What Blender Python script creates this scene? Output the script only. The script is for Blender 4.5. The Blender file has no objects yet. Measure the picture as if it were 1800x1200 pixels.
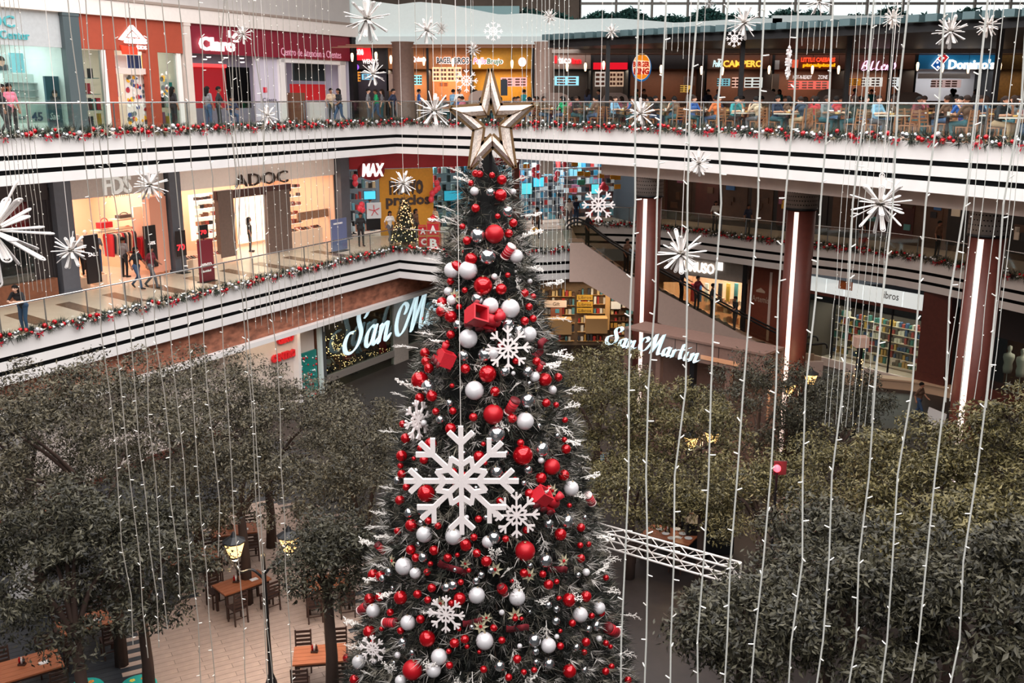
import bpy, bmesh, math, random
import numpy as np
from mathutils import Vector, Matrix, Euler
random.seed(7); RNG = np.random.default_rng(7)
SC = bpy.context.scene
COL = SC.collection

# ------------------------------------------------------------------ camera
FPX = 1755.0                       # focal length in pixels of an 1800 x 1200 frame
PITCH = math.atan(0.2438)
CZ = 13.25                         # eye height above the ground floor
cam_d = bpy.data.cameras.new('camera'); cam_d.sensor_width = 36.0; cam_d.lens = FPX / 1800.0 * 36.0
cam_d.clip_end = 300
cam = bpy.data.objects.new('camera', cam_d); COL.objects.link(cam)
cam.location = (0, 0, CZ); cam.rotation_euler = (math.pi / 2 - PITCH, 0, 0)
SC.camera = cam
# ------------------------------------------------------------------ world, skylight, exposure
w = bpy.data.worlds.new('world'); SC.world = w; w.use_nodes = True
w.node_tree.nodes['Background'].inputs[0].default_value = (0.82, 0.9, 1.0, 1)
w.node_tree.nodes['Background'].inputs[1].default_value = 0.08
def area_light(name, loc, rot, sx, sy, power, col):
    d = bpy.data.lights.new(name, 'AREA'); d.shape = 'RECTANGLE'; d.size = sx; d.size_y = sy
    d.energy = power; d.color = col
    o = bpy.data.objects.new(name, d); COL.objects.link(o); o.location = loc; o.rotation_euler = rot
    return o
# daylight falling through the glass roof of the atrium (well above the frame)
for i in range(7):
    area_light('roof_daylight', (1.0, -13 + i * 9.6, 24.0), (0, 0, 0), 34, 7.4, 5000 if i < 6 else 1100, (1.0, 0.97, 0.955))
SC.view_settings.view_transform = 'Standard'; SC.view_settings.look = 'None'
SC.view_settings.exposure = 0.0; SC.view_settings.gamma = 1.0
SC.view_settings.use_curve_mapping = False
CT, ST = math.cos(PITCH), math.sin(PITCH)

# ------------------------------------------------------------------ measuring helpers
def ray(px, py):
    u = (px - 900) / FPX; a = (py - 600) / FPX
    return Vector((u, CT - a * ST, -ST - a * CT))
def at_z(px, py, z):
    d = ray(px, py); t = (z - CZ) / d.z
    return Vector((d.x * t, d.y * t, z))
def at_y(px, py, y):
    d = ray(px, py); t = y / d.y
    return Vector((d.x * t, y, CZ + d.z * t))
def proj(p):
    y, z = p[1], p[2] - CZ
    t = y * CT - z * ST
    return (900 + FPX * p[0] / t, 600 - FPX * (z * CT + y * ST) / t)

# ------------------------------------------------------------------ materials
def lin(c):
    out = []
    for v in c[:3]:
        v = v / 255.0
        out.append(v / 12.92 if v <= 0.04045 else ((v + 0.055) / 1.055) ** 2.4)
    return (out[0], out[1], out[2], 1.0)
MATS = {}
def mat(name, col, rough=0.6, metal=0.0, var=0.0, scale=8.0, emit=0.0, ecol=None, alpha=1.0, bump=0.0,
        spec=0.5, trans=0.0, stretch=None, coat=0.0):
    if name in MATS: return MATS[name]
    m = bpy.data.materials.new(name); m.use_nodes = True
    nt = m.node_tree; b = nt.nodes['Principled BSDF']
    c = lin(col); b.inputs['Base Color'].default_value = c
    b.inputs['Roughness'].default_value = rough; b.inputs['Metallic'].default_value = metal
    b.inputs['Specular IOR Level'].default_value = spec
    if coat: b.inputs['Coat Weight'].default_value = coat
    if trans: b.inputs['Transmission Weight'].default_value = trans
    if alpha < 1: b.inputs['Alpha'].default_value = alpha
    if emit:
        b.inputs['Emission Color'].default_value = lin(ecol or col); b.inputs['Emission Strength'].default_value = emit
    if var or bump:
        tc = nt.nodes.new('ShaderNodeTexCoord'); mp = nt.nodes.new('ShaderNodeMapping')
        if stretch: mp.inputs['Scale'].default_value = stretch
        nz = nt.nodes.new('ShaderNodeTexNoise'); nz.inputs['Scale'].default_value = scale; nz.inputs['Detail'].default_value = 4
        nt.links.new(tc.outputs['Object'], mp.inputs[0]); nt.links.new(mp.outputs[0], nz.inputs['Vector'])
        if var:
            rp = nt.nodes.new('ShaderNodeValToRGB')
            rp.color_ramp.elements[0].position = 0.3; rp.color_ramp.elements[1].position = 0.72
            rp.color_ramp.elements[0].color = tuple(max(0, v * (1 - var)) for v in c[:3]) + (1,)
            rp.color_ramp.elements[1].color = tuple(min(1, v * (1 + var)) for v in c[:3]) + (1,)
            nt.links.new(nz.outputs['Fac'], rp.inputs[0]); nt.links.new(rp.outputs[0], b.inputs['Base Color'])
        if bump:
            bp = nt.nodes.new('ShaderNodeBump'); bp.inputs['Strength'].default_value = bump; bp.inputs['Distance'].default_value = 0.02
            nt.links.new(nz.outputs['Fac'], bp.inputs['Height']); nt.links.new(bp.outputs[0], b.inputs['Normal'])
    MATS[name] = m
    return m
def glow(name, col, strength):
    return mat(name, col, 0.5, emit=strength, ecol=col)

# ------------------------------------------------------------------ mesh helpers
class MB:
    def __init__(s): s.V = []; s.F = []; s.M = []
    def add(s, vs, fs, mi=0):
        n = len(s.V); s.V.extend([tuple(v) for v in vs])
        for f in fs: s.F.append(tuple(n + i for i in f)); s.M.append(mi)
        return s
    def box(s, x0, x1, y0, y1, z0, z1, mi=0):
        return s.add([(x0, y0, z0), (x1, y0, z0), (x1, y1, z0), (x0, y1, z0), (x0, y0, z1), (x1, y0, z1), (x1, y1, z1), (x0, y1, z1)],
                     [(0, 3, 2, 1), (4, 5, 6, 7), (0, 1, 5, 4), (1, 2, 6, 5), (2, 3, 7, 6), (3, 0, 4, 7)], mi)
    def obox(s, c, a, b, d, mi=0):      # centre and three half vectors
        c, a, b, d = Vector(c), Vector(a), Vector(b), Vector(d)
        vs = [c + a * i + b * j + d * k for k in (-1, 1) for j in (-1, 1) for i in (-1, 1)]
        return s.add(vs, [(0, 2, 3, 1), (4, 5, 7, 6), (0, 1, 5, 4), (1, 3, 7, 5), (3, 2, 6, 7), (2, 0, 4, 6)], mi)
    def bar(s, p, q, w, h=None, mi=0):
        p, q = Vector(p), Vector(q); d = q - p; L = d.length
        if L < 1e-6: return s
        d.normalize(); up = Vector((0, 0, 1)) if abs(d.z) < 0.95 else Vector((1, 0, 0))
        a = d.cross(up).normalized(); b = a.cross(d)
        return s.obox((p + q) / 2, d * (L / 2), a * (w / 2), b * ((h or w) / 2), mi)
    def tube(s, pts, r, n=6, mi=0, cap=True):
        pts = [Vector(p) for p in pts]; m = len(pts)
        rs = r if isinstance(r, (list, tuple)) else [r] * m
        vs = []; prev = None
        for i, p in enumerate(pts):
            d = (pts[min(i + 1, m - 1)] - pts[max(i - 1, 0)])
            if d.length < 1e-9: d = Vector((0, 0, 1))
            d.normalize()
            if prev is None:
                up = Vector((0, 0, 1)) if abs(d.z) < 0.9 else Vector((1, 0, 0)); a = d.cross(up).normalized()
            else:
                a = (prev - d * prev.dot(d)); a = a.normalized() if a.length > 1e-6 else d.orthogonal().normalized()
            prev = a; b = d.cross(a)
            for k in range(n):
                t = 2 * math.pi * k / n; vs.append(p + (a * math.cos(t) + b * math.sin(t)) * rs[i])
        fs = []
        for i in range(m - 1):
            for k in range(n):
                fs.append((i * n + k, i * n + (k + 1) % n, (i + 1) * n + (k + 1) % n, (i + 1) * n + k))
        if cap:
            fs.append(tuple(range(n - 1, -1, -1))); fs.append(tuple((m - 1) * n + k for k in range(n)))
        return s.add(vs, fs, mi)
    def lathe(s, prof, c=(0, 0, 0), n=12, mi=0):
        vs = []; m = len(prof)
        for r, z in prof:
            for k in range(n):
                t = 2 * math.pi * k / n; vs.append((c[0] + r * math.cos(t), c[1] + r * math.sin(t), c[2] + z))
        fs = [(i * n + k, i * n + (k + 1) % n, (i + 1) * n + (k + 1) % n, (i + 1) * n + k) for i in range(m - 1) for k in range(n)]
        if prof[0][0] > 1e-5: fs.append(tuple(range(n - 1, -1, -1)))
        if prof[-1][0] > 1e-5: fs.append(tuple((m - 1) * n + k for k in range(n)))
        return s.add(vs, fs, mi)
    def ball(s, c, r, n=10, m=7, mi=0, sc=(1, 1, 1)):
        vs = [(c[0], c[1], c[2] + r * sc[2])]; fs = []
        for i in range(1, m):
            a = math.pi * i / m
            for k in range(n):
                t = 2 * math.pi * k / n
                vs.append((c[0] + r * sc[0] * math.sin(a) * math.cos(t), c[1] + r * sc[1] * math.sin(a) * math.sin(t), c[2] + r * sc[2] * math.cos(a)))
        vs.append((c[0], c[1], c[2] - r * sc[2])); last = len(vs) - 1
        for k in range(n): fs.append((0, 1 + k, 1 + (k + 1) % n))
        for i in range(m - 2):
            for k in range(n):
                fs.append((1 + i * n + k, 1 + (i + 1) * n + k, 1 + (i + 1) * n + (k + 1) % n, 1 + i * n + (k + 1) % n))
        for k in range(n): fs.append((last, 1 + (m - 2) * n + (k + 1) % n, 1 + (m - 2) * n + k))
        return s.add(vs, fs, mi)
    def prism(s, poly, off, mi=0):      # a planar polygon (list of 3-d points) and an offset vector
        n = len(poly); off = Vector(off); a = [Vector(p) for p in poly]
        fs = [tuple(range(n - 1, -1, -1)), tuple(range(n, 2 * n))] + [(i, (i + 1) % n, n + (i + 1) % n, n + i) for i in range(n)]
        return s.add(a + [p + off for p in a], fs, mi)
    def quad(s, a, b, c, d, mi=0): return s.add([a, b, c, d], [(0, 1, 2, 3)], mi)
    def mesh(s, name, mats, origin=(0, 0, 0), smooth=False):
        me = bpy.data.meshes.new(name)
        o = Vector(origin)
        me.from_pydata([(v[0] - o.x, v[1] - o.y, v[2] - o.z) for v in s.V], [], s.F)
        for m in (mats if isinstance(mats, (list, tuple)) else [mats]): me.materials.append(m)
        if any(s.M): me.polygons.foreach_set('material_index', s.M)
        if smooth: me.polygons.foreach_set('use_smooth', [True] * len(s.F))
        me.update()
        return me
    def build(s, name, mats, parent=None, smooth=False, origin=None):
        # vertices are in world space (or in the parent's space when the parent stands at the origin)
        if parent is not None:
            pl = Vector(parent.get('_w', (0, 0, 0)))
            o = Vector(pl)
        else:
            o = Vector(origin) if origin is not None else s.base()
        ob = bpy.data.objects.new(name, s.mesh(name, mats, o, smooth)); COL.objects.link(ob)
        if parent is not None: ob.parent = parent; ob['_w'] = tuple(o)
        else: ob.location = o; ob['_w'] = tuple(o)
        return ob
    def base(s):
        a = np.array(s.V); mn, mx = a.min(0), a.max(0)
        return Vector(((mn[0] + mx[0]) / 2, (mn[1] + mx[1]) / 2, mn[2]))
def tag(o, label=None, cat=None, group=None, kind=None):
    if label: o['label'] = label
    if cat: o['category'] = cat
    if group: o['group'] = group
    if kind: o['kind'] = kind
    return o
def thing(name, label, cat, loc=(0, 0, 0), group=None, rz=0.0):
    o = bpy.data.objects.new(name, None); COL.objects.link(o)
    o.empty_display_size = 0.1
    o.location = loc; o.rotation_euler = (0, 0, rz); o['_w'] = tuple(loc)
    return tag(o, label, cat, group)
def structure(o): o['kind'] = 'structure'; return o
def link_copy(src, name=None, parent=None):
    c = src.copy(); COL.objects.link(c)
    if parent is not None: c.parent = parent
    return c
KIDS = {}
def copy_tree(o, parent=None, top=True):
    c = o.copy(); COL.objects.link(c)
    if parent is not None: c.parent = parent
    for ch in o.children: copy_tree(ch, c)
    return c
def inst(name, mesh, loc, parent=None, rot=None, scale=None):
    o = bpy.data.objects.new(name, mesh); COL.objects.link(o)
    o.location = Vector(loc) - Vector(parent.get('_w', (0, 0, 0))) if parent is not None else loc
    if rot is not None: o.rotation_euler = rot
    if scale is not None: o.scale = (scale,) * 3 if isinstance(scale, (int, float)) else scale
    if parent is not None: o.parent = parent
    return o
ORD = ['first', 'second', 'third', 'fourth', 'fifth', 'sixth', 'seventh', 'eighth', 'ninth', 'tenth', 'eleventh', 'twelfth',
       'thirteenth', 'fourteenth', 'fifteenth', 'sixteenth', 'seventeenth', 'eighteenth', 'nineteenth', 'twentieth']

# ------------------------------------------------------------------ lettering
_txt = {}
def text_obj(name, s, m, parent, o, u, v, width, height, depth=0.06, shear=0.0, bold=0.0, align='L', squash=True):
    """lettering lying in the plane (u, v) with its lower-left corner at o, fitted to width x height"""
    cu = bpy.data.curves.new('lettering', 'FONT'); cu.body = s; cu.size = 1; cu.shear = shear; cu.offset = bold
    cu.resolution_u = 2
    tmp = bpy.data.objects.new('tmp', cu); me0 = bpy.data.meshes.new_from_object(tmp)
    bpy.data.objects.remove(tmp); bpy.data.curves.remove(cu)
    a = np.empty(len(me0.vertices) * 3); me0.vertices.foreach_get('co', a); a = a.reshape(-1, 3)
    fs = [tuple(p.vertices) for p in me0.polygons]; bpy.data.meshes.remove(me0)
    mn, mx = a.min(0), a.max(0); a = (a - mn) / np.maximum(mx - mn, 1e-6)
    u = Vector(u).normalized(); v = Vector(v).normalized(); n = u.cross(v).normalized(); o = Vector(o)
    b = MB(); N = len(a)
    front = [o + u * (p[0] * width) + v * (p[1] * height) + n * depth for p in a]
    back = [o + u * (p[0] * width) + v * (p[1] * height) for p in a]
    b.V = [tuple(p) for p in front + back]; b.F = list(fs); b.M = [0] * len(fs)
    cnt = {}
    for f in fs:
        for i in range(len(f)):
            e = (f[i], f[(i + 1) % len(f)])
            cnt[e] = 1
    for (i, j) in list(cnt):
        if (j, i) not in cnt: b.F.append((j, i, i + N, j + N)); b.M.append(0)
    return b.build(name, m, parent)
def spline(pts, k=8, closed=False):
    P = [Vector(p) for p in pts]; out = []; n = len(P)
    rng = range(n if closed else n - 1)
    for i in rng:
        p0 = P[(i - 1) % n] if closed else P[max(i - 1, 0)]; p1 = P[i]; p2 = P[(i + 1) % n]
        p3 = P[(i + 2) % n] if closed else P[min(i + 2, n - 1)]
        for j in range(k):
            t = j / k
            out.append(0.5 * ((2 * p1) + (p2 - p0) * t + (2 * p0 - 5 * p1 + 4 * p2 - p3) * t * t + (3 * p1 - p0 - 3 * p2 + p3) * t ** 3))
    if not closed: out.append(P[-1])
    return out
def pen_letters(name, strokes, m, parent, o, u, v, scale, depth=0.08, nib=(0.085, 0.06), slant=0.35):
    """broad-nib script lettering: every stroke is swept by a slanted nib"""
    u = Vector(u).normalized(); v = Vector(v).normalized(); n = u.cross(v).normalized(); o = Vector(o); b = MB()
    W = lambda x, y, d: o + u * ((x + slant * y) * scale) + v * (y * scale) + n * d
    for st in strokes:
        p = spline([(x, y, 0) for x, y in st], 6)
        for d in (0, depth):
            q = []
            for s in p:
                q.append(W(s.x, s.y, d)); q.append(W(s.x + nib[0], s.y + nib[1], d))
            fs = [(2 * i, 2 * i + 1, 2 * i + 3, 2 * i + 2) for i in range(len(p) - 1)]
            b.add(q, fs)
        # side walls
        for k in (0, 1):
            q = []
            for s in p:
                x, y = s.x + nib[0] * k, s.y + nib[1] * k
                q.append(W(x, y, 0)); q.append(W(x, y, depth))
            b.add(q, [(2 * i, 2 * i + 1, 2 * i + 3, 2 * i + 2) for i in range(len(p) - 1)])
    return b.build(name, m, parent)

# ================================================================== STRUCTURE
M_white = mat('white_paint', (226, 221, 219), 0.45, var=0.03, scale=1.5)
M_black = mat('black_recess', (6, 7, 8), 0.9, spec=0.1)
M_cream = mat('cream_plaster', (206, 192, 184), 0.7, var=0.05, scale=2)
M_grey = mat('grey_plaster', (184, 177, 173), 0.75, var=0.04, scale=2)
M_tilefl = mat('polished_floor', (214, 190, 172), 0.22, var=0.05, scale=3)
M_tiledk = mat('brown_floor_tile', (122, 92, 74), 0.25, var=0.15, scale=4)
M_woodfl = mat('dark_wood_floor', (38, 30, 28), 0.5, var=0.2, scale=5)
M_steel = mat('brushed_steel', (190, 192, 192), 0.25, 0.9, var=0.05, scale=20)
M_dark = mat('dark_metal', (24, 24, 27), 0.45, 0.3, var=0.2, scale=6)
M_brown = mat('brown_cladding', (92, 42, 32), 0.5, var=0.12, scale=6)
M_beige = mat('beige_panel', (222, 202, 192), 0.6, var=0.05, scale=3)
M_pillar = mat('slate_pillar', (84, 88, 96), 0.55, var=0.08, scale=4)
M_rustic = mat('rusty_stone_band', (150, 94, 72), 0.8, var=0.5, scale=2.2, bump=0.3, stretch=(1, 1, 2.2))
def glass_mat(name, tint, alpha, rough=0.03):
    if name in MATS: return MATS[name]
    m = bpy.data.materials.new(name); m.use_nodes = True; nt = m.node_tree; nt.nodes.clear()
    out = nt.nodes.new('ShaderNodeOutputMaterial'); mx = nt.nodes.new('ShaderNodeMixShader')
    tr = nt.nodes.new('ShaderNodeBsdfTransparent'); tr.inputs[0].default_value = lin(tint)
    gl = nt.nodes.new('ShaderNodeBsdfGlossy'); gl.inputs['Roughness'].default_value = rough
    gl.inputs[0].default_value = (0.9, 0.95, 0.95, 1)
    mx.inputs[0].default_value = alpha
    nt.links.new(tr.outputs[0], mx.inputs[1]); nt.links.new(gl.outputs[0], mx.inputs[2]); nt.links.new(mx.outputs[0], out.inputs[0])
    MATS[name] = m; return m
M_glass = glass_mat('clear_glass', (243, 250, 248), 0.05)
M_glassdk = glass_mat('shop_glass', (215, 225, 222), 0.07)

def offset(path, d):
    out = []; n = len(path)
    for i in range(n):
        a = Vector(path[max(i - 1, 0)]); b = Vector(path[i]); c = Vector(path[min(i + 1, n - 1)])
        d1 = (b - a); d2 = (c - b)
        if d1.length < 1e-6: d1 = d2
        if d2.length < 1e-6: d2 = d1
        d1.normalize(); d2.normalize()
        n1 = Vector((-d1.y, d1.x)); n2 = Vector((-d2.y, d2.x)); m = (n1 + n2)
        m = m / max(0.3, m.dot(n1))
        out.append(b + m * d)
    return out
def curve2(pts, k=6):
    return [Vector((p.x, p.y)) for p in spline([(x, y, 0) for x, y in pts], k)]
def sweep(b, path, o0, o1, z0, z1, mi=0):
    A, B = offset(path, o0), offset(path, o1); n = len(path)
    vs = []
    for p, q in zip(A, B): vs += [(p.x, p.y, z0), (q.x, q.y, z0), (q.x, q.y, z1), (p.x, p.y, z1)]
    fs = []
    for i in range(n - 1):
        for k in range(4): fs.append((4 * i + k, 4 * i + (k + 1) % 4, 4 * (i + 1) + (k + 1) % 4, 4 * (i + 1) + k))
    fs += [(3, 2, 1, 0), tuple(4 * (n - 1) + k for k in range(4))]
    return b.add(vs, fs, mi)
def arclen(path):
    s = [0.0]
    for i in range(1, len(path)): s.append(s[-1] + (Vector(path[i]) - Vector(path[i - 1])).length)
    return s
def along(path, s):
    L = arclen(path); s = min(max(s, 0), L[-1] - 1e-6)
    for i in range(1, len(path)):
        if s <= L[i]:
            t = (s - L[i - 1]) / (L[i] - L[i - 1]); a, b = Vector(path[i - 1]), Vector(path[i]); d = (b - a).normalized()
            return a + (b - a) * t, d, Vector((-d.y, d.x))

CORNER = Vector((-5.5, 48.3)); DL = Vector((0.468, 0.884)).normalized(); NL = Vector((-DL.y, DL.x))
LEFT_EDGE = [CORNER - DL * 40, CORNER - DL * 26, CORNER - DL * 13, CORNER]
R3 = curve2([(-5.5, 48.3), (-1.8, 45.8), (0.6, 43.4), (4.7, 39.0), (8.4, 33.4), (12.9, 25.7), (17.5, 17.0)], 5)
EDGE3 = LEFT_EDGE + R3[1:]
EDGE2L = LEFT_EDGE + curve2([(-5.5, 48.3), (-3.2, 47.0), (-1, 46.9), (2.9, 48.0)], 4)[1:]
EDGE2R = curve2([(2.6, 58.4), (7.0, 57.7), (8.6, 56.3), (13.2, 51.2), (18.0, 46.2), (20.8, 40.2), (24.0, 32.5)], 5)
Z1, Z2, Z3 = 0.0, 6.0, 12.0

def fascia(name, path, ztop, h=1.38):
    root = thing(name, None, None, (path[0].x, path[0].y, ztop - h)); structure(root)
    for k, (f0, f1, o0, m) in enumerate([(0, .36, 0, 'w'), (.36, .465, .03, 'b'), (.465, .67, 0.0, 'w'), (.67, .775, .03, 'b'), (.775, 1, 0.0, 'w')]):
        b = MB(); sweep(b, path, o0, 0.3, ztop - f1 * h, ztop - f0 * h)
        b.build('fascia_band' if m == 'w' else 'shadow_gap', M_white if m == 'w' else M_black, root)
    return root
fascia('trim_1', EDGE3, Z3 + 0.07)
fascia('trim_2', EDGE2L, Z2 + 0.07)
fascia('trim_3', EDGE2R, Z2 + 0.07)

def strip_slab(name, front, back, z0, z1, m, mtop=None):
    b = MB(); n = len(front); vs = []
    for p, q in zip(front, back): vs += [(p[0], p[1], z0), (q[0], q[1], z0), (q[0], q[1], z1), (p[0], p[1], z1)]
    for i in range(n - 1):
        pass
    fs = []; ms = []
    for i in range(n - 1):
        for k in range(4):
            fs.append((4 * i + k, 4 * i + (k + 1) % 4, 4 * (i + 1) + (k + 1) % 4, 4 * (i + 1) + k)); ms.append(1 if k == 2 else 0)
    fs += [(3, 2, 1, 0), tuple(4 * (n - 1) + k for k in range(4))]; ms += [0, 0]
    b.add(vs, fs); b.M = ms
    return structure(b.build(name, [m, mtop or m]))
# floors of the upper galleries
o3 = offset(EDGE3, 0.28)
nl = len(LEFT_EDGE)
back3 = [p + NL * 13 for p in LEFT_EDGE[:-1]] + [Vector((-14.5, 62))]
rr = len(EDGE3) - nl
back3 += [Vector((-14.5 + (34 + 14.5) * (i + 1) / rr, 62)) for i in range(rr)]
strip_slab('floor_2', o3, back3, Z3 - 0.9, Z3, M_cream, M_tilefl)
o2 = offset(EDGE2L, 0.28); back2 = [p + NL * 13 for p in LEFT_EDGE[:-1]] + [Vector((-16, 66))]
rr = len(EDGE2L) - nl
back2 += [Vector((-16 + (3.2 + 16) * (i + 1) / rr, 66)) for i in range(rr)]
strip_slab('floor_1', o2, back2, Z2 - 0.9, Z2, M_cream, M_tilefl)
o2r = offset(EDGE2R, 0.28)
back2r = [Vector((3.2 + 33 * i / (len(EDGE2R) - 1), 67)) for i in range(len(EDGE2R))]
strip_slab('floor_3', o2r, back2r, Z2 - 0.9, Z2, M_cream, M_tilefl)
# brown tile stripes laid in the walkway of the middle floor
fl = bpy.data.objects['floor_1']
for k in range(11):
    c = CORNER - DL * (2.2 + 2.05 * k) + NL * 2.5
    b = MB(); b.obox((c.x, c.y, Z2 + 0.004), (DL * 0.30).to_3d(), (NL * 1.15 + DL * 0.25).to_3d(), (0, 0, 0.004))
    b.build('floor_tile', M_tiledk, fl)
# ring beam under the upper floor (right side)
R3b = [p for p in R3 if p.x > 2.6]
b = MB(); sweep(b, R3b, 0.9, 1.5, 10.2, 11.1); structure(b.build('trim_4', M_beige))
# ground floor: stone paving on the left, dark timber towards the right
b = MB(); b.box(-40, 45, -4, 72, -0.3, 0); structure(b.build('floor', M_woodfl))
b = MB()
poly = [(-16, 6), (-3.3, 6), (-2.6, 20), (-5.5, 32), (-9, 38), (-16, 32)]
patch = [tuple(at_z(x, y, 0)[:2]) for x, y in ((262, 1260), (215, 1125), (330, 1040), (365, 905), (470, 880), (585, 905), (640, 1000), (660, 1260))]
pm = MB()
M_pave = mat('pale_paving', (172, 148, 134), 0.6, var=0.12, scale=3)
M_slate_shade = mat('slate_and_shade_floor', (40, 43, 48), 0.5, var=0.15, scale=3)  # slate at far left; its darkness also stands for shade under the trees
def in_poly(x, y, P):
    c = False; j = len(P) - 1
    for i in range(len(P)):
        if (P[i][1] > y) != (P[j][1] > y) and x < (P[j][0] - P[i][0]) * (y - P[i][1]) / (P[j][1] - P[i][1]) + P[i][0]: c = not c
        j = i
    return c
gf = bpy.data.objects['floor']
plank = MB(); plank.box(-0.595, 0.595, -0.095, 0.095, 0.0, 0.008)
pmesh = plank.mesh('paving_plank', M_pave)
slab_ = MB(); slab_.box(-0.595, 0.595, -0.095, 0.095, 0.0, 0.008); smesh = slab_.mesh('slate_plank', M_slate_shade)
cnt = 0; rest = MB(); rest2 = MB()
cells = []
ang = math.radians(28); ca, sa = math.cos(ang), math.sin(ang)
for i in range(-30, 30):
    for j in range(-90, 90):
        lx, ly = i * 1.2 + (0.6 if j % 2 else 0), j * 0.2
        x, y = -7 + lx * ca - ly * sa, 22 + lx * sa + ly * ca
        if not in_poly(x, y, poly): continue
        p = proj((x, y, 0))
        vis = 0 < p[0] < 660 and 930 < p[1] < 1215 and in_poly(x, y, patch)
        cells.append((0 if vis else 1, y, x, p[0] < 130 and True))
cells.sort()
for k, (v, y, x, left) in enumerate(cells):
    left = not in_poly(x, y, patch)
    if k < 300 and v == 0:
        inst('paving_plank', pmesh, (x, y, 0.0), gf, (0, 0, ang))
    else:
        (rest2 if left else rest).obox((x, y, 0.004), (0.595 * ca, 0.595 * sa, 0), (-0.095 * sa, 0.095 * ca, 0), (0, 0, 0.004))
for r_, m_, nm in ((rest, M_pave, 'far_paving'), (rest2, M_slate_shade, 'slate_and_shade_paving')):
    if r_.V: o = r_.build(nm, m_, gf); o['kind'] = 'stuff'
# perforated column heads and clad columns
def column(px, py, Y, n, label):
    p = at_y(px, py, Y); r = 0.5
    root = thing('column', label, 'column', (p.x, p.y, 0))
    b = MB(); b.lathe([(r, 0), (r, 9.45)], (p.x, p.y, 0), 28); b.build('shaft', M_brown, root, True)
    b = MB(); b.lathe([(r + .05, 9.45), (r + .05, 10.9)], (p.x, p.y, 0), 28); hd = b.build('perforated_head', mat('perforated_metal', (150, 138, 132), 0.5, 0.4), root, True)
    b = MB(); b.lathe([(r + .06, 9.40), (r + .06, 9.47)], (p.x, p.y, 0), 28); b.build('collar', M_dark, root, True)
    # holes of the perforated head: small dark discs
    h = MB()
    for row in range(9):
        for k in range(36):
            t = 2 * math.pi * (k + 0.5 * (row % 2)) / 36
            c = Vector((p.x + (r + .052) * math.cos(t), p.y + (r + .052) * math.sin(t), 9.6 + row * 0.145))
            e = Vector((-math.sin(t), math.cos(t), 0)); q = []
            for m in range(6):
                a = m * math.pi / 3; q.append(c + e * 0.022 * math.cos(a) + Vector((0, 0, 0.022 * math.sin(a))))
            h.add(q, [tuple(range(6))])
    o = h.build('perforations', M_black, hd); o['kind'] = 'stuff'
    # glowing light strip recessed in the shaft, on the side facing the atrium
    view = Vector((-p.x, -p.y)).normalized(); a0 = math.atan2(view.y, view.x) - math.radians(18)
    c = Vector((p.x + r * 1.0 * math.cos(a0), p.y + r * 1.0 * math.sin(a0), 0)); e = Vector((-math.sin(a0), math.cos(a0), 0)); nn = Vector((math.cos(a0), math.sin(a0), 0))
    b = MB(); b.obox((c.x, c.y, 4.9), e * 0.075, nn * 0.03, (0, 0, 4.45)); b.build('light_strip', glow('column_light', (255, 226, 214), 1.15), root)
    return p
column(1138, 460, 40.4, 1, 'brown clad column with glowing strip beside the escalator')
column(1400, 500, 35.6, 2, 'brown clad column with glowing strip, middle of the three perforated ones')
column(1722, 540, 28.6, 3, 'rightmost brown column with perforated grey head and glowing strip')

# ---- glass balustrades
def balustrade(name, path, z, label, step=1.55, h=1.03, post=True, off=0.12, group=None):
    L = arclen(path)[-1]; P0 = along(path, 0)[0]
    root = thing(name, label, 'railing', (P0.x, P0.y, z), group)
    pp = offset(path, off)
    b = MB(); b.tube([(p.x, p.y, z + h) for p in pp], 0.028, 8); b.build('handrail', M_steel, root, True)
    n = max(1, int(L / step)); s = [L * i / n for i in range(n + 1)]
    for i in range(n):
        a, d, nn = along(path, s[i] + 0.03); c, d2, n2 = along(path, s[i + 1] - 0.03)
        a = a + nn * off; c = c + n2 * off
        b = MB(); v = Vector((c.x - a.x, c.y - a.y, 0)); m = (Vector((a.x, a.y, 0)) + Vector((c.x, c.y, 0))) / 2
        b.obox((m.x, m.y, z + 0.09 + (h - 0.12) / 2), v / 2, (v.normalized().cross(Vector((0, 0, 1)))) * 0.006, (0, 0, (h - 0.16) / 2))
        b.build('glass_pane', M_glass, root)
    for i in range(0, n + 1):
        a, d, nn = along(path, s[i]); a = a + nn * off
        b = MB(); b.bar((a.x, a.y, z), (a.x, a.y, z + h), 0.025, 0.04); b.build('post', M_steel, root)
    return root
# unseen fill lights added under the slabs: over the middle floor walkway and over the shaded right side
c = CORNER - DL * 12 + NL * 2.4
area_light('walkway_fill', (c.x, c.y, 10.95), (0, 0, math.atan2(DL.y, DL.x)), 26, 1.2, 420, (1, .93, .87))
c = Vector((-1.5, 51.0)); area_light('landing_fill', (c.x, c.y, 10.9), (0, 0, 0), 7, 2, 160, (1, .95, .9))
for (x, y) in ((9.5, 46.0), (14.5, 41.5), (18.5, 35.0)):
    area_light('soffit_fill', (x, y, 10.85), (0, 0, -.9), 5.0, 1.5, 150, (1, .82, .72))
balustrade('glass_balustrade', EDGE3[1:nl], Z3 + .07, 'glass balustrade with steel handrail, top floor in front of the shops')
balustrade('glass_balustrade', R3, Z3 + .07, 'long curved glass balustrade with steel handrail in front of food court')
balustrade('glass_balustrade', EDGE2L[1:], Z2 + .07, 'glass balustrade with steel handrail along the middle floor walkway')
balustrade('glass_balustrade', EDGE2R[3:], Z2 + .07, 'shaded glass balustrade on middle floor behind the brown columns')

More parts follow.
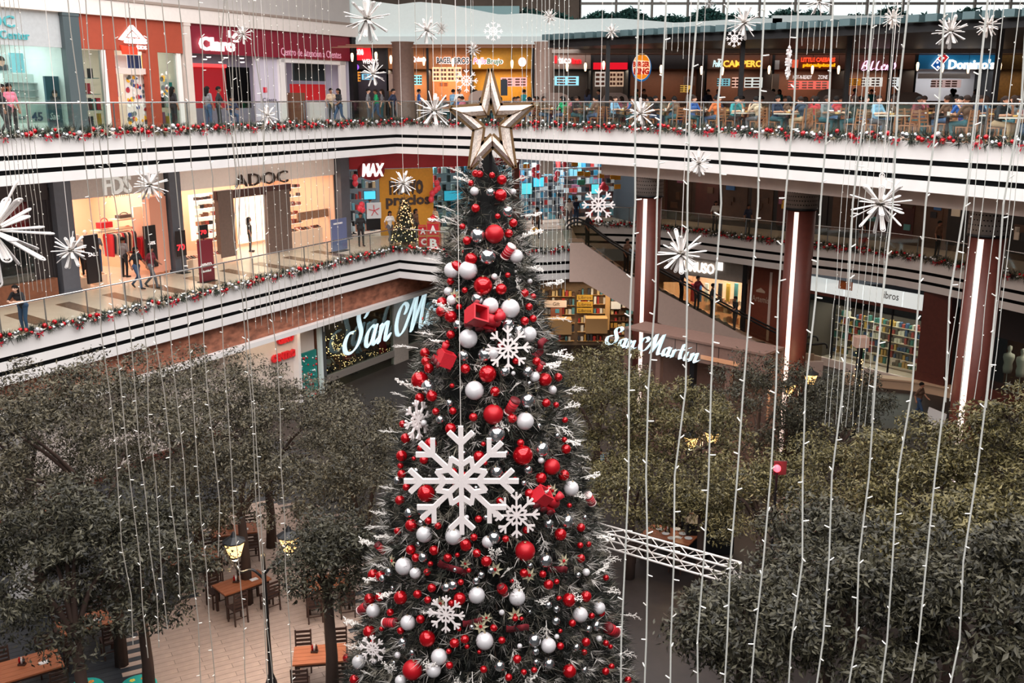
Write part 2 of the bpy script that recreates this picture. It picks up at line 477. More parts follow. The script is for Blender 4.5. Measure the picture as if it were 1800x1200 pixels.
# ================================================================== SHOPS
class Facade:
    """a vertical shop plane: origin, direction to the right; distances d are measured towards the atrium"""
    def __init__(s, p, q):
        s.p = Vector((p[0], p[1])); s.u = (Vector((q[0], q[1])) - s.p).normalized(); s.n = Vector((s.u.y, -s.u.x))
        s.u3 = s.u.to_3d(); s.n3 = s.n.to_3d()
    def sz(s, px, py, d=0.0):
        r = ray(px, py); p = s.p + s.n * d
        # (r.x, r.y) * t = p + u * k
        det = r.x * (-s.u.y) - r.y * (-s.u.x)
        t = (p.x * (-s.u.y) - p.y * (-s.u.x)) / det
        k = (r.x * p.y - r.y * p.x) / det * 1.0
        k = (Vector((r.x * t, r.y * t)) - p).dot(s.u)
        return k, CZ + r.z * t
    def pt(s, k, z, d=0.0):
        q = s.p + s.u * k + s.n * d
        return Vector((q.x, q.y, z))
    def box(s, b, k0, k1, z0, z1, d0, d1, mi=0):
        c = s.pt((k0 + k1) / 2, (z0 + z1) / 2, (d0 + d1) / 2)
        return b.obox(c, s.u3 * (abs(k1 - k0) / 2), s.n3 * (abs(d1 - d0) / 2), (0, 0, abs(z1 - z0) / 2), mi)
    def part(s, name, m, parent, k0, k1, z0, z1, d0=0.0, d1=0.1):
        b = MB(); s.box(b, k0, k1, z0, z1, d0, d1); return b.build(name, m, parent)
    def pxpart(s, name, m, parent, x0, y0, x1, y1, d0=0.0, d1=0.1):
        k0, za = s.sz(x0, (y0 + y1) / 2, d1); k1, zb = s.sz(x1, (y0 + y1) / 2, d1); xm = (x0 + x1) / 2
        z1 = s.sz(xm, y0, d1)[1]; z0 = s.sz(xm, y1, d1)[1]
        return s.part(name, m, parent, k0, k1, z0, z1, d0, d1)
    def text(s, t, m, parent, x0, y0, x1, y1, d=0.1, depth=0.06, name='lettering', shear=0.0, bold=0.0):
        k0, _ = s.sz(x0, (y0 + y1) / 2, d); k1, _ = s.sz(x1, (y0 + y1) / 2, d); xm = (x0 + x1) / 2
        z1 = s.sz(xm, y0, d)[1]; z0 = s.sz(xm, y1, d)[1]
        return text_obj(name, t, m, parent, s.pt(k0, z0, d), s.u3, (0, 0, 1), k1 - k0, z1 - z0, depth, shear, bold)
    def shop(s, label, k0, z, name='shop_unit', cat='shop', group=None):
        return thing(name, label, cat, s.pt(k0, z, 0.0), group)
def shell(f, root, k0, k1, z0, z1, depth, mwall, mceil=None, mfloor=None, lamp=None, col=(1, .92, .84), back=True):
    """the room behind a shop window: side walls, back wall, ceiling and ceiling lamp"""
    if back: f.part('back_wall', mwall, root, k0, k1, z0, z1, -depth, -depth + 0.1)
    f.part('side_wall', mwall, root, k0, k0 + .08, z0, z1, -depth, 0); f.part('side_wall', mwall, root, k1 - .08, k1, z0, z1, -depth, 0)
    f.part('shop_ceiling', mceil or M_white, root, k0, k1, z1, z1 + .1, -depth, 0)
    f.part('shop_floor', mfloor or M_tilefl, root, k0, k1, z0, z0 + .02, -depth, 0)
    if lamp:
        c = f.pt((k0 + k1) / 2, z1 - .06, -depth * .45)
        a = area_light('shop_ceiling_lamp', c, (0, 0, math.atan2(f.u.y, f.u.x)), (k1 - k0) * .8, depth * .6, lamp, col)
def stock(f, root, k0, k1, z0, z1, d, rows, cols, palette, fill=0.85, h=0.6, dep=0.25, seed=1, name='stock', shelf=None):
    """shelf boards (one part) carrying rows of small goods too small to pick apart (one part)"""
    R = random.Random(seed); b = MB(); g = MB(); mats = palette
    cw = (k1 - k0) / cols; rh = (z1 - z0) / rows
    for r in range(rows):
        f.box(b, k0, k1, z0 + r * rh - .02, z0 + r * rh, d, d + dep)
        for c in range(cols):
            if R.random() > fill: continue
            w = cw * R.uniform(.5, .9); x = k0 + (c + .5) * cw; hh = rh * R.uniform(h * .5, h)
            f.box(g, x - w / 2, x + w / 2, z0 + r * rh, z0 + r * rh + hh, d + .04, d + dep - .03, R.randrange(len(mats)))
    b.build('shelf_boards', shelf or mat('pale_shelf', (214, 190, 160), .6), root)
    o = g.build(name, mats, root); o['kind'] = 'stuff'
    return o
def pal(pre, cols, **k): return [mat(f'{pre}_{i}', c, .55, **k) for i, c in enumerate(cols)]
P_mixed = pal('goods', [(200, 60, 60), (60, 110, 170), (225, 215, 200), (40, 40, 45), (210, 160, 60), (90, 150, 150), (150, 90, 120)])
P_shoe = pal('shoe', [(60, 40, 34), (110, 70, 50), (30, 28, 30), (170, 120, 90), (220, 200, 180), (150, 60, 50)])
P_elec = pal('screen_goods', [(30, 34, 40), (60, 150, 190), (210, 225, 230), (190, 60, 60), (60, 70, 80), (120, 190, 210)])
P_kid = pal('toy_goods', [(220, 60, 80), (50, 80, 140), (240, 240, 240), (230, 180, 60), (60, 160, 160), (40, 40, 50), (200, 120, 160)])
P_book = pal('book', [(150, 60, 50), (60, 80, 110), (200, 190, 170), (90, 80, 70), (180, 140, 70), (60, 110, 100)])
W_lit = glow('white_lit_letters', (255, 246, 244), .75)

# ------------------------------------------------ top floor, left gallery
S0 = CORNER + NL * 5.2 + DL * 3.7
F3 = Facade(CORNER + NL * 5.2 - DL * 30, S0)
def k3(px, py=150): return F3.sz(px, py)[0]
K_end = (S0 - F3.p).length
Zt = 16.3
# upper wall above the shops
b = MB(); F3.box(b, -14, K_end, 16.95, 21.5, -.6, 0.0); structure(b.build('wall_left', M_grey))
b = MB(); F3.box(b, -14, K_end + .3, Zt, 16.95, -.6, 0.28); structure(b.build('trim_5', mat('pale_ledge', (222, 212, 206), .7, var=.03)))
b = MB(); F3.box(b, -14, K_end + .3, 16.88, 16.98, 0.28, 0.33); structure(b.build('trim_6', mat('ledge_line', (150, 134, 124), .7)))

# optician
ka, kb = k3(-170), k3(117)
r = F3.shop('white optician shop front with blue poster at far left of top floor', ka, Z3)
shell(F3, r, ka, kb, Z3, 15.4, 4, mat('optic_white', (240, 244, 244), .5), lamp=280, col=(.96, 1, 1))
F3.part('bulkhead', mat('optic_silver', (196, 200, 202), .35, .3, var=.05), r, ka, kb, 15.05, Zt, -.1, 0.05)
F3.text('OC', mat('teal_letters', (70, 150, 156), .4, emit=.25, ecol=(90, 190, 196)), r, -22, 26, 24, 47, .06, bold=.01)
F3.text('CareCenter', mat('teal_letters', (70, 150, 156), .4, emit=.25, ecol=(90, 190, 196)), r, -40, 53, 50, 68, .06)
F3.pxpart('portrait_poster', mat('cyan_poster', (150, 214, 226), .5), r, 18, 94, 75, 128, -2.2, -2.15)
q = F3.pxpart('portrait_poster', mat('grey_poster', (206, 214, 214), .5), r, -60, 94, 17, 128, -2.2, -2.15)
def portrait(f, root, x, y, w, h, d, hair=(60, 46, 40)):
    k, z = f.sz(x, y, d); s = (f.sz(x + w, y, d)[0] - k)
    b = MB(); c = f.pt(k, z, d)
    b.obox(c - Vector((0, 0, s * .75)), f.u3 * s * .9, f.n3 * .01, (0, 0, s * .35), 2)
    ring = [c + f.u3 * (s * .5 * math.cos(t)) + Vector((0, 0, s * .62 * math.sin(t))) for t in [i * math.pi / 6 for i in range(12)]]
    b.prism(ring, f.n3 * .012, 0)
    hr = [c + f.u3 * (s * .54 * math.cos(t)) + Vector((0, 0, s * .1 + s * .6 * math.sin(t))) for t in [i * math.pi / 8 for i in range(9)]]
    b.prism(hr, f.n3 * .018, 1)
    b.build('printed_face', [mat('print_skin', (206, 160, 140), .6), mat('print_hair', hair, .6), mat('print_shirt', (70, 74, 80), .6)], root)
portrait(F3, r, 61, 107, 11, 16, -2.12); portrait(F3, r, 2, 108, 12, 16, -2.12)
F3.pxpart('display_case', mat('glass_white', (226, 236, 232), .25), r, 7, 130, 76, 178, -1.9, -1.7)
for yy in (145, 158, 170): F3.pxpart('shelf', M_steel, r, 8, yy, 75, yy + 1.2, -1.7, -1.5)
F3.pxpart('offer_sign', mat('glass_white', (226, 236, 232), .25), r, 25, 180, 82, 216, -1.2, -1.1)
F3.text('45', mat('navy_print', (44, 86, 120), .5), r, 55, 197, 75, 213, -1.08, .02, bold=.02)
F3.text('DS', mat('navy_print', (44, 86, 120), .5), r, 33, 204, 44, 210, -1.08, .02)
F3.pxpart('standing_banner', mat('teal_banner', (64, 96, 112), .5), r, 83, 134, 110, 225, -.4, -.3)
portrait(F3, r, 96, 165, 9, 22, -.28, (24, 24, 40))
F3.text('Sale', mat('white_print', (240, 240, 240), .5), r, 88, 198, 104, 210, -.28, .01, shear=.3)
F3.part('glass_pane', M_glassdk, r, ka, kb, Z3, 15.05, 0, .02)

# dark pillars of the left gallery
def pillar(f, px, py, w, z0, z1, label, m=M_pillar, d=.25):
    k, _ = f.sz(px, py); b = MB(); f.box(b, k - w / 2, k + w / 2, z0, z1, -.3, d)
    f.box(b, k - w / 2 - .03, k + w / 2 + .03, z0, z0 + .15, -.3, d + .03); f.box(b, k - w / 2 - .02, k + w / 2 + .02, z1 - .12, z1, -.3, d + .02)
    return tag(b.build('shop_pillar', m), label, 'pillar')
pillar(F3, 126, 130, .7, Z3, Zt, 'slate grey pillar between optician and orange children shop', mat('slate_green', (70, 82, 86), .5))
pillar(F3, 327, 130, .35, Z3, Zt, 'narrow pale pillar between orange children shop and red phone shop', M_cream)
# orange children's clothes shop
ka, kb = k3(134), k3(322)
r = F3.shop('rust orange children clothes shop front with white peaked sign, top floor', ka, Z3)
M_rust = mat('rust_orange', (158, 66, 43), .6, var=.05, scale=5)
shell(F3, r, ka, kb, Z3, 15.5, 4.5, mat('kid_wall', (222, 214, 204), .7), lamp=190)
F3.part('bulkhead', M_rust, r, ka, kb, 15.06, Zt, -.1, .12)
for x0, x1 in ((193, 207), (262, 282)): F3.pxpart('portal_post', M_rust, r, x0, 88, x1, 232, -.1, .14)
for x0, x1 in ((185, 193), (315, 322)): F3.pxpart('white_post', M_white, r, x0, 88, x1, 232, -.1, .1)
F3.pxpart('transom', M_cream, r, 202, 120, 263, 130, -.1, .05)
for x0, x1 in ((201, 223), (225, 248), (250, 262)):
    F3.pxpart('display_photo', random.choice(P_kid), r, x0, 97, x1, 120, -.9, -.86)
F3.pxpart('glass_pane', M_glassdk, r, 135, 88, 185, 228, 0, .02); F3.pxpart('glass_pane', M_glassdk, r, 282, 88, 316, 232, 0, .02)
R = random.Random(4); g = MB(); pm_ = pal('dot', [(230, 170, 40), (40, 70, 130), (90, 100, 100), (170, 50, 60), (230, 230, 225)])
F3.pxpart('sliding_door', mat('door_white', (214, 204, 196), .4), r, 222, 131, 262, 222, -.3, -.25)
for i in range(60):
    x = R.uniform(224, 260); y = R.uniform(134, 218); k, z = F3.sz(x, y, -.24); c = F3.pt(k, z, -.24); s = R.uniform(.05, .11)
    g.prism([c + F3.u3 * s * math.cos(t) + Vector((0, 0, s * math.sin(t))) for t in [j * math.pi / 4 for j in range(8)]], F3.n3 * .01, R.randrange(5))
for i in range(16):
    x = R.uniform(283, 297); y = R.uniform(128, 172); k, z = F3.sz(x, y, .03); c = F3.pt(k, z, .03); s = R.uniform(.06, .11)
    g.prism([c + F3.u3 * s * math.cos(t) + Vector((0, 0, s * math.sin(t))) for t in [j * math.pi / 4 for j in range(8)]], F3.n3 * .01, R.randrange(5))
o = g.build('door_dots', pm_, r); o['kind'] = 'stuff'
k0, k1 = k3(138), k3(185)
stock(F3, r, k0, k1, Z3 + .2, Z3 + 2.6, -.55, 4, 6, P_kid, h=.8, seed=3, shelf=mat('teal_shelf', (50, 130, 140), .5))
stock(F3, r, k3(207), k3(222), Z3 + .2, Z3 + 2.4, -.7, 2, 3, P_kid, h=1.2, seed=5)
stock(F3, r, k3(284), k3(315), Z3 + .2, Z3 + 2.2, -.6, 3, 4, P_kid, h=.9, seed=6)
# its peaked sign: a white gable over the name, with a red plinth
k, z = F3.sz(234, 73, .2); c = F3.pt(k, z, .14); b = MB()
def tri(b, c, u, pts, th, mi): b.prism([c + u * x + Vector((0, 0, y)) for x, y in pts], F3.n3 * th, mi)
tri(b, c, F3.u3, [(-.68, .05), (-.05, .62), (.05, .62), (.62, .12), (.5, .08), (0, .48), (-.5, .02)], .08, 0)
tri(b, c, F3.u3, [(-.25, .16), (.3, .16), (.02, .38)], .06, 0)
tri(b, c, F3.u3, [(-.55, -.5), (.18, -.5), (.18, -.22), (-.62, -.16)], .06, 1)
b.build('gable_sign', [W_lit, glow('red_sign', (236, 60, 34), .3)], r)
F3.text('anais', W_lit, r, 217, 64, 256, 77, .22, .08, bold=.02); F3.text('KIDS', W_lit, r, 240, 80, 257, 87, .16, .04, bold=.01)
# red phone shop
ka, kb = k3(332), k3(614)
r = F3.shop('red phone company shop front with glowing white sign, top floor', ka, Z3)
M_crim = mat('crimson_band', (122, 18, 40), .5, var=.06, scale=4)
shell(F3, r, ka, kb, Z3, 15.3, 5, mat('phone_wall', (186, 184, 200), .6), mceil=mat('grey_ceiling', (120, 112, 116), .7), lamp=120, col=(.98, .95, 1))
F3.pxpart('bulkhead', M_crim, r, 332, 53, 614, 100, -.1, .14)
kk0 = k3(332)
F3.part('bulkhead', M_crim, r, ka, kb, 15.2, Zt, -.1, .12)
F3.text('Claro', glow('claro_white', (255, 226, 226), 1.3), r, 349, 66, 411, 90, .2, .1, bold=.035)
c = F3.pt(*F3.sz(404, 66, .2), .2); b = MB()
b.bar(c, c + Vector((0, 0, .3)), .1, .1); b.bar(c + F3.u3 * .2, c + F3.u3 * .42 + Vector((0, 0, .18)), .1, .1); b.bar(c + F3.u3 * .22 - Vector((0, 0, .14)), c + F3.u3 * .52 - Vector((0, 0, .14)), .08, .08)
b.build('spark_marks', glow('claro_white', (255, 226, 226), 1.3), r)
F3.text('Centro de Atención a Clientes', mat('rose_letters', (216, 150, 172), .5, emit=.25, ecol=(216, 150, 172)), r, 494, 87, 599, 100, .15, .02)
F3.pxpart('red_panel', mat('red_backdrop', (170, 16, 30), .5, emit=.06, ecol=(196, 24, 38)), r, 337, 118, 398, 190, -2.2, -2.1)
F3.pxpart('light_bar', glow('red_bar', (255, 60, 60), 1.6), r, 334, 112, 398, 118, -2.1, -2.0)
F3.pxpart('dark_screen', M_black, r, 400, 118, 440, 190, -2.2, -2.1)
F3.pxpart('poster_panel', mat('pale_lilac', (196, 190, 204), .5), r, 450, 100, 492, 212, -.2, -.1)
F3.pxpart('white_frame', M_white, r, 494, 104, 608, 112, -.1, .06)
for x in (494, 600): F3.pxpart('white_frame', M_white, r, x, 104, x + 9, 214, -.1, .06)
F3.pxpart('dark_doorway', mat('dark_interior', (26, 40, 42), .5), r, 517, 106, 572, 142, -1.0, -.9)
F3.pxpart('service_counter', mat('red_counter', (206, 30, 34), .4, emit=.05, ecol=(206, 30, 34)), r, 518, 148, 573, 176, -1.5, -1.2)
F3.pxpart('counter_front', M_white, r, 545, 178, 572, 214, -1.0, -.8)
F3.pxpart('wooden_locker', mat('locker_wood', (110, 70, 52), .6), r, 512, 163, 537, 214, -.8, -.4)
F3.text('Cliente', mat('dark_print', (70, 60, 80), .5), r, 462, 172, 486, 179, -.09, .01)
c = F3.pt(*F3.sz(466, 158, -.08), -.08); b = MB(); b.obox(c, F3.u3 * .12, F3.n3 * .01, (0, 0, .12)); b.build('red_mark', mat('red_print', (200, 40, 60), .5), r)
for i, (x, y) in enumerate([(341, 100), (360, 105), (367, 101), (388, 110), (397, 102), (425, 103), (426, 110)]):
    k, z = F3.sz(x, y, -1.0); b = MB(); b.lathe([(.09, 0), (.11, .03)], F3.pt(k, z, -1.0), 10); b.build('downlight', glow('downlight', (255, 250, 245), 4), r)
pillar(F3, 618, 140, .4, Z3, Zt, 'black pillar at the end of the red phone shop', M_dark)
# ------------------------------------------------ top floor: food court stalls
F5 = Facade((-9.2, 55.0), (30, 55.0))
def k5(px, py=130): return F5.sz(px, py)[0]
b = MB(); prof = []
for i in range(60):
    X = -9.5 + 23.5 * i / 59
    pxx = proj((X, 54.2, 17.5))[0]
    ys = np.interp(pxx, [600, 700, 735, 790, 840, 880, 925, 965, 1000, 1040, 1090, 1190, 1320], [-5, 8, 3, 8, 18, 26, 23, 28, 35, 33, 32, 40, 32])
    prof.append((X, at_y(pxx, ys, 54.2).z))
vs = []; fs = []
for X, z in prof: vs += [(X, 54.2, 16.05), (X, 54.2, z), (X, 54.5, z), (X, 54.5, 16.05)]
for i in range(59):
    for k in range(4): fs.append((4 * i + k, 4 * i + (k + 1) % 4, 4 * (i + 1) + (k + 1) % 4, 4 * (i + 1) + k))
b.add(vs, fs); structure(b.build('wall_back', mat('mint_white', (224, 236, 234), .6, var=.02)))
b = MB(); b.box(-9.6, 6.2, 53.95, 54.5, 15.95, 16.35); structure(b.build('trim_7', mat('mint_ledge', (200, 212, 212), .6)))
b = MB(); b.box(13.5, 34, 54.2, 54.5, 16.0, 17.4); structure(b.build('wall_right', mat('mint_white', (224, 236, 234), .6)))
# roof garden ledge, hedge and clerestory windows
b = MB(); b.box(-14, 40, 54.5, 63, 16.6, 16.9); structure(b.build('ceiling', M_grey))
b = MB(); b.box(-14, 4.0, 61.4, 61.8, 16.9, 22.0); structure(b.build('wall_upper', mat('bronze_panel', (110, 92, 78), .6, var=.15, scale=2)))
b = MB(); b.box(-8, 0.4, 56.4, 56.8, 16.9, 18.05); structure(b.build('trim_8', mat('teal_parapet', (150, 186, 188), .6)))
sky = glow('overcast_sky_glass', (236, 250, 250), 1.1)
for i in range(17):
    x0 = 4.0 + i * 2.1
    wn = thing(f'window_{i + 1}', None, None, (x0 + 1.05, 61.6, 17.2)); structure(wn)
    for (z0, z1) in ((17.2, 18.55), (18.7, 20.0)):
        b = MB(); b.box(x0 + .07, x0 + 2.03, 61.58, 61.62, z0, z1); b.build('pane', sky, wn)
    b = MB(); b.box(x0 - .06, x0 + .07, 61.4, 61.8, 17.0, 20.1); b.box(x0 + .07, x0 + 2.03, 61.45, 61.75, 18.55, 18.7); b.box(x0 + .07, x0 + 2.03, 61.45, 61.75, 17.0, 17.2)
    b.build('window_frame', mat('window_mullion', (150, 140, 132), .5), wn)
def leaf_cloud(name, pts, size, mats, parent=None, droop=.4, origin=None, seed=1, aspect=.42, zbias=.3):
    """many small folded leaves as one mesh; pts is an (n,3) array"""
    rg = np.random.default_rng(seed); n = len(pts)
    yaw = rg.uniform(0, 2 * np.pi, n); pit = rg.normal(-droop, .55, n); rol = rg.normal(0, .6, n)
    L = size * rg.uniform(.65, 1.25, n)
    d = np.stack([np.cos(yaw) * np.cos(pit), np.sin(yaw) * np.cos(pit), np.sin(pit)], 1)
    sd = np.stack([-np.sin(yaw), np.cos(yaw), np.zeros(n)], 1); up = np.cross(d, sd) * -1
    s2 = sd * np.cos(rol)[:, None] + up * np.sin(rol)[:, None]; u2 = np.cross(s2, d)
    w = (L * aspect / 2)[:, None]; mid = pts + d * (L * .45)[:, None]
    V = np.empty((n, 4, 3)); V[:, 0] = pts; V[:, 1] = mid + s2 * w + u2 * w * .35; V[:, 2] = pts + d * L[:, None]; V[:, 3] = mid - s2 * w + u2 * w * .35
    o = np.array(origin if origin is not None else pts.mean(0)) if parent is None else np.array(parent.get('_w', (0, 0, 0)))
    V = V.reshape(-1, 3) - o
    me = bpy.data.meshes.new(name); me.vertices.add(4 * n); me.vertices.foreach_set('co', V.ravel())
    idx = np.arange(n)[:, None] * 4
    F = np.concatenate([idx + [0, 1, 2], idx + [0, 2, 3]], 1).ravel()
    me.loops.add(6 * n); me.loops.foreach_set('vertex_index', F.astype(np.int32))
    me.polygons.add(2 * n); me.polygons.foreach_set('loop_start', np.arange(0, 6 * n, 3, dtype=np.int32))
    for m in mats: me.materials.append(m)
    if len(mats) > 1: me.polygons.foreach_set('material_index', np.repeat(rg.integers(0, len(mats), n), 2).astype(np.int32))
    me.update(calc_edges=True)
    ob = bpy.data.objects.new(name, me); COL.objects.link(ob)
    if parent is not None: ob.parent = parent
    else: ob.location = o; ob['_w'] = tuple(o)
    return ob
hp = np.stack([RNG.uniform(.5, 38, 26000), RNG.uniform(56.8, 57.8, 26000), 17.1 + .62 * RNG.beta(1.6, 1.3, 26000)], 1)
hp[:, 2] += (hp[:, 2] - 17.1) * (.35 * np.sin(hp[:, 0] * 1.3) + .25 * np.sin(hp[:, 0] * 3.1))
hp[:, 2] = np.maximum(hp[:, 2], 17.12)
h = leaf_cloud('hedge', hp, .3, pal('hedge_leaf', [(56, 100, 94), (74, 122, 112), (40, 76, 72)]), origin=(19, 57.3, 16.9))
tag(h, 'dark green hedge on the ledge below the bright upper windows', 'hedge')
b = MB(); b.box(.5, 38, 56.7, 57.9, 16.905, 17.1); o = b.build('planter_trough', mat('trough', (60, 70, 70), .6)); tag(o, 'long low grey trough holding the hedge under upper windows', 'planter')

# canopy over the food court
CAN = curve2([(1.6, 46.3), (6.6, 41.6), (10.6, 38.6), (16.1, 33), (22, 26)], 5)
can = thing('pergola_canopy', 'dark slatted canopy on black posts over the food court', 'canopy', (10, 44, Z3))
cb = [Vector((max(p.x, 1.6) * 1.0 + (53.6 - p.y) * .3, 53.6)) for p in CAN]
b = MB(); vs = []
for p, q in zip(CAN, cb): vs += [(p.x, p.y, 15.62), (q.x, q.y, 15.62), (q.x, q.y, 15.72), (p.x, p.y, 15.72)]
fs = [(4 * i + k, 4 * i + (k + 1) % 4, 4 * (i + 1) + (k + 1) % 4, 4 * (i + 1) + k) for i in range(len(CAN) - 1) for k in range(4)] + [(3, 2, 1, 0)]
b.add(vs, fs); b.build('deck', M_dark, can)
b = MB(); sweep(b, CAN, 0, .25, 15.42, 15.74); b.build('edge_beam', M_dark, can)
M_teal_b = mat('slat_end_teal', (70, 92, 96), .5)
L = arclen(CAN)[-1]
for i in range(int(L / .62)):
    p, d, n = along(CAN, .2 + i * .62)
    b = MB(); b.obox((p.x + n.x * .5, p.y + n.y * .5, 15.85), (n * .9).to_3d(), (d * .2).to_3d(), (0, 0, .12)); b.build('slat', M_teal_b, can)
b = MB(); b.box(2, 33, 52.2, 52.5, 15.44, 15.62); b.build('rear_beam', mat('canopy_beige', (172, 156, 146), .6), can)
for px, Y in ((1068, 44.0), (1303, 41.0), (1489, 39.0), (1565, 43.0), (1752, 36.0)):
    p = at_y(px, 130, Y); b = MB(); b.bar((p.x, p.y, Z3), (p.x, p.y, 15.6), .17, .17); b.build('post', M_dark, can)
# suspended service rails above the stalls
for nm_, xa, xb, dz in (('left', -9.6, 2.2, 15.8), ('right', 2.2, 30, 15.46)):
    for k_, (y, z) in enumerate(((53.4, dz + .1), (52.8, dz), (52.35, dz - .08))):
        b = MB(); b.tube([(xa, y, z), (xb, y, z)], .025, 5); tag(b.build('ceiling_pipe', mat('pipe_rust', (150, 110, 90), .5)), f'thin pipe hung above the {nm_} food stalls, {["rear", "middle", "front"][k_]} of three', 'pipe')

def stall(label, x0, x1, m, back=None, lamp=60, col=(1, .8, .6)):
    k0, k1 = k5(x0), k5(x1)
    r = F5.shop(label, k0, Z3, 'food_stall', 'food stall')
    F5.part('back_wall', back or m, r, k0, k1, Z3, 16.05, -2.4, -2.3)
    F5.part('bulkhead', m, r, k0, k1, 14.75, 16.05, -.3, 0)
    F5.part('counter', mat('stall_counter', (96, 74, 62), .5, var=.1), r, k0 + .1, k1 - .1, Z3, Z3 + 1.1, -.5, 0)
    F5.part('divider', M_dark, r, k0 - .06, k0 + .06, Z3, 16.05, -2.4, .1)
    if lamp:
        c = F5.pt((k0 + k1) / 2, 14.7, -1.1); area_light('stall_lamp', c, (0, 0, 0), (k1 - k0) * .8, 1.2, lamp, col)
    return r
def menu(r, x0, y0, x1, y1, col, e=.9, n=3, d=.02, ink=(120, 70, 50)):
    for i in range(n):
        a = x0 + (x1 - x0) * i / n; bb = x0 + (x1 - x0) * (i + 1) / n - .7
        p = F5.pxpart('menu_board', glow(f'menu_{col[0]}_{col[1]}_{col[2]}', col, e), r, a, y0, bb, y1, d - .06, d)
        g = MB(); R = random.Random(int(x0 + i))
        for j in range(3):
            for q in range(2):
                F5.box(g, *sorted((F5.sz(a + (bb - a) * (.1 + .45 * q), 100, d)[0], F5.sz(a + (bb - a) * (.45 + .45 * q), 100, d)[0])),
                       F5.sz(a, y0 + (y1 - y0) * (.3 + .3 * j), d)[1], F5.sz(a, y0 + (y1 - y0) * (.12 + .3 * j), d)[1], d, d + .012, 0)
        g.build('menu_print', mat(f'ink_{ink[0]}_{ink[1]}', ink, .6), p)['kind'] = 'stuff'
M_sbrown = mat('stall_brown', (104, 62, 44), .6, var=.1); M_sorange = mat('stall_orange', (196, 124, 72), .6, var=.08)
M_syel = mat('stall_yellow', (214, 150, 34), .6, var=.06); M_sdark = mat('stall_dark', (40, 30, 30), .6, var=.1)
M_sbeige = mat('stall_beige', (172, 146, 134), .6, var=.05)
# 1
r = stall('dark food stall with red curved sign beside the red phone shop', 616, 680, M_sdark, lamp=40, col=(.9, .8, 1))
b = MB(); k0, z1 = F5.sz(613, 80, .1); k1, z0 = F5.sz(655, 106, .1)
b.prism([F5.pt(k0, z1, .05), F5.pt(k0, z0, .05), F5.pt(k1 - .3, z0 + .0, .05), F5.pt(k1, z0 - .1, .05), F5.pt(k1 - .1, z1 - .1, .05)], F5.n3 * .08); b.build('red_sign', glow('red_lit', (236, 20, 34), .9), r)
F5.text('carone', W_lit, r, 613, 86, 639, 97, .15, .05, bold=.04); F5.text('WENDY', W_lit, r, 637, 104, 665, 112, .1, .05, bold=.03)
menu(r, 613, 126, 634, 143, (232, 150, 50), .9, 2); menu(r, 636, 130, 656, 140, (120, 190, 220), .8, 1)
b = MB(); b.ball(F5.pt(*F5.sz(622, 118, .1), .1), .28, 12, 8, sc=(1, 1, .7)); b.build('purple_dome_lamp', glow('purple_glow', (150, 90, 220), 1.2), r, True)
# 2
r = stall('orange lit food stall with white glowing sign behind round pillar', 681, 752, M_sorange, lamp=90)
F5.text('Quizno', W_lit, r, 724, 99, 749, 110, .1, .05, bold=.05); b = MB(); b.lathe([(.3, 0), (.3, .06)], (0, 0, 0), 16)
menu(r, 722, 132, 742, 149, (130, 220, 226), 1, 2); F5.pxpart('stone_panel', M_sbeige, r, 680, 130, 697, 160, .0, .1)
# 3
r = stall('orange food stall with arched black lettered sign and menu boards', 752, 828, M_sorange, lamp=110)
F5.text('BAGEL', mat('black_letters', (26, 22, 22), .5), r, 768, 101, 794, 111, .16, .05, bold=.03); F5.text('BROS', mat('black_letters', (26, 22, 22), .5), r, 799, 101, 824, 112, .16, .05, bold=.03)
F5.text('BAGEL', W_lit, r, 767, 100, 795, 112.5, .08, .05, bold=.09); F5.text('BROS', W_lit, r, 798, 100, 825, 113.5, .08, .05, bold=.09)
menu(r, 760, 118, 812, 143, (255, 196, 150), 1.0, 4); menu(r, 770, 145, 788, 152, (230, 110, 40), .8, 1)
# 4
r = stall('yellow food stall with pink and green rounded sign', 828, 937, M_syel, lamp=90)
F5.text('Pollo', glow('pink_lit', (230, 120, 160), .8), r, 832, 102, 855, 112, .14, .05, shear=.2, bold=.02); F5.text('Brujo', mat('green_letters', (50, 120, 70), .5, emit=.2, ecol=(50, 120, 70)), r, 856, 103, 883, 115, .14, .05, shear=.1, bold=.02)
F5.text('Pollo', W_lit, r, 831, 101, 856, 113.5, .08, .05, shear=.2, bold=.08); F5.text('Brujo', W_lit, r, 855, 102, 885, 116.5, .08, .05, shear=.1, bold=.08)
b = MB(); c = F5.pt(*F5.sz(918, 109, .1), .1); b.prism([c + F5.u3 * .21 * math.cos(t) + Vector((0, 0, .24 * math.sin(t))) for t in [j * math.pi / 8 for j in range(16)]], F5.n3 * .06); b.build('round_sign', W_lit, r)
menu(r, 880, 136, 927, 152, (236, 170, 170), .8, 2); F5.pxpart('fridge', mat('fridge_dark', (40, 50, 62), .3), r, 880, 140, 892, 168, .3, .7)
# 5
r = stall('beige food stall with red and white round lettered sign', 937, 1040, M_sbeige, M_sdark, lamp=70)
F5.text('taco', W_lit, r, 981, 100, 1004, 112, .1, .05, bold=.05); F5.text('inn', glow('red_lit', (236, 20, 34), .9), r, 1005, 102, 1022, 112, .1, .05, bold=.05)
F5.pxpart('flag_mark', glow('red_lit', (236, 20, 34), .9), r, 972, 98, 979, 111, 0, .08); menu(r, 975, 134, 1018, 150, (150, 220, 240), 1, 1)
# 6
r = stall('dark food stall with plain red sign band and tall menu boards', 1040, 1106, M_sdark, lamp=60)
F5.pxpart('red_band', glow('red_lit2', (226, 16, 38), .8), r, 1043, 110, 1103, 122, 0, .1); menu(r, 1046, 126, 1066, 152, (210, 200, 190), .6, 1); menu(r, 1072, 126, 1097, 152, (214, 180, 150), .6, 2)
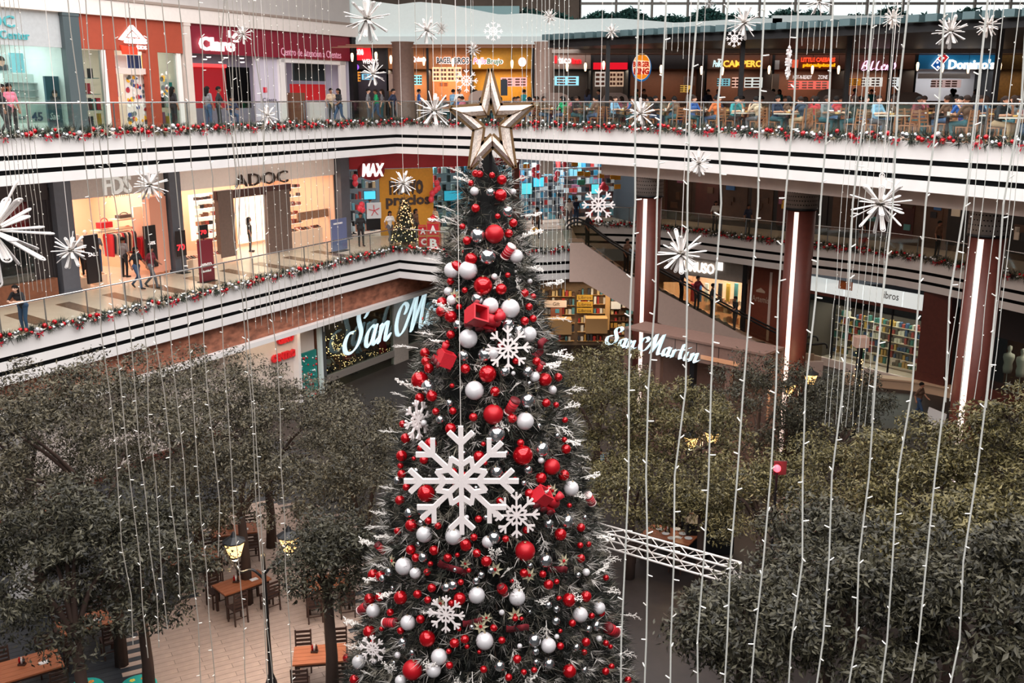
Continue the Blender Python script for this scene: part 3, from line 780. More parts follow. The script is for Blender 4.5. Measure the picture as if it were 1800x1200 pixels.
# 7 round burger sign
r = stall('dark brown food stall with big round burger sign', 1106, 1240, M_sdark, M_sbrown, lamp=50)
c = F5.pt(*F5.sz(1127, 119, 1.2), 1.2); EL = lambda sx, sy, dx, dy, a0, a1, n: [c + F5.u3 * (dx + sx * math.cos(a0 + (a1 - a0) * i / n)) + Vector((0, 0, dy + sy * math.sin(a0 + (a1 - a0) * i / n))) for i in range(n)]
b = MB(); b.prism(EL(.5, .7, 0.02, 0, 0, 2 * math.pi, 28), F5.n3 * .1, 0)
b.V += []; p2 = [p + F5.n3 * .1 for p in EL(.46, .66, 0, .06, 0, 2 * math.pi, 28)]; b.prism(p2, F5.n3 * .02, 1)
up = [p + F5.n3 * .12 for p in EL(.4, .42, 0, .22, .25, math.pi - .25, 14)] ; b.prism(up, F5.n3 * .03, 2)
dn = [p + F5.n3 * .12 for p in EL(.36, .36, 0, -.22, math.pi + .2, 2 * math.pi - .2, 14)]; b.prism(dn, F5.n3 * .03, 2)
b.build('round_sign', [glow('bk_blue', (40, 120, 190), .6), glow('bk_cream', (255, 226, 180), .9), glow('bk_orange', (240, 140, 30), .9)], r)
br = glow('bk_red', (216, 50, 30), .5)
sg = r
F5.text('BURGER', br, r, 1113, 108, 1142, 118, 1.36, .03, bold=.05); F5.text('KING', br, r, 1114, 119.5, 1141, 131, 1.36, .03, bold=.06)
b = MB(); b.bar(c + Vector((0, 0, .7)), Vector((c.x, c.y, 15.5)), .04); b.build('sign_hanger', M_dark, r)
menu(r, 1196, 150, 1214, 162, (240, 190, 90), .7, 1); F5.pxpart('poster', M_sbeige, r, 1202, 134, 1222, 150, 0, .05)
# 8
r = stall('brown food stall with large yellow capital letters', 1240, 1358, M_sbrown, lamp=60)
F5.text('Pollo', glow('ice_lit', (214, 244, 246), 1), r, 1253, 106, 1269, 118, .1, .05, shear=.25, bold=.02)
F5.text('CAMPERO', glow('gold_lit', (250, 206, 80), 1.0), r, 1271, 106, 1340, 118, .1, .06, bold=.03)
menu(r, 1261, 138, 1284, 151, (130, 200, 214), .8, 2); menu(r, 1287, 136, 1304, 154, (240, 190, 170), .9, 1); menu(r, 1309, 136, 1341, 154, (224, 232, 226), .9, 1)
# 9
r = stall('brown food stall with orange and yellow stacked lettering and red menus', 1358, 1488, M_sbrown, lamp=70)
F5.text('LITTLE CAESARS', glow('orange_red_lit', (240, 76, 40), .9), r, 1408, 101, 1468, 109, .1, .05, bold=.05); F5.text('pizza!pizza!', glow('amber_lit', (250, 180, 20), 1), r, 1411, 111, 1468, 119, .1, .05, bold=.05)
F5.pxpart('logo_tile', glow('tile_orange', (226, 90, 60), .7), r, 1393, 105, 1403, 119, 0, .08)
F5.text('HOT-N-READY', W_lit, r, 1394, 132, 1427, 139, .1, .03); F5.text('ZONE', W_lit, r, 1438, 132, 1455, 139, .1, .03)
menu(r, 1386, 142, 1460, 157, (236, 110, 96), .9, 3, ink=(255, 220, 210)); F5.pxpart('white_flag', M_white, r, 1358, 106, 1370, 122, 0, .05)
F5.pxpart('curved_panel', M_cream, r, 1357, 130, 1369, 172, 0, .2)
# 10
r = stall('amber lit food stall with pink glowing script sign', 1488, 1608, M_sbrown, lamp=80)
S1 = [[(.0, .1), (.2, .9), (.5, .95), (.45, .55), (.2, .5), (.55, .4), (.5, .05), (.1, .0)], [(.75, .6), (.7, .1), (.85, .05)], [(1.1, .95), (1.0, .2), (1.15, .02), (1.3, .15)],
      [(1.75, .95), (1.6, .3), (1.75, .02), (2.1, .1)], [(2.25, .3), (2.5, .45), (2.4, .6), (2.2, .4), (2.3, .05), (2.6, .1)], [(2.75, .55), (2.7, .05), (2.85, .45), (3.0, .5), (3.0, .05), (3.15, .1)], [(3.4, .95), (3.3, .3), (3.45, .05), (3.7, .3), (3.6, .8)]]
k, z = F5.sz(1513, 124, .1); pen_letters('script_lettering', S1, glow('pink_script', (250, 200, 236), 1.6), r, F5.pt(k, z, .1), F5.u3, (0, 0, 1), .47, .06, (.16, .1), .1)
menu(r, 1516, 136, 1552, 152, (226, 222, 214), .9, 2); menu(r, 1562, 136, 1582, 152, (220, 226, 226), .9, 1); menu(r, 1491, 138, 1514, 150, (214, 140, 50), .6, 1)
# 11
M_sblue = mat('stall_blue', (18, 108, 156), .5, var=.04, emit=.15, ecol=(18, 108, 156))
r = stall('bright blue pizza stall with domino tile logo and white letters', 1608, 1750, M_sblue, mat('stall_white', (206, 200, 200), .6), lamp=60, col=(.9, .95, 1))
F5.pxpart('white_band', mat('stall_white', (206, 200, 200), .6), r, 1614, 129, 1706, 138, 0, .05); menu(r, 1638, 140, 1690, 154, (210, 180, 176), .6, 2)
F5.text("Domino's", glow('domino_white', (255, 250, 240), 1.3), r, 1667, 104, 1748, 122, .12, .08, bold=.03)
c = F5.pt(*F5.sz(1652, 108, .12), .12); R45 = math.radians(-38)
def rot2(x, y): return (x * math.cos(R45) - y * math.sin(R45), x * math.sin(R45) + y * math.cos(R45))
def rp(pts, d, th, m, b): b.prism([c + F5.u3 * rot2(x, y)[0] + Vector((0, 0, rot2(x, y)[1])) + F5.n3 * d for x, y in pts], F5.n3 * th, m)
b = MB(); w_ = .22; rp([(-w_, -.44), (w_, -.44), (w_, .44), (-w_, .44)], 0, .06, 0, b)
rp([(-.18, .03), (.18, .03), (.18, .4), (-.18, .4)], .06, .02, 1, b); rp([(-.18, -.4), (.18, -.4), (.18, -.03), (-.18, -.03)], .06, .02, 2, b)
for dx, dy in ((0, .21), (-.09, -.14), (.09, -.29)): rp([(dx + .06 * math.cos(t), dy + .06 * math.sin(t)) for t in [i * math.pi / 5 for i in range(10)]], .08, .015, 0, b)
b.build('tile_logo', [glow('domino_white', (255, 250, 240), 1.3), glow('domino_red', (214, 40, 50), .6), glow('domino_blue', (20, 90, 170), .6)], r)
r = stall('dim amber food stall at the far right beside blue pizza stall', 1750, 1860, mat('stall_amber', (128, 92, 40), .6, var=.2), lamp=30)
# round pillars of the food court
for px, w, lab, m in ((709, .55, 'round grey brown pillar between orange food stalls', mat('pillar_stone', (112, 88, 78), .6, var=.1)), (957, .5, 'round beige pillar left of the red and white lettered stall', M_sbeige), (1300 + 35, .0, '', None)):
    if not w: continue
    p = at_y(px, 130, 52.6); b = MB(); b.lathe([(w + .04, 0), (w + .04, .12), (w, .14), (w, 3.95), (w + .05, 3.98), (w + .05, 4.0)], (p.x, p.y, Z3), 20); tag(b.build('round_pillar', m, smooth=True), lab, 'pillar')
# beige booth screens in front of stalls
for px, Y, wd, hh in ((1013 - 40, 50.5, 1.6, 1.5), (1082, 49.5, 1.3, 1.5), (1345 - 12, 47.5, 1.7, 1.65), (1465, 47, 1.5, 1.65), (1595, 46, 1.6, 1.5), (850, 50.5, 1.5, 1.6)):
    p = at_y(px, 160, Y); b = MB(); pts = [(-wd / 2, 0), (wd / 2, 0), (wd / 2, hh - .35), (wd / 2 - .12, hh - .12), (wd / 2 - .4, hh), (-wd / 2 + .4, hh), (-wd / 2 + .12, hh - .12), (-wd / 2, hh - .35)]
    b.prism([(p.x + x, p.y, Z3 + z) for x, z in pts], (0, .12, 0)); b.box(p.x - wd / 2 - .03, p.x + wd / 2 + .03, p.y - .03, p.y + .15, Z3, Z3 + .1)
    tag(b.build('booth_screen', mat('taupe_screen', (150, 128, 118), .7)), 'rounded taupe booth screen standing among the food court tables', 'screen', 'booth screens')
# pendant lamps
STALLS = [(620, 'the dark red sign stall'), (715, 'the round pillar'), (790, 'the arched letter stall'), (880, 'the yellow stall'), (1000, 'the beige stall'), (1072, 'the red band stall'), (1150, 'the round burger sign'), (1295, 'the yellow letter stall'), (1430, 'the orange letter stall'), (1545, 'the pink script stall'), (1680, 'the blue pizza stall'), (1790, 'the amber stall')]
pl = MB(); pl.lathe([(.02, .42), (.05, .40), (.075, .3), (.06, .12), (.035, 0)], n=10); pme = pl.mesh('pendant_glass', glow('pendant_glow', (255, 214, 170), 3.2), smooth=True)
for i, (px, py) in enumerate([(619, 101), (661, 99), (687, 105), (745, 108), (796, 110), (843, 112), (900, 113), (962, 114), (997, 118), (1029, 118), (1061, 115), (1162, 122), (1233, 124), (1270, 125), (1352, 123), (1428, 123), (1474, 123), (1613, 117), (1657, 120), (1702, 122), (1758, 118)]):
    p = at_y(px, py, 52.8); root = thing('pendant_lamp', 'glowing candle shaped pendant lamp before ' + min(STALLS, key=lambda s: abs(s[0] - px))[1], 'lamp', (p.x, p.y, p.z - .2), 'food court pendant lamps')
    inst('lamp_glass', pme, (p.x, p.y, p.z - .2), root)
    b = MB(); b.tube([(p.x, p.y, p.z + .2), (p.x, p.y, 15.8 if px < 975 else 15.46)], .012, 5); b.build('cord', M_dark, root)

# ------------------------------------------------ middle floor, left gallery
F2 = Facade(CORNER + NL * 5.1 - DL * 30, CORNER + NL * 5.1 + DL * 3.0)
def k2(px, py=440): return F2.sz(px, py)[0]
ZC = 10.9
WARM = (1, .9, .8)
# far-left dark shop with red clothes
ka, kb = k2(-160, 480), k2(98, 480)
r = F2.shop('dark sports shop front with red shirts in its window, far left of middle floor', ka, Z2)
shell(F2, r, ka, kb, Z2, 9.8, 4, mat('sport_dark', (40, 36, 38), .6), lamp=330, col=(1, .9, .85))
F2.part('bulkhead', M_sdark, r, ka, kb, 9.6, ZC, -.1, .05)
F2.pxpart('plinth', mat('wood_plinth', (120, 74, 50), .5, var=.15), r, -40, 500, 106, 570, -.1, .2)
F2.pxpart('dark_window_wall', mat('window_black', (44, 40, 42), .3), r, 56, 330, 97, 492, -.1, -.02)
for i, (x0, x1) in enumerate(((-30, -8), (0, 22), (26, 50))):
    F2.pxpart('hanging_shirts', mat('red_cloth', (206, 56, 66), .8, var=.15), r, x0, 338, x1, 400, -.5, -.2); F2.pxpart('hanging_shirts', mat('dark_cloth', (60, 50, 60), .8), r, x0 + 2, 402, x1, 470, -.5, -.2)
F2.part('glass_pane', M_glassdk, r, ka, kb - .9, Z2 + .6, 9.6, 0, .02)
pillar(F2, 112, 430, .75, Z2, ZC, 'slate grey pillar left of the warm clothes shop, middle floor')
pillar(F2, 306, 400, .62, Z2, ZC, 'slate grey pillar between clothes shop and shoe shop')
pillar(F2, 598, 370, .75, Z2, ZC, 'slate grey pillar between shoe shop and red electronics shop', d=.4)
# clothes shop
ka, kb = k2(122), k2(296)
r = F2.shop('warm lit clothes shop with three metal letters on its taupe bulkhead', ka, Z2)
M_peach = mat('peach_wall', (240, 196, 164), .7)
shell(F2, r, ka, kb, Z2, 9.75, 4.5, M_peach, mceil=M_peach, lamp=250, col=WARM)
F2.part('bulkhead', mat('taupe_bulkhead', (184, 174, 168), .7, var=.06), r, ka, kb, 9.5, ZC, -.1, .06)
F2.text('FDS', mat('steel_letters', (240, 244, 244), .3, .2, emit=.25, ecol=(230, 230, 220)), r, 180, 309, 229, 341, .08, .1, bold=.015)
F2.text('F A S H I O N', mat('tan_print', (170, 130, 110), .6), r, 186, 343, 227, 346, .08, .01)
F2.pxpart('side_panel', mat('salmon_panel', (224, 158, 132), .7), r, 266, 345, 296, 478, -.3, .04)
F2.pxpart('wall_panel', mat('cream_panel', (240, 222, 206), .6), r, 236, 362, 264, 420, -1.4, -1.3)
for (x0, y0, x1, y1, c_) in ((175, 382, 194, 402, (206, 30, 40)), (208, 372, 230, 384, (70, 60, 58)), (219, 396, 232, 403, (200, 40, 50))):
    k0, z0 = F2.sz(x0, y1, -1.5); k1, z1 = F2.sz(x1, y0, -1.5); b = MB(); F2.box(b, k0, k1, z0, z0 + (z1 - z0) * .6, -1.7, -1.4)
    cc = F2.pt((k0 + k1) / 2, z0 + (z1 - z0) * .6, -1.55); b.tube([cc + F2.u3 * ((k1 - k0) * .3 * math.cos(t)) + Vector((0, 0, (z1 - z0) * .4 * math.sin(t))) for t in [j * math.pi / 6 for j in range(7)]], .02, 5)
    tag(b.build('handbag', mat(f'bag_{c_[0]}_{c_[1]}', c_, .5)), {206: 'red handbag with arched handle on the upper shelf of clothes shop', 70: 'black handbag on the upper shelf of the clothes shop', 200: 'small red handbag on lower shelf of the clothes shop'}[c_[0]], 'bag')
F2.pxpart('bag_shelf', mat('pale_shelf', (214, 190, 160), .6), r, 172, 402, 232, 406, -1.8, -1.3); F2.pxpart('bag_shelf', mat('pale_shelf', (214, 190, 160), .6), r, 205, 384, 236, 387, -1.8, -1.3)
# rails of clothes
for x0, x1, y0, y1, cols in ((186, 232, 412, 455, [(190, 40, 50), (60, 60, 64), (220, 200, 180), (40, 40, 44), (230, 180, 150)]), (236, 262, 418, 462, [(200, 30, 40), (170, 40, 60), (90, 50, 60)])):
    k0, k1 = F2.sz(x0, y0, -1.2)[0], F2.sz(x1, y0, -1.2)[0]; zt = F2.sz(x0, y0, -1.2)[1]; zb = F2.sz(x0, y1, -1.2)[1]
    rk = thing('clothes_rail', f'clothes rail of {"mixed dark and pale" if x0 < 200 else "red"} garments in warm lit shop', 'clothes rail', F2.pt((k0 + k1) / 2, Z2, -1.2))
    b = MB(); b.tube([F2.pt(k0, Z2, -1.2), F2.pt(k0, zt + .05, -1.2), F2.pt(k1, zt + .05, -1.2), F2.pt(k1, Z2, -1.2)], .02, 5); b.build('rail', M_steel, rk)
    n = int((k1 - k0) / .11)
    for i in range(n):
        k = k0 + .08 + (k1 - k0 - .16) * i / max(1, n - 1); b = MB(); hgt = (zt - zb) * random.uniform(.8, 1)
        b.prism([F2.pt(k, zt, -1.45), F2.pt(k, zt - .12, -1.5), F2.pt(k, zt - hgt, -1.45), F2.pt(k, zt - hgt, -.95), F2.pt(k, zt - .12, -.9), F2.pt(k, zt, -.95)], F2.u3 * .06)
        c_ = cols[i % len(cols)]; b.build('garment', mat(f'garment_{c_[0]}_{c_[1]}_{c_[2]}', c_, .85), rk)
for x in (253, 270): pass
F2.pxpart('price_totem', mat('black_panel', (30, 26, 28), .4), r, 256, 396, 276, 470, .02, .12)
F2.text('-50%', W_lit, r, 260, 424, 273, 430, .13, .01)
F2.pxpart('price_totem', mat('black_panel', (30, 26, 28), .4), r, 152, 412, 176, 498, .3, .4)
F2.text('SALE', W_lit, r, 155, 444, 172, 450, .41, .01)
# shoe shop
ka, kb = k2(312), k2(592)
r = F2.shop('warm lit shoe shop with thin metal capital letters on cream bulkhead', ka, Z2)
shell(F2, r, ka, kb, Z2, 9.75, 4.0, M_peach, mceil=M_peach, lamp=380, col=WARM)
F2.part('bulkhead', mat('cream_bulkhead', (236, 226, 218), .7, var=.03), r, ka, kb, 9.4, ZC, -.1, .06)
F2.pxpart('dark_lintel', mat('dark_lintel', (70, 42, 38), .6), r, 380, 330, 512, 344, -.1, .12)
for x0, x1 in ((386, 413), (472, 512)): F2.pxpart('portal_pier', mat('taupe_pier', (104, 88, 80), .6, var=.1), r, x0, 334, x1, 452, -.1, .14)
F2.text('ADOC', mat('bronze_letters', (70, 58, 52), .4, .5), r, 411, 303, 505, 325, .1, .08)
stock(F2, r, k2(330), k2(384), Z2 + .9, Z2 + 3.5, -2.6, 7, 9, P_shoe, h=.5, seed=11, name='shoes', shelf=glow('lit_shelf', (255, 240, 226), .9))
F2.pxpart('lit_back', glow('lit_back', (255, 236, 214), .8), r, 335, 340, 384, 420, -2.7, -2.62)
stock(F2, r, k2(516), k2(560), Z2 + .6, Z2 + 3.3, -1.2, 6, 8, P_shoe, h=.5, seed=12, name='shoes', shelf=glow('lit_shelf', (255, 240, 226), .9))
stock(F2, r, k2(418), k2(470), Z2 + .6, Z2 + 3.0, -2.6, 6, 8, P_shoe, h=.5, seed=13, name='shoes', shelf=glow('lit_shelf', (255, 240, 226), .9))
F2.pxpart('lit_back', glow('lit_back', (255, 236, 214), .8), r, 418, 345, 470, 425, -2.7, -2.62)
for x0, x1, y0, y1 in ((330, 392, 452, 476), (510, 568, 404, 440), (316, 340, 458, 480)): 
    F2.pxpart('shoe_table', mat('ivory_table', (232, 204, 176), .5), r, x0, y0, x1, y1, -.4, .1)
    k0, k1 = F2.sz(x0, y0, 0)[0], F2.sz(x1, y0, 0)[0]; zt = F2.sz((x0 + x1) / 2, y0, .1)[1]
    g = MB()
    for i in range(int((k1 - k0) / .16)):
        kk = k0 + .1 + i * .16; cpt = F2.pt(kk, zt, -.15)
        g.prism([cpt + F2.n3 * x + Vector((0, 0, z)) for x, z in ((-.13, 0), (.13, 0), (.13, .03), (.03, .06), (-.06, .11), (-.13, .11))], F2.u3 * .07, i % len(P_shoe))
    o = g.build('shoes', P_shoe, r); o['kind'] = 'stuff'
F2.pxpart('woven_panel', mat('woven_wood', (150, 116, 92), .8, var=.2, scale=12), r, 524, 370, 580, 384, -.5, -.4)
# offer signs standing in front of the shoe shop
def sign_board(f, label, x0, y0, x1, y1, d, m, txt=None, tm=None, tb=None, post=True):
    k0, _ = f.sz(x0, (y0 + y1) / 2, d); k1, _ = f.sz(x1, (y0 + y1) / 2, d); xm = (x0 + x1) / 2; z1 = f.sz(xm, y0, d)[1]; z0 = f.sz(xm, y1, d)[1]
    floor = Z2
    rt = thing('sign_board', label, 'sign', f.pt((k0 + k1) / 2, floor, d))
    f.part('panel', m, rt, k0, k1, z0, z1, d - .03, d)
    if z0 > floor + .1:
        b = MB(); c = f.pt((k0 + k1) / 2, floor, d - .015); b.tube([c + Vector((0, 0, .02)), c + Vector((0, 0, z0 - floor))], .025, 6); b.build('pole', M_dark, rt)
    b = MB(); c = f.pt((k0 + k1) / 2, floor, d - .015); b.obox(c + Vector((0, 0, .015)), f.u3 * (k1 - k0) * .45, f.n3 * .2, (0, 0, .015)); b.build('foot', M_dark, rt)
    if txt:
        for (t, a0, b0, a1, b1, mm) in txt: f.text(t, mm, rt, a0, b0, a1, b1, d, .012, bold=.03)
    return rt
redp = glow('red_digits', (240, 50, 60), .8); whp = mat('white_print', (240, 240, 240), .5)
sign_board(F2, 'black sign with red seventy in white frame before the shoe shop', 349, 395, 366, 419, 1.5, mat('black_panel', (30, 26, 28), .4), [('70', 352, 404, 363, 412, redp)])
sign_board(F2, 'tall maroon poster stand with brown photo behind the garland', 349, 421, 376, 495, 2.9, mat('maroon_poster', (112, 30, 42), .5), [('EVENTO', 353, 462, 372, 468, whp), ('Navidad', 354, 474, 371, 478, whp)])
sign_board(F2, 'black floor sign with red seventy beside the slate pillar', 310, 405, 327, 450, .5, mat('black_panel', (30, 26, 28), .4), [('70', 311, 429, 325, 440, redp)])
sign_board(F2, 'blue translucent directory stand beside the shoe shop', 582, 384, 610, 440, 2.6, mat('blue_directory', (96, 108, 146), .3), [('DIRECTORIO', 586, 391, 602, 394, whp)])
# ------------------------------------------------ middle floor: red electronics shop in the corner
P2 = F2.pt(F2.sz(604, 400)[0], 0, 0)
FM = Facade((P2.x, P2.y), (P2.x + 10, P2.y + 4.2))
kb = FM.sz(1120, 380)[0]
r = FM.shop('red electronics shop with white lettered oval sign and yellow banner', 0, Z2)
shell(FM, r, 0, kb, Z2, 9.9, 5, mat('elec_wall', (70, 78, 86), .6), mceil=mat('elec_ceil', (120, 126, 130), .7), lamp=900, col=(.95, .98, 1))
M_red = mat('deep_red_band', (150, 14, 28), .5, var=.06, scale=3)
k_r = FM.sz(912, 300)[0]
FM.part('bulkhead', M_red, r, 0, k_r, 9.62, ZC + .2, -.1, .1); FM.part('bulkhead', mat('brown_grey_band', (120, 96, 84), .6), r, k_r, kb, 9.9, ZC + .2, -.1, .05)
c = FM.pt(*FM.sz(654, 299, .2), .14); b = MB(); b.prism([c + FM.u3 * .68 * math.cos(t) + Vector((0, 0, -.03 + .5 * math.sin(t))) for t in [j * math.pi / 14 for j in range(28)]], FM.n3 * .08); b.build('oval_sign', mat('oval_maroon', (110, 16, 26), .4), r)
FM.text('MAX', glow('max_white', (255, 250, 246), 1.4), r, 636, 287, 675, 310, .24, .08, bold=.04, shear=.15)
FM.pxpart('yellow_banner', mat('yellow_banner', (206, 146, 46), .6, var=.06), r, 668, 296, 762, 412, -.12, -.05)
dk = mat('dark_slogan', (66, 54, 50), .5)
FM.text('nuevo', dk, r, 684, 316, 744, 342, -.04, .02, bold=.04); FM.text('precios', dk, r, 678, 342, 756, 366, -.04, .02, bold=.04)
for n_, (x0, x1, rw, cl, d) in enumerate(((612, 668, 6, 9, -1.0), (764, 905, 7, 18, -1.2), (915, 1015, 8, 14, -2.0), (1015, 1112, 7, 13, -2.5))):
    stock(FM, r, FM.sz(x0, 360)[0], FM.sz(x1, 360)[0], Z2 + .25, Z2 + 3.7, d, rw, cl, P_elec, h=.85, seed=20 + n_, name='boxed_goods', shelf=mat('grey_shelf', (150, 156, 160), .5))
scr = [glow('screen_blue', (70, 190, 226), 1.2), glow('screen_teal', (90, 210, 220), 1.0)]
for i, (x0, y0, x1, y1, d) in enumerate(((781, 335, 818, 352, -.6), (917, 322, 935, 341, -1.2), (938, 312, 956, 328, -1.2), (1040, 324, 1053, 340, -1.6), (640, 336, 660, 350, -.8))):
    p = FM.pxpart('television', M_dark, r, x0 - 1, y0 - 1, x1 + 1, y1 + 1, d, d + .06); FM.pxpart('screen', scr[i % 2], p, x0, y0, x1, y1, d + .06, d + .07)
FM.pxpart('white_column', M_white, r, 950, 282, 972, 306, -.4, -.2)
FM.pxpart('brown_mullion', M_brown, r, 904, 280, 913, 420, -.1, .2)
FM.pxpart('teal_board', mat('teal_board', (60, 150, 136), .5), r, 1016, 316, 1028, 325, -1, -.9)
for i, (x, y) in enumerate(((1020, 305), (1032, 306), (1056, 309), (1078, 311), (1085, 312), (925, 292), (1010, 288), (1085, 328))):
    FM.pxpart('price_tag', mat('yellow_tag', (224, 160, 40), .5), r, x - 5, y - 4, x + 6, y + 4, -.5, -.48)
FM.part('glass_pane', M_glassdk, r, FM.sz(764, 350)[0], k_r, Z2, 9.6, 0, .02)
# starfish style panel on easel
sb = MB(); FM.pxpart('picture_panel', mat('pale_picture', (206, 214, 220), .4), r, 645, 356, 670, 384, .6, .65)
c = FM.pt(*FM.sz(658, 370, .66), .66); b = MB()
for j in range(5): a = j * 2 * math.pi / 5 + .4; b.bar(c, c + FM.u3 * (.3 * math.cos(a)) + Vector((0, 0, .3 * math.sin(a))), .05, .03)
b.build('red_star_print', mat('red_print', (200, 40, 60), .5), r)
FM.pxpart('panel_stand', M_dark, r, 645, 384, 669, 404, .5, .62)
# balloons tied by the shop front
bl = MB(); bl.ball((0, 0, 0), .16, 12, 9, sc=(1, 1, 1.15)); bl.lathe([(.0, -.21), (.03, -.2), (.015, -.17)], n=6); blm = bl.mesh('balloon', mat('balloon_red', (226, 66, 84), .3), smooth=True)
for i, (x, y, d) in enumerate(((624, 312, .3), (624.5, 322, .3), (636, 360, .7), (637, 368, .7), (633, 366, .7), (770, 330, .3), (766, 334, .3), (768, 322, .3), (760, 340, .3), (758, 350, .3), (939, 299, -.3), (940, 307, -.3), (946, 294, -.3), (918, 313, -.3), (980, 305, -.3), (978, 314, -.3), (1061, 325, -.4), (1058, 330, -.4), (1066, 331, -.4), (947, 309, -.3), (992, 288, -.3))):
    k, z = FM.sz(x, y, d); o = inst('balloon', blm, FM.pt(k, z, d), None, (0, 0, i)); tag(o, 'red balloon ' + ('left of the oval sign' if x < 625 else 'above the standing man by the easel' if x < 650 else 'right of the yellow banner' if x < 800 else 'in the shop window right of the tree star' if x < 1000 else 'near the hanging white snowflake'), 'balloon', 'red balloons of the electronics shop')
# lit Christmas tree and letter blocks on the middle floor corner

# ================================================================== GROUND FLOOR SHOPS (left)
LE = LEFT_EDGE[:-1] + [CORNER, CORNER + DL * 5, CORNER + DL * 10]
b = MB(); sweep(b, LE, .35, .6, 3.66, 4.72); structure(b.build('trim_9', M_rustic))
b = MB(); sweep(b, LE, .05, .62, 3.46, 3.66); structure(b.build('trim_10', M_white))
b = MB(); sweep(b, LE, .62, 1.3, 3.5, 3.62); structure(b.build('trim_11', M_grey))
F1 = Facade(CORNER + NL * 1.0 - DL * 32, CORNER + NL * 1.0)
F1b = Facade(CORNER + NL * 1.0 + DL * 9, (3.2, 58.2))
def k1(px, py=640): return F1.sz(px, py)[0]
KC = (CORNER + NL * 1.0 - F1.p).length + 9
# restaurant
ka, kb = k1(562), KC
r = F1.shop('glazed restaurant front with large pale blue script letters, ground floor left', ka, 0)
F1.part('back_wall', mat('rest_wall', (86, 60, 46), .7, var=.2, scale=3), r, ka, kb, 0, 3.6, -5, -4.9); F1.part('side_wall', M_sbrown, r, ka, ka + .1, 0, 3.5, -5, 0)
F1.part('shop_ceiling', mat('rest_ceiling', (70, 56, 48), .7), r, ka, kb, 3.5, 3.6, -5, 0)
area_light('restaurant_lamp', F1.pt((ka + kb) / 2, 3.4, -2.4), (0, 0, math.atan2(F1.u.y, F1.u.x)), (kb - ka) * .8, 3, 70, (1, .8, .6))
F1.part('corner_post', mat('aqua_white', (214, 226, 224), .4), r, ka, ka + .14, 0, 3.5, -.1, .1); F1.part('steel_post', mat('steel_dark', (92, 96, 96), .4, .4), r, ka + .14, ka + .45, 0, 3.5, -.12, .04)
zb = F1.sz(640, 642)[1]
F1.part('transom_beam', mat('transom_grey', (128, 120, 114), .5, .2), r, ka + .4, kb, zb - .12, zb + .2, -.1, .08)
F1.part('stone_pier', mat('pier_grey', (150, 140, 132), .6, var=.08), r, k1(692), k1(716), 0, 3.5, -.15, .1)
F1.part('upper_pane', M_glassdk, r, ka + .4, kb, zb + .2, 3.5, 0, .02); F1.part('lower_pane', M_glassdk, r, ka + .4, kb, 0, zb - .12, 0, .02)
F1.pxpart('red_banner', mat('red_banner', (186, 24, 34), .6), r, 668, 570, 680, 656, -1.2, -1.15)
SAN = [[(.64, .72), (.74, .86), (.66, .99), (.47, .97), (.36, .80), (.44, .60), (.55, .38), (.48, .14), (.27, .0), (.04, .04), (-.05, .24), (.04, .44), (.22, .46)],
       [(1.12, .40), (.98, .46), (.82, .32), (.80, .10), (.90, .0), (1.04, .12), (1.14, .42)], [(1.15, .45), (1.08, .12), (1.15, .0), (1.28, .12)],
       [(1.36, .42), (1.36, .2), (1.33, .0)], [(1.34, .15), (1.48, .40), (1.62, .42), (1.60, .2), (1.60, .04), (1.68, .0), (1.78, .12)]]
MAR = [[(2.36, .50), (2.42, .66), (2.26, .76), (2.08, .60), (2.02, .28), (2.14, .02), (2.36, .06), (2.56, .40), (2.82, 1.0)], [(2.82, 1.0), (2.80, .5), (2.74, .0)],
       [(2.74, .0), (2.98, .5), (3.22, 1.05)], [(3.22, 1.05), (3.16, .5), (3.14, .1), (3.22, .0), (3.36, .12)],
       [(3.74, .40), (3.60, .46), (3.46, .32), (3.44, .10), (3.54, .0), (3.66, .12), (3.76, .42)], [(3.77, .45), (3.72, .12), (3.78, .0), (3.9, .12)],
       [(4.0, .42), (4.0, .2), (3.97, .0)], [(3.98, .18), (4.1, .40), (4.22, .42)],
       [(4.46, .78), (4.40, .3), (4.44, .03), (4.56, .06)], [(4.28, .46), (4.62, .50)], [(4.74, .42), (4.70, .1), (4.78, .0), (4.9, .12)], [(4.80, .62), (4.82, .66)],
       [(5.02, .42), (5.02, .2), (4.99, .0)], [(5.0, .15), (5.14, .40), (5.28, .42), (5.26, .2), (5.26, .04), (5.34, .0), (5.46, .14)]]
M_ice = glow('ice_blue_letters', (206, 232, 240), .75)
k, z = F1.sz(602, 626, .35); s_ = (F1.sz(765, 594, .35)[0] - k) / 3.95
pen_letters('script_lettering', SAN + MAR, M_ice, r, F1.pt(k, z, .35), F1.u3, (0, 0, 1), s_, .1, (.09, .045), .28)
# fairy lights inside the restaurant window
g = MB(); R = random.Random(9)
for i in range(150):
    x = R.gauss(590, 14); y = R.gauss(612, 24); kk, zz = F1.sz(x, y, -1.2); g.ball(F1.pt(kk, zz, -1.2 + R.uniform(-.5, .4)), R.uniform(.012, .03), 5, 4)
for i in range(60):
    x = R.uniform(600, 690); y = 640 - (x - 600) * .32 + R.gauss(0, 3); kk, zz = F1.sz(x, y, -.6); g.ball(F1.pt(kk, zz, -.6), .015, 5, 4)
o = g.build('fairy_lights', glow('fairy_glow', (255, 206, 140), 4), r); o['kind'] = 'stuff'
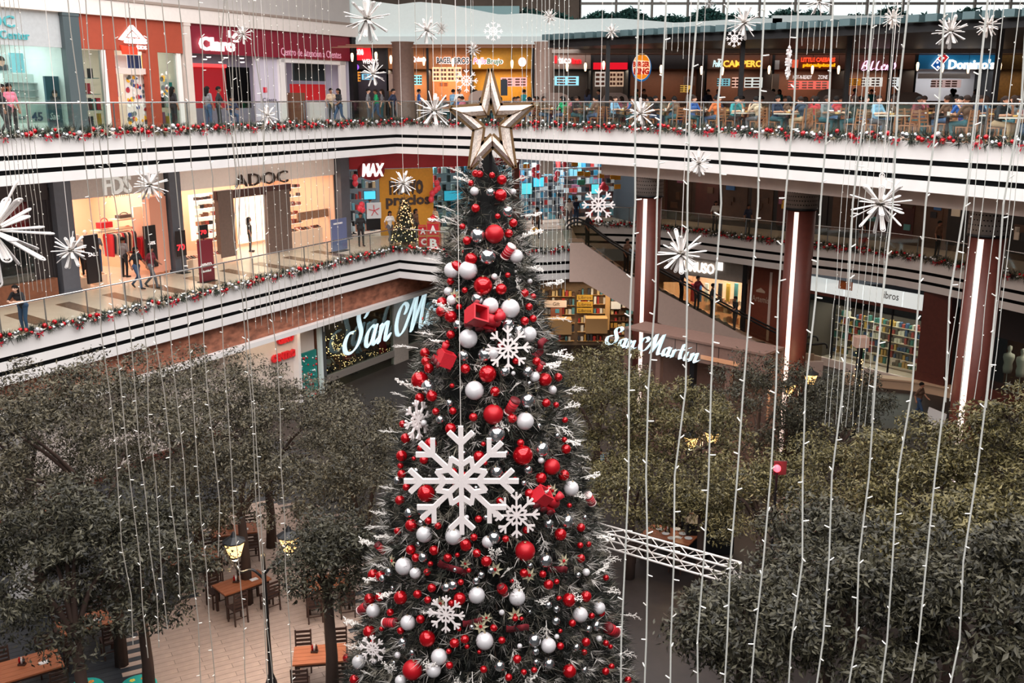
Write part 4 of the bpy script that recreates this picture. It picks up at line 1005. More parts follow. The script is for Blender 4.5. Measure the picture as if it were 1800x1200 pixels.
# small shop left of it with red block letters
ka, kb = k1(380), k1(560)
r = F1.shop('pale shop front with red block letters and teal panel beside restaurant', ka, 0)
F1.part('back_wall', M_cream, r, ka, kb, 0, 3.5, -.3, -.2); F1.part('white_post', M_white, r, k1(522), k1(527), 0, 3.5, -.2, .1)
area_light('small_shop_lamp', F1.pt((ka + kb) / 2, 3.4, .5), (0, 0, math.atan2(F1.u.y, F1.u.x)), 4, .5, 40, (1, .8, .6))
redl = glow('red_block', (190, 30, 36), .3)
F1.text('GIRO', redl, r, 486, 588, 514, 602, -.15, .1, bold=.06); F1.text('CENTRO', redl, r, 476, 618, 518, 632, -.15, .1, bold=.06)
F1.pxpart('teal_panel', mat('teal_panel', (24, 120, 112), .5), r, 527, 618, 558, 690, -.2, -.1)
g = MB(); 
for i in range(60):
    kk, zz = F1.sz(R.uniform(528, 557), R.uniform(625, 700), -.08); g.ball(F1.pt(kk, zz, -.08), R.uniform(.03, .06), 6, 5, R.randrange(3))
o = g.build('hanging_baubles', pal('bead', [(220, 230, 230), (190, 40, 50), (60, 160, 160)]), r, True); o['kind'] = 'stuff'
ka, kb = 0, k1(378)
r = F1.shop('plain pale wall of the ground floor behind the left trees', ka, 0, 'shop_wall', 'wall panel')
F1.part('wall_panel', M_cream, r, ka, kb, 0, 3.5, -.3, 0); F1.part('skirting', M_brown, r, ka, kb, 0, .25, 0, .05)
r = F1b.shop('dark glazed ground floor front behind the big Christmas tree', 0, 0)
F1b.part('back_wall', M_sdark, r, 0, 4.7, 0, 3.5, -.3, -.1); F1b.part('pier', M_brown, r, 2, 2.5, 0, 3.5, -.1, .1); F1b.part('glass_pane', M_glassdk, r, 0, 4.7, 0, 3.4, 0, .02)

# ================================================================== book and gift stall under the escalator
FB = Facade((2.6, 53.5), (9.5, 53.5))
r = FB.shop('warm lit gift stall with yellow signs and full shelves under the escalator', 0, 0, 'gift_stall', 'stall')
kA, kB = FB.sz(940, 545)[0], FB.sz(1165, 545)[0]
FB.part('back_wall', mat('stall_tan', (140, 112, 84), .7, var=.1), r, kA, kB, 0, 4.6, -.3, 0)
FB.part('top_band', mat('umber_band', (92, 72, 62), .7), r, kA - 1, kB + 1, 3.55, 4.7, 0, .12)
area_light('gift_stall_lamp', FB.pt((kA + kB) / 2, 3.5, 1.6), (0, 0, 0), 6, .8, 130, (1, .84, .6))
M_tan = mat('tan_shelf', (196, 150, 96), .6)
P_gift = pal('gift', [(170, 50, 44), (60, 60, 66), (210, 180, 130), (190, 140, 60), (220, 210, 196), (90, 60, 44), (80, 130, 140)])
stock(FB, r, kA, FB.sz(1010, 545)[0], .3, 3.3, .05, 6, 12, P_gift, h=.8, seed=31, shelf=M_tan)
stock(FB, r, FB.sz(1015, 545)[0], FB.sz(1064, 545)[0], .3, 3.4, .05, 6, 9, P_gift, h=.8, seed=32, shelf=M_tan)
stock(FB, r, FB.sz(1072, 545)[0], kB, .3, 3.3, .05, 8, 14, P_gift, h=.7, seed=33, shelf=mat('umber_shelf', (110, 66, 44), .6))
for y in (518, 530, 541): FB.pxpart('yellow_sign', mat('mustard_sign', (196, 150, 50), .6), r, 1014, y, 1042, y + 9, .3, .34)
for y in (518, 530, 541): FB.text('Libros', mat('ink_dark', (70, 44, 24), .6), r, 1017, y + 2, 1039, y + 7, .34, .01)
FB.pxpart('timber_post', M_tan, r, 1064, 515, 1072, 580, .1, .4); FB.pxpart('white_sign', M_white, r, 1074, 530, 1091, 543, .35, .4); FB.pxpart('white_sign', mat('blush_sign', (230, 206, 190), .6), r, 957, 528, 996, 540, .5, .55)
FB.text('Gift', mat('ink_dark', (70, 44, 24), .6), r, 972, 531, 984, 537, .55, .01)
FB.pxpart('poster', mat('rust_poster', (150, 84, 60), .6), r, 968, 541, 988, 560, .5, .55); FB.pxpart('poster_photo', mat('cyan_photo', (80, 150, 170), .5), r, 976, 543, 983, 550, .55, .56)
for x0, x1, y in ((955, 1005, 562), (1030, 1068, 560)):
    FB.pxpart('display_table', M_tan, r, x0, y, x1, y + 26, 1.0, 1.8)
# ================================================================== ground floor right: shops under the shaded gallery
FRa = Facade((6.8, 58.9), (13.9, 52.2)); FRb = Facade((13.9, 52.2), (21.9, 41.2))
ka, kb = FRa.sz(1150, 520)[0], FRa.sz(1313, 520)[0]
r = FRa.shop('bright warm shop behind the escalator with white rounded letters', ka, 0)
shell(FRa, r, ka, kb, 0, 3.6, 4, M_peach, mceil=M_peach, lamp=420, col=WARM)
FRa.part('bulkhead', mat('stone_bulkhead', (150, 140, 132), .7, var=.06), r, ka - 1, kb, 3.5, 4.65, -.1, .1)
FRa.text('MUMUSO', glow('mumuso_white', (255, 250, 244), 1.5), r, 1190, 460, 1256, 478, .14, .08, bold=.01)
FRa.pxpart('smile_disc', glow('mumuso_white', (255, 250, 244), 1.5), r, 1258, 461, 1270, 475, .12, .16)
for i, x in enumerate((1214, 1226, 1238, 1262, 1276, 1290)):
    FRa.pxpart('hanging_goods', P_mixed[i % 7], r, x, 498, x + 6, 530, -1.4, -1.3)
stock(FRa, r, FRa.sz(1212, 540)[0], FRa.sz(1308, 540)[0], .2, 2.4, -1.8, 4, 14, pal('pastel', [(236, 220, 200), (200, 150, 120), (240, 236, 226), (160, 120, 90)]), h=.7, seed=41)
FRa.part('glass_pane', M_glassdk, r, ka, kb, 0, 3.5, 0, .02); FRa.part('mullion', M_dark, r, kb - .25, kb, 0, 4.6, -.1, .15)
ka, kb = FRb.sz(1316, 520)[0], FRb.sz(1420, 520)[0]
r = FRb.shop('rust brown book shop panel with small pale emblem left of column', ka, 0)
FRb.part('panel', mat('rust_panel', (122, 56, 36), .6, var=.08), r, ka + .1, kb, 0, 4.65, -.1, .1); FRb.text('Artemis', mat('pale_print', (196, 170, 150), .6), r, 1322, 520, 1352, 531, .12, .01)
c = FRb.pt(*FRb.sz(1337, 514, .12), .12); b = MB()
b.prism([c + FRb.u3 * x + Vector((0, 0, y)) for x, y in ((-.3, 0), (.3, 0), (.3, .1), (0, .26), (-.3, .1))], FRb.n3 * .01); b.build('emblem', mat('pale_print', (196, 170, 150), .6), r)
FRb.pxpart('edge_trim', M_beige, r, 1350, 478, 1354, 600, .1, .14)
ka, kb = FRb.sz(1420, 560)[0], FRb.sz(1624, 560)[0]
r = FRb.shop('glazed bookshop with long white lit sign band, ground floor right', ka, 0)
shell(FRb, r, ka, kb, 0, 3.2, 4, mat('book_wall', (84, 72, 64), .7), mceil=M_sdark, lamp=300, col=(1, .9, .8))
zt, zb_ = FRb.sz(1522, 502, .15)[1], FRb.sz(1522, 528, .15)[1]
n = 6
for i in range(n): FRb.part('sign_panel', glow('sign_white', (226, 232, 230), .62), r, ka + (kb - ka) * i / n + .015, ka + (kb - ka) * (i + 1) / n - .015, zb_, zt, 0, .15)
FRb.part('sill_band', M_brown, r, ka, kb, zb_ - .18, zb_, -.1, .1)
FRb.text('libros', mat('ink_dark', (70, 44, 24), .6), r, 1551, 513, 1580, 526, .16, .01)
FRb.pxpart('orange_plate', mat('orange_plate', (178, 92, 40), .6), r, 1474, 494, 1498, 509, .15, .18)
stock(FRb, r, ka + .2, kb - .2, .2, 2.6, -2.2, 6, 34, P_book, h=.85, seed=51, name='books'); 
for i in range(5): FRb.part('mullion', M_dark, r, ka + (kb - ka) * i / 4 - .03, ka + (kb - ka) * i / 4 + .03, 0, zb_, -.02, .05)
for i in range(4): FRb.part('glass_pane', M_glassdk, r, ka + (kb - ka) * i / 4 + .03, ka + (kb - ka) * (i + 1) / 4 - .03, .4, zb_ - .2, 0, .02)
FRb.part('low_wall', M_beige, r, ka, kb, 0, .4, 0, .15)
ka, kb = FRb.sz(1622, 600)[0], FRb.sz(1672, 600)[0]
b = MB(); FRb.box(b, ka, kb, 0, 4.65, -.2, .3); FRb.box(b, ka - .05, kb + .05, 0, .9, -.2, .35); tag(b.build('brown_pier', M_brown), 'broad dark red pier right of the white bookshop sign', 'pillar')
FRc = Facade((21.9, 41.2), (26.0, 32.0)); kb2 = 9
r = FRc.shop('dim shop window with two white torsos at far right', 0, 0)
FRc.part('back_wall', M_sbrown, r, -2.5, kb2, 0, 3.6, -2, -1.9); FRc.part('bulkhead', M_sdark, r, -2.5, kb2, 3.1, 4.65, -.1, .1); FRc.part('plinth', M_brown, r, -2.5, kb2, 0, .7, -1.2, .1); FRc.part('glass_pane', M_glassdk, r, -2.5, kb2, .7, 3.1, 0, .02)
area_light('torso_lamp', FRc.pt(1.5, 3.0, -.8), (0, 0, math.atan2(FRc.u.y, FRc.u.x)), 5, .6, 60, (1, .86, .7))
b = MB(); tor = [(.05, .0), (.17, .02), (.2, .25), (.17, .45), (.24, .72), (.22, .86), (.08, .92), (.06, 1.0), (.1, 1.1), (.09, 1.22), (0, 1.27)]
for i, (px, py) in enumerate(((1772, 640), (1795, 645))):
    kq = FRc.sz(px, py, -.5)[0]; p = FRc.pt(kq, 0, -.5); m_ = MB(); m_.lathe([(.12, 0), (.12, .03), (.02, .05), (.02, .8)], (p.x, p.y, .7), 10); m_.lathe(tor, (p.x, p.y, 1.45), 14)
    tag(m_.build('torso_mannequin', mat('white_torso', (232, 220, 208), .5), smooth=True), ('white torso mannequin, left one' if i == 0 else 'white torso mannequin, right one') + ' in the dim far right window', 'mannequin')
# ================================================================== shaded middle floor, right: dim shop fronts
o5 = offset(EDGE2R, 4.6)
pts = [o5[0], o5[6], o5[12], o5[18], o5[24], o5[-1]]
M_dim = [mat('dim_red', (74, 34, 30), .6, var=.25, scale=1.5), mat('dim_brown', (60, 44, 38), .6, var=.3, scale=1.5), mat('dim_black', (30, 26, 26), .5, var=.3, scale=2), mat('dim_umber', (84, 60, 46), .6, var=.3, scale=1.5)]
labs = ['dim shop front behind the first column', 'dim red shop front between first and second columns', 'dim brown shop front behind the starburst ornament', 'dark shop front beside the third column', 'dark shop front at far right of the shaded gallery']
R = random.Random(21)
for i in range(5):
    f = Facade(pts[i], pts[i + 1]); L_ = (pts[i + 1] - pts[i]).length
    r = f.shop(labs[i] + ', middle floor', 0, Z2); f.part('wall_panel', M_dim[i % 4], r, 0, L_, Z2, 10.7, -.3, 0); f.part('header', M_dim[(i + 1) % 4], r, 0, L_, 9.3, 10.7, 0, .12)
    n = max(2, int(L_ / 1.6))
    for j in range(n):
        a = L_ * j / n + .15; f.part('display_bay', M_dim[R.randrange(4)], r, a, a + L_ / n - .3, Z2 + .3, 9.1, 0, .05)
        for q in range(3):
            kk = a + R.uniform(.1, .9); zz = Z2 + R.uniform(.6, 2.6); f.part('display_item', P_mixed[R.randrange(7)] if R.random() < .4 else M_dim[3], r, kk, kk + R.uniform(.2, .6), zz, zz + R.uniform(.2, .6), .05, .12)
    c = f.pt(L_ / 2, 9.2, .8); area_light('gallery_fill', c, (0, 0, 0), L_ * .7, .3, 30, (1, .75, .5))  # added fill that brightens the shaded gallery, not a lamp

# ================================================================== escalator
es = thing('escalator', 'beige sided escalator with black handrails descending to the right', 'escalator', (8.5, 47.9, 0))
prof = [(2.75, 6.55), (3.4, 6.55), (5.45, 5.12), (12.2, 1.55), (14.4, .75), (15.2, .75), (15.2, 0), (13.2, 0), (12.0, .45), (5.77, 3.3), (3.4, 4.7), (2.75, 4.7)]
M_esc = mat('escalator_beige', (196, 170, 158), .6, var=.03)
for y, nm in ((47.1, 'near_side_panel'), (48.62, 'far_side_panel')):
    b = MB(); b.prism([(x, y, z) for x, z in prof], (0, .12, 0)); b.build(nm, M_esc, es)
b = MB(); b.prism([(x, 47.22, z) for x, z in [(3.2, 5.6), (5.4, 4.4), (12.4, .7), (12.0, .5), (5.77, 3.4), (3.4, 4.8)]], (0, 1.4, 0)); b.build('truss_soffit', M_dark, es)
rail = [(2.6, 7.2), (2.75, 7.45), (3.5, 7.45), (5.55, 6.05), (12.25, 2.45), (14.3, 1.65), (15.2, 1.65), (15.35, 1.4)]
for y in (47.16, 48.68):
    b = MB(); b.tube(spline([(x, y, z) for x, z in rail], 4), .05, 6); b.build('handrail', mat('black_rubber', (18, 16, 16), .5), es, True)
    gl = [(2.85, 7.4), (3.5, 7.4), (5.55, 6.0), (12.25, 2.4), (14.3, 1.6), (15.1, 1.6), (15.1, .8), (14.4, .8), (12.2, 1.6), (5.45, 5.17), (3.4, 6.6), (2.85, 6.6)]
    b = MB(); b.prism([(x, y - .01, z) for x, z in gl], (0, .02, 0)); b.build('glass_side', glass_mat('amber_glass', (236, 230, 220), .04), es)
def esc_z(x):
    return float(np.interp(x, [2.5, 3.4, 5.45, 12.2, 14.4], [6.42, 6.42, 4.98, 1.42, .62]))
st = MB(); st.box(0, .4, 47.25, 48.6, -.2, 0); 
for i in range(28):
    x = 3.4 + i * .385; b = MB(); z = round(esc_z(x + .2) / .2) * .2 if 5 < x < 12.4 else esc_z(x + .2); b.box(x, x + .38, 47.25, 48.6, z - .22, z); b.build('step', mat('step_steel', (70, 68, 66), .5, .5), es)
b = MB(); b.box(2.7, 3.45, 47.22, 48.62, 6.3, 6.42); b.build('comb_plate', M_steel, es)
# landing floor between escalator and middle floor
b = MB(); b.box(-1.5, 3.45, 48.6, 60, Z2 - .5, Z2 - .01); structure(b.build('floor_4', M_tilefl))
balustrade('glass_balustrade', [Vector((2.9, 49.0)), Vector((2.9, 57.8))], Z2, 'glass balustrade beside the escalator landing, running away from the atrium')
# round yellow floor sign at the landing
rt = thing('round_sign', 'yellow round arrow sign at the top of the escalator', 'sign', (at_y(940, 445, 48.6).x, 48.6, Z2))
p = at_y(940, 406, 48.6); b = MB(); b.prism([(p.x + .2 * math.cos(t), 48.6, p.z + .2 * math.sin(t)) for t in [i * math.pi / 8 for i in range(16)]], (0, .04, 0)); b.build('disc', mat('yellow_disc', (226, 164, 30), .5), rt)
b = MB(); b.tube([(p.x, 48.62, Z2), (p.x, 48.62, p.z - .18)], .02, 6); b.build('pole', M_steel, rt); b = MB(); b.box(p.x + .15, p.x + .4, 48.6, 48.63, p.z - .08, p.z + .02); b.build('arrow_tab', mat('orange_tab', (226, 140, 30), .5), rt)
# ================================================================== kiosk with script sign
FK = Facade((2.0, 39.6), (8.9, 33.0))
ZK = FK.sz(1150, 618, .15)[1]
r = FK.shop('brown roofed kiosk with pale blue script sign below the escalator', 3, 0, 'kiosk', 'kiosk')
M_kb = mat('kiosk_brown', (112, 84, 74), .6, var=.08); M_ko = mat('kiosk_orange', (196, 140, 104), .6)
kA, kB = FK.sz(1098, 610)[0], FK.sz(1345, 640)[0]
FK.part('sign_rail', M_kb, r, FK.sz(1066, 605)[0], kA, ZK + .12, ZK + .18, -.05, .1)
kM = FK.sz(1150, 600)[0]
FK.part('canopy_fascia', M_kb, r, kM, kB, ZK - .1, ZK + .62, -.2, 0); FK.part('canopy_roof', M_kb, r, kA, kB, ZK + .62, ZK + .7, -1.3, .05)
for i in range(4): FK.part('fascia_joint', M_dark, r, kM + (kB - kM) * (i + 1) / 5, kM + (kB - kM) * (i + 1) / 5 + .02, ZK - .1, ZK + .62, 0, .01)
FK.part('warm_strip', M_ko, r, FK.sz(1232, 630)[0], FK.sz(1300, 630)[0], ZK + .05, ZK + .2, 0, .03)
FK.part('back_wall', M_kb, r, kA, kB, 0, ZK + .6, -1.3, -1.2); FK.part('counter', M_kb, r, kA + .3, kB - .3, 0, 1.1, -.8, -.2)
for i in range(5): FK.part('kiosk_post', M_kb if i != 2 else M_dark, r, kA + (kB - kA) * i / 4 - .1, kA + (kB - kA) * i / 4 + .1, 0, ZK + .6, -.3, -.1)
k, z = FK.sz(1066, 604, .15); s_ = (FK.sz(1228, 634, .15)[0] - k) / 5.5
pen_letters('script_lettering', SAN + MAR, M_ice, r, FK.pt(k, z + .0, .15), FK.u3, (0, 0, 1), s_, .12, (.10, .05), .28)

# ================================================================== CHRISTMAS TREE
TX, TY = -0.44, 18.0
TZ = [(0.3, 3.1), (1.74, 2.85), (4.0, 2.32), (6.05, 1.84), (8.33, 1.32), (10.14, .80), (11.07, .60), (12.0, .33), (12.35, .1)]
def tree_r(z): return float(np.interp(z, [a for a, _ in TZ], [b for _, b in TZ]))
def cone_hit(px, py, out=0.0):
    d = ray(px, py); best = None
    t = 12.0
    while t < 24:
        p = Vector((d.x * t, d.y * t, CZ + d.z * t)); rr = math.hypot(p.x - TX, p.y - TY); e = rr - tree_r(p.z) - out
        if e <= 0: return p
        if best is None or e < best[0]: best = (e, p.copy())
        t += .03
    return best[1]
ct = thing('christmas_tree', 'tall decorated Christmas tree with red and silver baubles and star', 'Christmas tree', (TX, TY, 0))
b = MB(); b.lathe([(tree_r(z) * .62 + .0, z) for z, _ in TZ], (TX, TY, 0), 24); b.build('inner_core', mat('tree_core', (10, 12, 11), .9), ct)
b = MB(); b.tube([(TX, TY, 0), (TX, TY, 12.4)], [.22, .06], 8); b.build('trunk', mat('bark', (60, 44, 36), .8, var=.2), ct)
def needle_cloud(name, base, dirs, n_blade, length, width, mats, parent, seed, mprob=None):
    """sprigs of thin needles: base points (n,3), outward directions (n,3)"""
    rg = np.random.default_rng(seed); n = len(base)
    B = np.repeat(base, n_blade, 0); D = np.repeat(dirs, n_blade, 0)
    D = D + rg.normal(0, .55, D.shape); D /= np.linalg.norm(D, axis=1)[:, None]
    L = length * rg.uniform(.6, 1.3, len(B)); B = B + D * (L * rg.uniform(-.1, .35, len(B)))[:, None]
    S = np.cross(D, rg.normal(0, 1, D.shape)); S /= np.linalg.norm(S, axis=1)[:, None]
    V = np.empty((len(B), 3, 3)); V[:, 0] = B + S * width / 2; V[:, 1] = B - S * width / 2; V[:, 2] = B + D * L[:, None]
    o = np.array(parent.get('_w', (0, 0, 0))); V = V.reshape(-1, 3) - o
    me = bpy.data.meshes.new(name); me.vertices.add(len(V)); me.vertices.foreach_set('co', V.ravel())
    N = len(B); me.loops.add(3 * N); me.loops.foreach_set('vertex_index', np.arange(3 * N, dtype=np.int32)); me.polygons.add(N); me.polygons.foreach_set('loop_start', np.arange(0, 3 * N, 3, dtype=np.int32))
    for m in mats: me.materials.append(m)
    mi = rg.choice(len(mats), n, p=mprob); me.polygons.foreach_set('material_index', np.repeat(mi, n_blade).astype(np.int32))
    me.update(calc_edges=True)
    ob = bpy.data.objects.new(name, me); COL.objects.link(ob); ob.parent = parent; ob['kind'] = 'stuff'; return ob
N = 9000
zz = 12.3 - (12.3 - .8) * np.sqrt(RNG.uniform(0, 1, N)); th = RNG.uniform(math.pi * .93, 2.07 * math.pi, N)
rr = np.array([tree_r(z) for z in zz]) * RNG.uniform(.72, 1.03, N)
base = np.stack([TX + rr * np.cos(th), TY + rr * np.sin(th), zz], 1)
dirs = np.stack([np.cos(th), np.sin(th), RNG.normal(.05, .3, N)], 1)
M_ndl = [mat('needle_dark', (20, 22, 19), .8), mat('needle_green', (44, 46, 37), .8), mat('needle_frost', (122, 116, 104), .7), mat('needle_white', (196, 190, 184), .7)]
needle_cloud('needles', base, dirs, 12, .2, .016, M_ndl, ct, 3, [.40, .28, .20, .12])
# back half, coarse
N2 = 1500; zz = 12.3 - 11.5 * np.sqrt(RNG.uniform(0, 1, N2)); th = RNG.uniform(.1, math.pi - .1, N2); rr = np.array([tree_r(z) for z in zz]) * RNG.uniform(.75, 1.02, N2)
needle_cloud('needles', np.stack([TX + rr * np.cos(th), TY + rr * np.sin(th), zz], 1), np.stack([np.cos(th), np.sin(th), RNG.normal(.05, .3, N2)], 1), 12, .26, .03, M_ndl, ct, 4, [.46, .30, .15, .09])
# branches reaching out of the silhouette
b = MB()
for i in range(160):
    z = RNG.uniform(1, 11.8); t = RNG.uniform(0, 2 * math.pi); r0 = tree_r(z)
    b.tube([(TX + r0 * .3 * math.cos(t), TY + r0 * .3 * math.sin(t), z), (TX + r0 * .98 * math.cos(t), TY + r0 * .98 * math.sin(t), z + .05)], [.03, .012], 4)
o = b.build('branches', mat('bark', (60, 44, 36), .8), ct); o['kind'] = 'stuff'

# ---- baubles
M_bred = mat('bauble_red', (196, 14, 26), .16, .55, coat=.4); M_bmat = mat('bauble_red_glitter', (176, 12, 26), .42, .25, var=.15, scale=60)
M_bsil = mat('bauble_silver', (206, 208, 210), .1, .95); M_bpea = mat('bauble_pearl', (206, 202, 204), .38, .15, var=.06, scale=50)
def bauble_proto(m, n=18):
    b = MB(); b.ball((0, 0, 0), 1, n, 12); me = b.mesh('bauble', m, smooth=True)
    c = MB(); c.lathe([(.13, .96), (.13, 1.1), (.1, 1.12)], n=8); cm = c.mesh('cap', mat('bauble_cap', (170, 150, 120), .3, .8))
    return me, cm
PB = {'R': bauble_proto(M_bred), 'M': bauble_proto(M_bmat), 'S': bauble_proto(M_bsil), 'P': bauble_proto(M_bpea)}
# faceted / swirled silver: add grooves
BALLS = """836,305,6,R 843,306,6,R 865,308,5,R 882,316,8,R 828,322,5,R 834,336,7,P 862,338,7,S 880,343,10,R 902,337,5,P 836,366,7,R 892,372,9,S 840,414,12,S 869,411,15,M 902,392,7,R 821,423,7,R 894,410,7,R 857,451,13,S 828,455,10,R 907,450,11,P 802,468,9,R 823,475,15,P 795,475,13,P
792,494,6,R 849,502,15,R 881,508,9,R 922,515,7,R 937,521,5,R 817,510,5,R 788,512,7,P 794,527,8,P 839,525,10,S 862,537,13,P 897,542,15,P 777,532,9,R 776,547,9,R 792,556,10,R 877,550,8,R 807,539,5,R 930,539,6,R 922,564,7,R 937,560,6,R 805,570,8,S 893,570,10,S 912,580,8,S 823,595,15,P 930,587,12,P 792,588,7,R 852,623,11,S 866,620,10,P 747,620,8,R 749,635,8,R 754,647,8,R 815,625,9,S 857,657,14,R 907,634,6,R 943,635,7,R 927,653,9,S 958,667,11,R 981,663,7,R 818,648,8,R 738,668,14,R 753,680,12,S 887,653,8,S 940,662,8,P
759,696,9,R 834,686,15,P 738,699,8,R 708,745,6,R 796,722,6,R 790,708,6,S 766,723,6,R 832,733,7,R 792,753,9,R 774,737,7,S 713,770,8,R 706,801,9,R 757,780,10,R 842,802,9,R 870,688,8,R 867,728,16,M 927,704,12,S 923,740,14,P 900,735,8,R 960,708,7,R 873,763,14,S 915,778,6,R 919,800,16,R 952,789,12,S 995,789,8,R 971,685,7,P 993,738,5,R
704,818,5,R 706,833,7,R 699,844,7,S 745,808,7,R 749,867,14,R 703,879,8,R 732,827,5,S 723,923,10,R 719,901,8,S 743,896,9,S 746,939,13,P 699,933,6,R 753,915,6,R 770,924,6,R 797,943,13,P 818,956,9,R 841,912,6,R 833,944,6,R 858,952,10,P 970,820,13,M 951,840,9,R 991,835,9,R 1004,858,12,P 928,825,7,S 873,829,10,S 931,867,8,R 997,916,11,S 1001,888,4,R 985,939,10,R 1021,927,7,R 889,947,6,R 868,945,11,S 964,920,8,S 925,931,6,R
722,966,8,R 731,980,7,R 744,979,8,S 763,967,8,R 819,959,9,R 787,980,7,R 855,986,9,R 838,972,7,R 710,995,14,P 730,1007,9,P 751,1005,6,R 656,1010,9,R 669,1012,8,R 673,1016,6,S 684,1005,7,S 837,1020,6,S 846,1010,6,S 759,1033,7,R 734,1044,7,R 810,1023,5,R 785,1032,8,S 796,1028,8,S 838,1046,13,P 704,1050,11,R 667,1049,7,R 650,1052,9,R 808,1052,10,R 794,1060,6,R 686,1076,6,R 656,1073,11,P 717,1094,12,P 739,1088,7,R 704,1108,6,R 649,1110,10,R 751,1122,13,R 708,1128,8,S 799,1130,8,R 817,1123,7,R 852,1126,14,P 772,1154,13,P 762,1177,12,P 725,1177,16,M 821,1136,4,R 790,1169,6,R 610,1156,7,R 631,1163,11,P 623,1194,8,R 704,1196,9,P 752,1054,6,R
923,968,16,M 959,985,11,S 1021,981,7,R 1020,958,5,R 1034,956,5,R 921,1007,7,R 964,1027,8,R 883,1035,9,R 909,1050,13,P 1000,1054,11,R 1030,1048,9,R 964,1063,6,S 978,1070,6,S 1020,1080,12,P 1053,1068,10,P 1057,1077,6,R 1040,1082,5,R 1006,1095,6,R 977,1091,7,S 1034,1105,6,S 1048,1099,8,S 939,1125,11,S 964,1134,12,P 985,1135,6,R 1030,1128,7,R 882,1125,6,R 868,1103,6,R 1013,1137,6,S 1065,1130,5,R 1073,1136,4,R 878,1170,9,S 965,1166,9,S 909,1158,7,R 1001,1179,11,R 939,1177,5,R 894,1190,6,R 1027,1177,6,S 1075,1171,5,R 1104,1195,6,R 1027,1146,5,R 1065,1015,5,R 1016,1010,5,S"""
KN = {'R': 'glossy red', 'M': 'glittering crimson', 'S': 'mirror silver', 'P': 'pearl white'}
def bauble(px, py, rp, ty, extra=''):
    p = cone_hit(px, py, .10); ax = p.y * CT - (p.z - CZ) * ST; R_ = rp * 1.12 * ax / FPX
    d = Vector((p.x - TX, p.y - TY, 0)); d = d.normalized() if d.length > 1e-3 else Vector((0, -1, 0))
    size = 'tiny' if rp < 5.5 else 'small' if rp < 7.5 else 'medium' if rp < 10.5 else 'large' if rp < 14.5 else 'extra large'
    tiers = ['just below the star', 'on the upper tree', 'level with the red toy train', 'above the big snowflake', 'beside the big snowflake', 'just under the big snowflake', 'on the lower tree', 'at the tree foot']
    bands = [400, 520, 640, 750, 900, 1000, 1100, 9999]
    ti = next(i for i, v in enumerate(bands) if py < v); side = 'left side' if px < 858 else 'right side'
    root = thing('bauble', f'{size} {KN[ty]} bauble {tiers[ti]}, {side}', 'bauble', p, 'baubles on the big Christmas tree')
    q = Euler((random.uniform(-.25, .25), random.uniform(-.25, .25), random.uniform(0, 6)))
    for nm, me in (('ball', PB[ty][0]), ('cap', PB[ty][1])):
        o = bpy.data.objects.new(nm, me); COL.objects.link(o); o.parent = root; o.scale = (R_,) * 3; o.rotation_euler = q
    return p
TAKEN = []
for tok in BALLS.split():
    x, y, rp, ty = tok.split(','); bauble(float(x), float(y), float(rp), ty); TAKEN.append((float(x), float(y), float(rp)))
R = random.Random(5); nb = 0
while nb < 85:                                  # the remaining small ones between the large
    y = 330 + 860 * math.sqrt(R.random()); hw = np.interp(y, [300, 480, 650, 850, 1050, 1200], [30, 76, 126, 165, 226, 246]); x = 858 + R.uniform(-1, 1) * hw * .93; rp = R.choice([3.5, 4, 4.5, 5, 6])
    if any(math.hypot(x - a, y - b_) < rp + c_ + 2 for a, b_, c_ in TAKEN): continue
    bauble(x, y, rp, R.choice('RRRSSP')); TAKEN.append((x, y, rp)); nb += 1
# ---- white frosted sprays
def spray_mesh(seed, leafy=False):
    R = random.Random(seed); b = MB()
    def twig(p, d, L, r, lev):
        q = p + d * L; b.tube([p, (p + q) / 2 + Vector((R.gauss(0, .02), R.gauss(0, .02), R.gauss(0, .02))), q], [r, r * .8, r * .5], 4)
        if lev:
            for k in range(5):
                f = .25 + .18 * k; s = 1 if k % 2 else -1
                nd = (d + Vector((s * .8 * d.z + R.gauss(0, .15), R.gauss(0, .35), -s * .8 * d.x + R.gauss(0, .15)))).normalized()
                twig(p + d * L * f, nd, L * R.uniform(.3, .48), r * .7, lev - 1)
        elif leafy:
            for k in range(3): c = p + d * L * (.4 + .3 * k); b.ball(c + Vector((R.gauss(0, .012), R.gauss(0, .012), R.gauss(0, .012))), .018, 5, 4)
    twig(Vector((0, 0, 0)), Vector((0, 0, 1)), .5, .012, 2)
    return b.mesh('frosted_spray', mat('frost_white', (226, 220, 214), .75))
SPR = [spray_mesh(1), spray_mesh(2, True), spray_mesh(3, True), spray_mesh(4)]
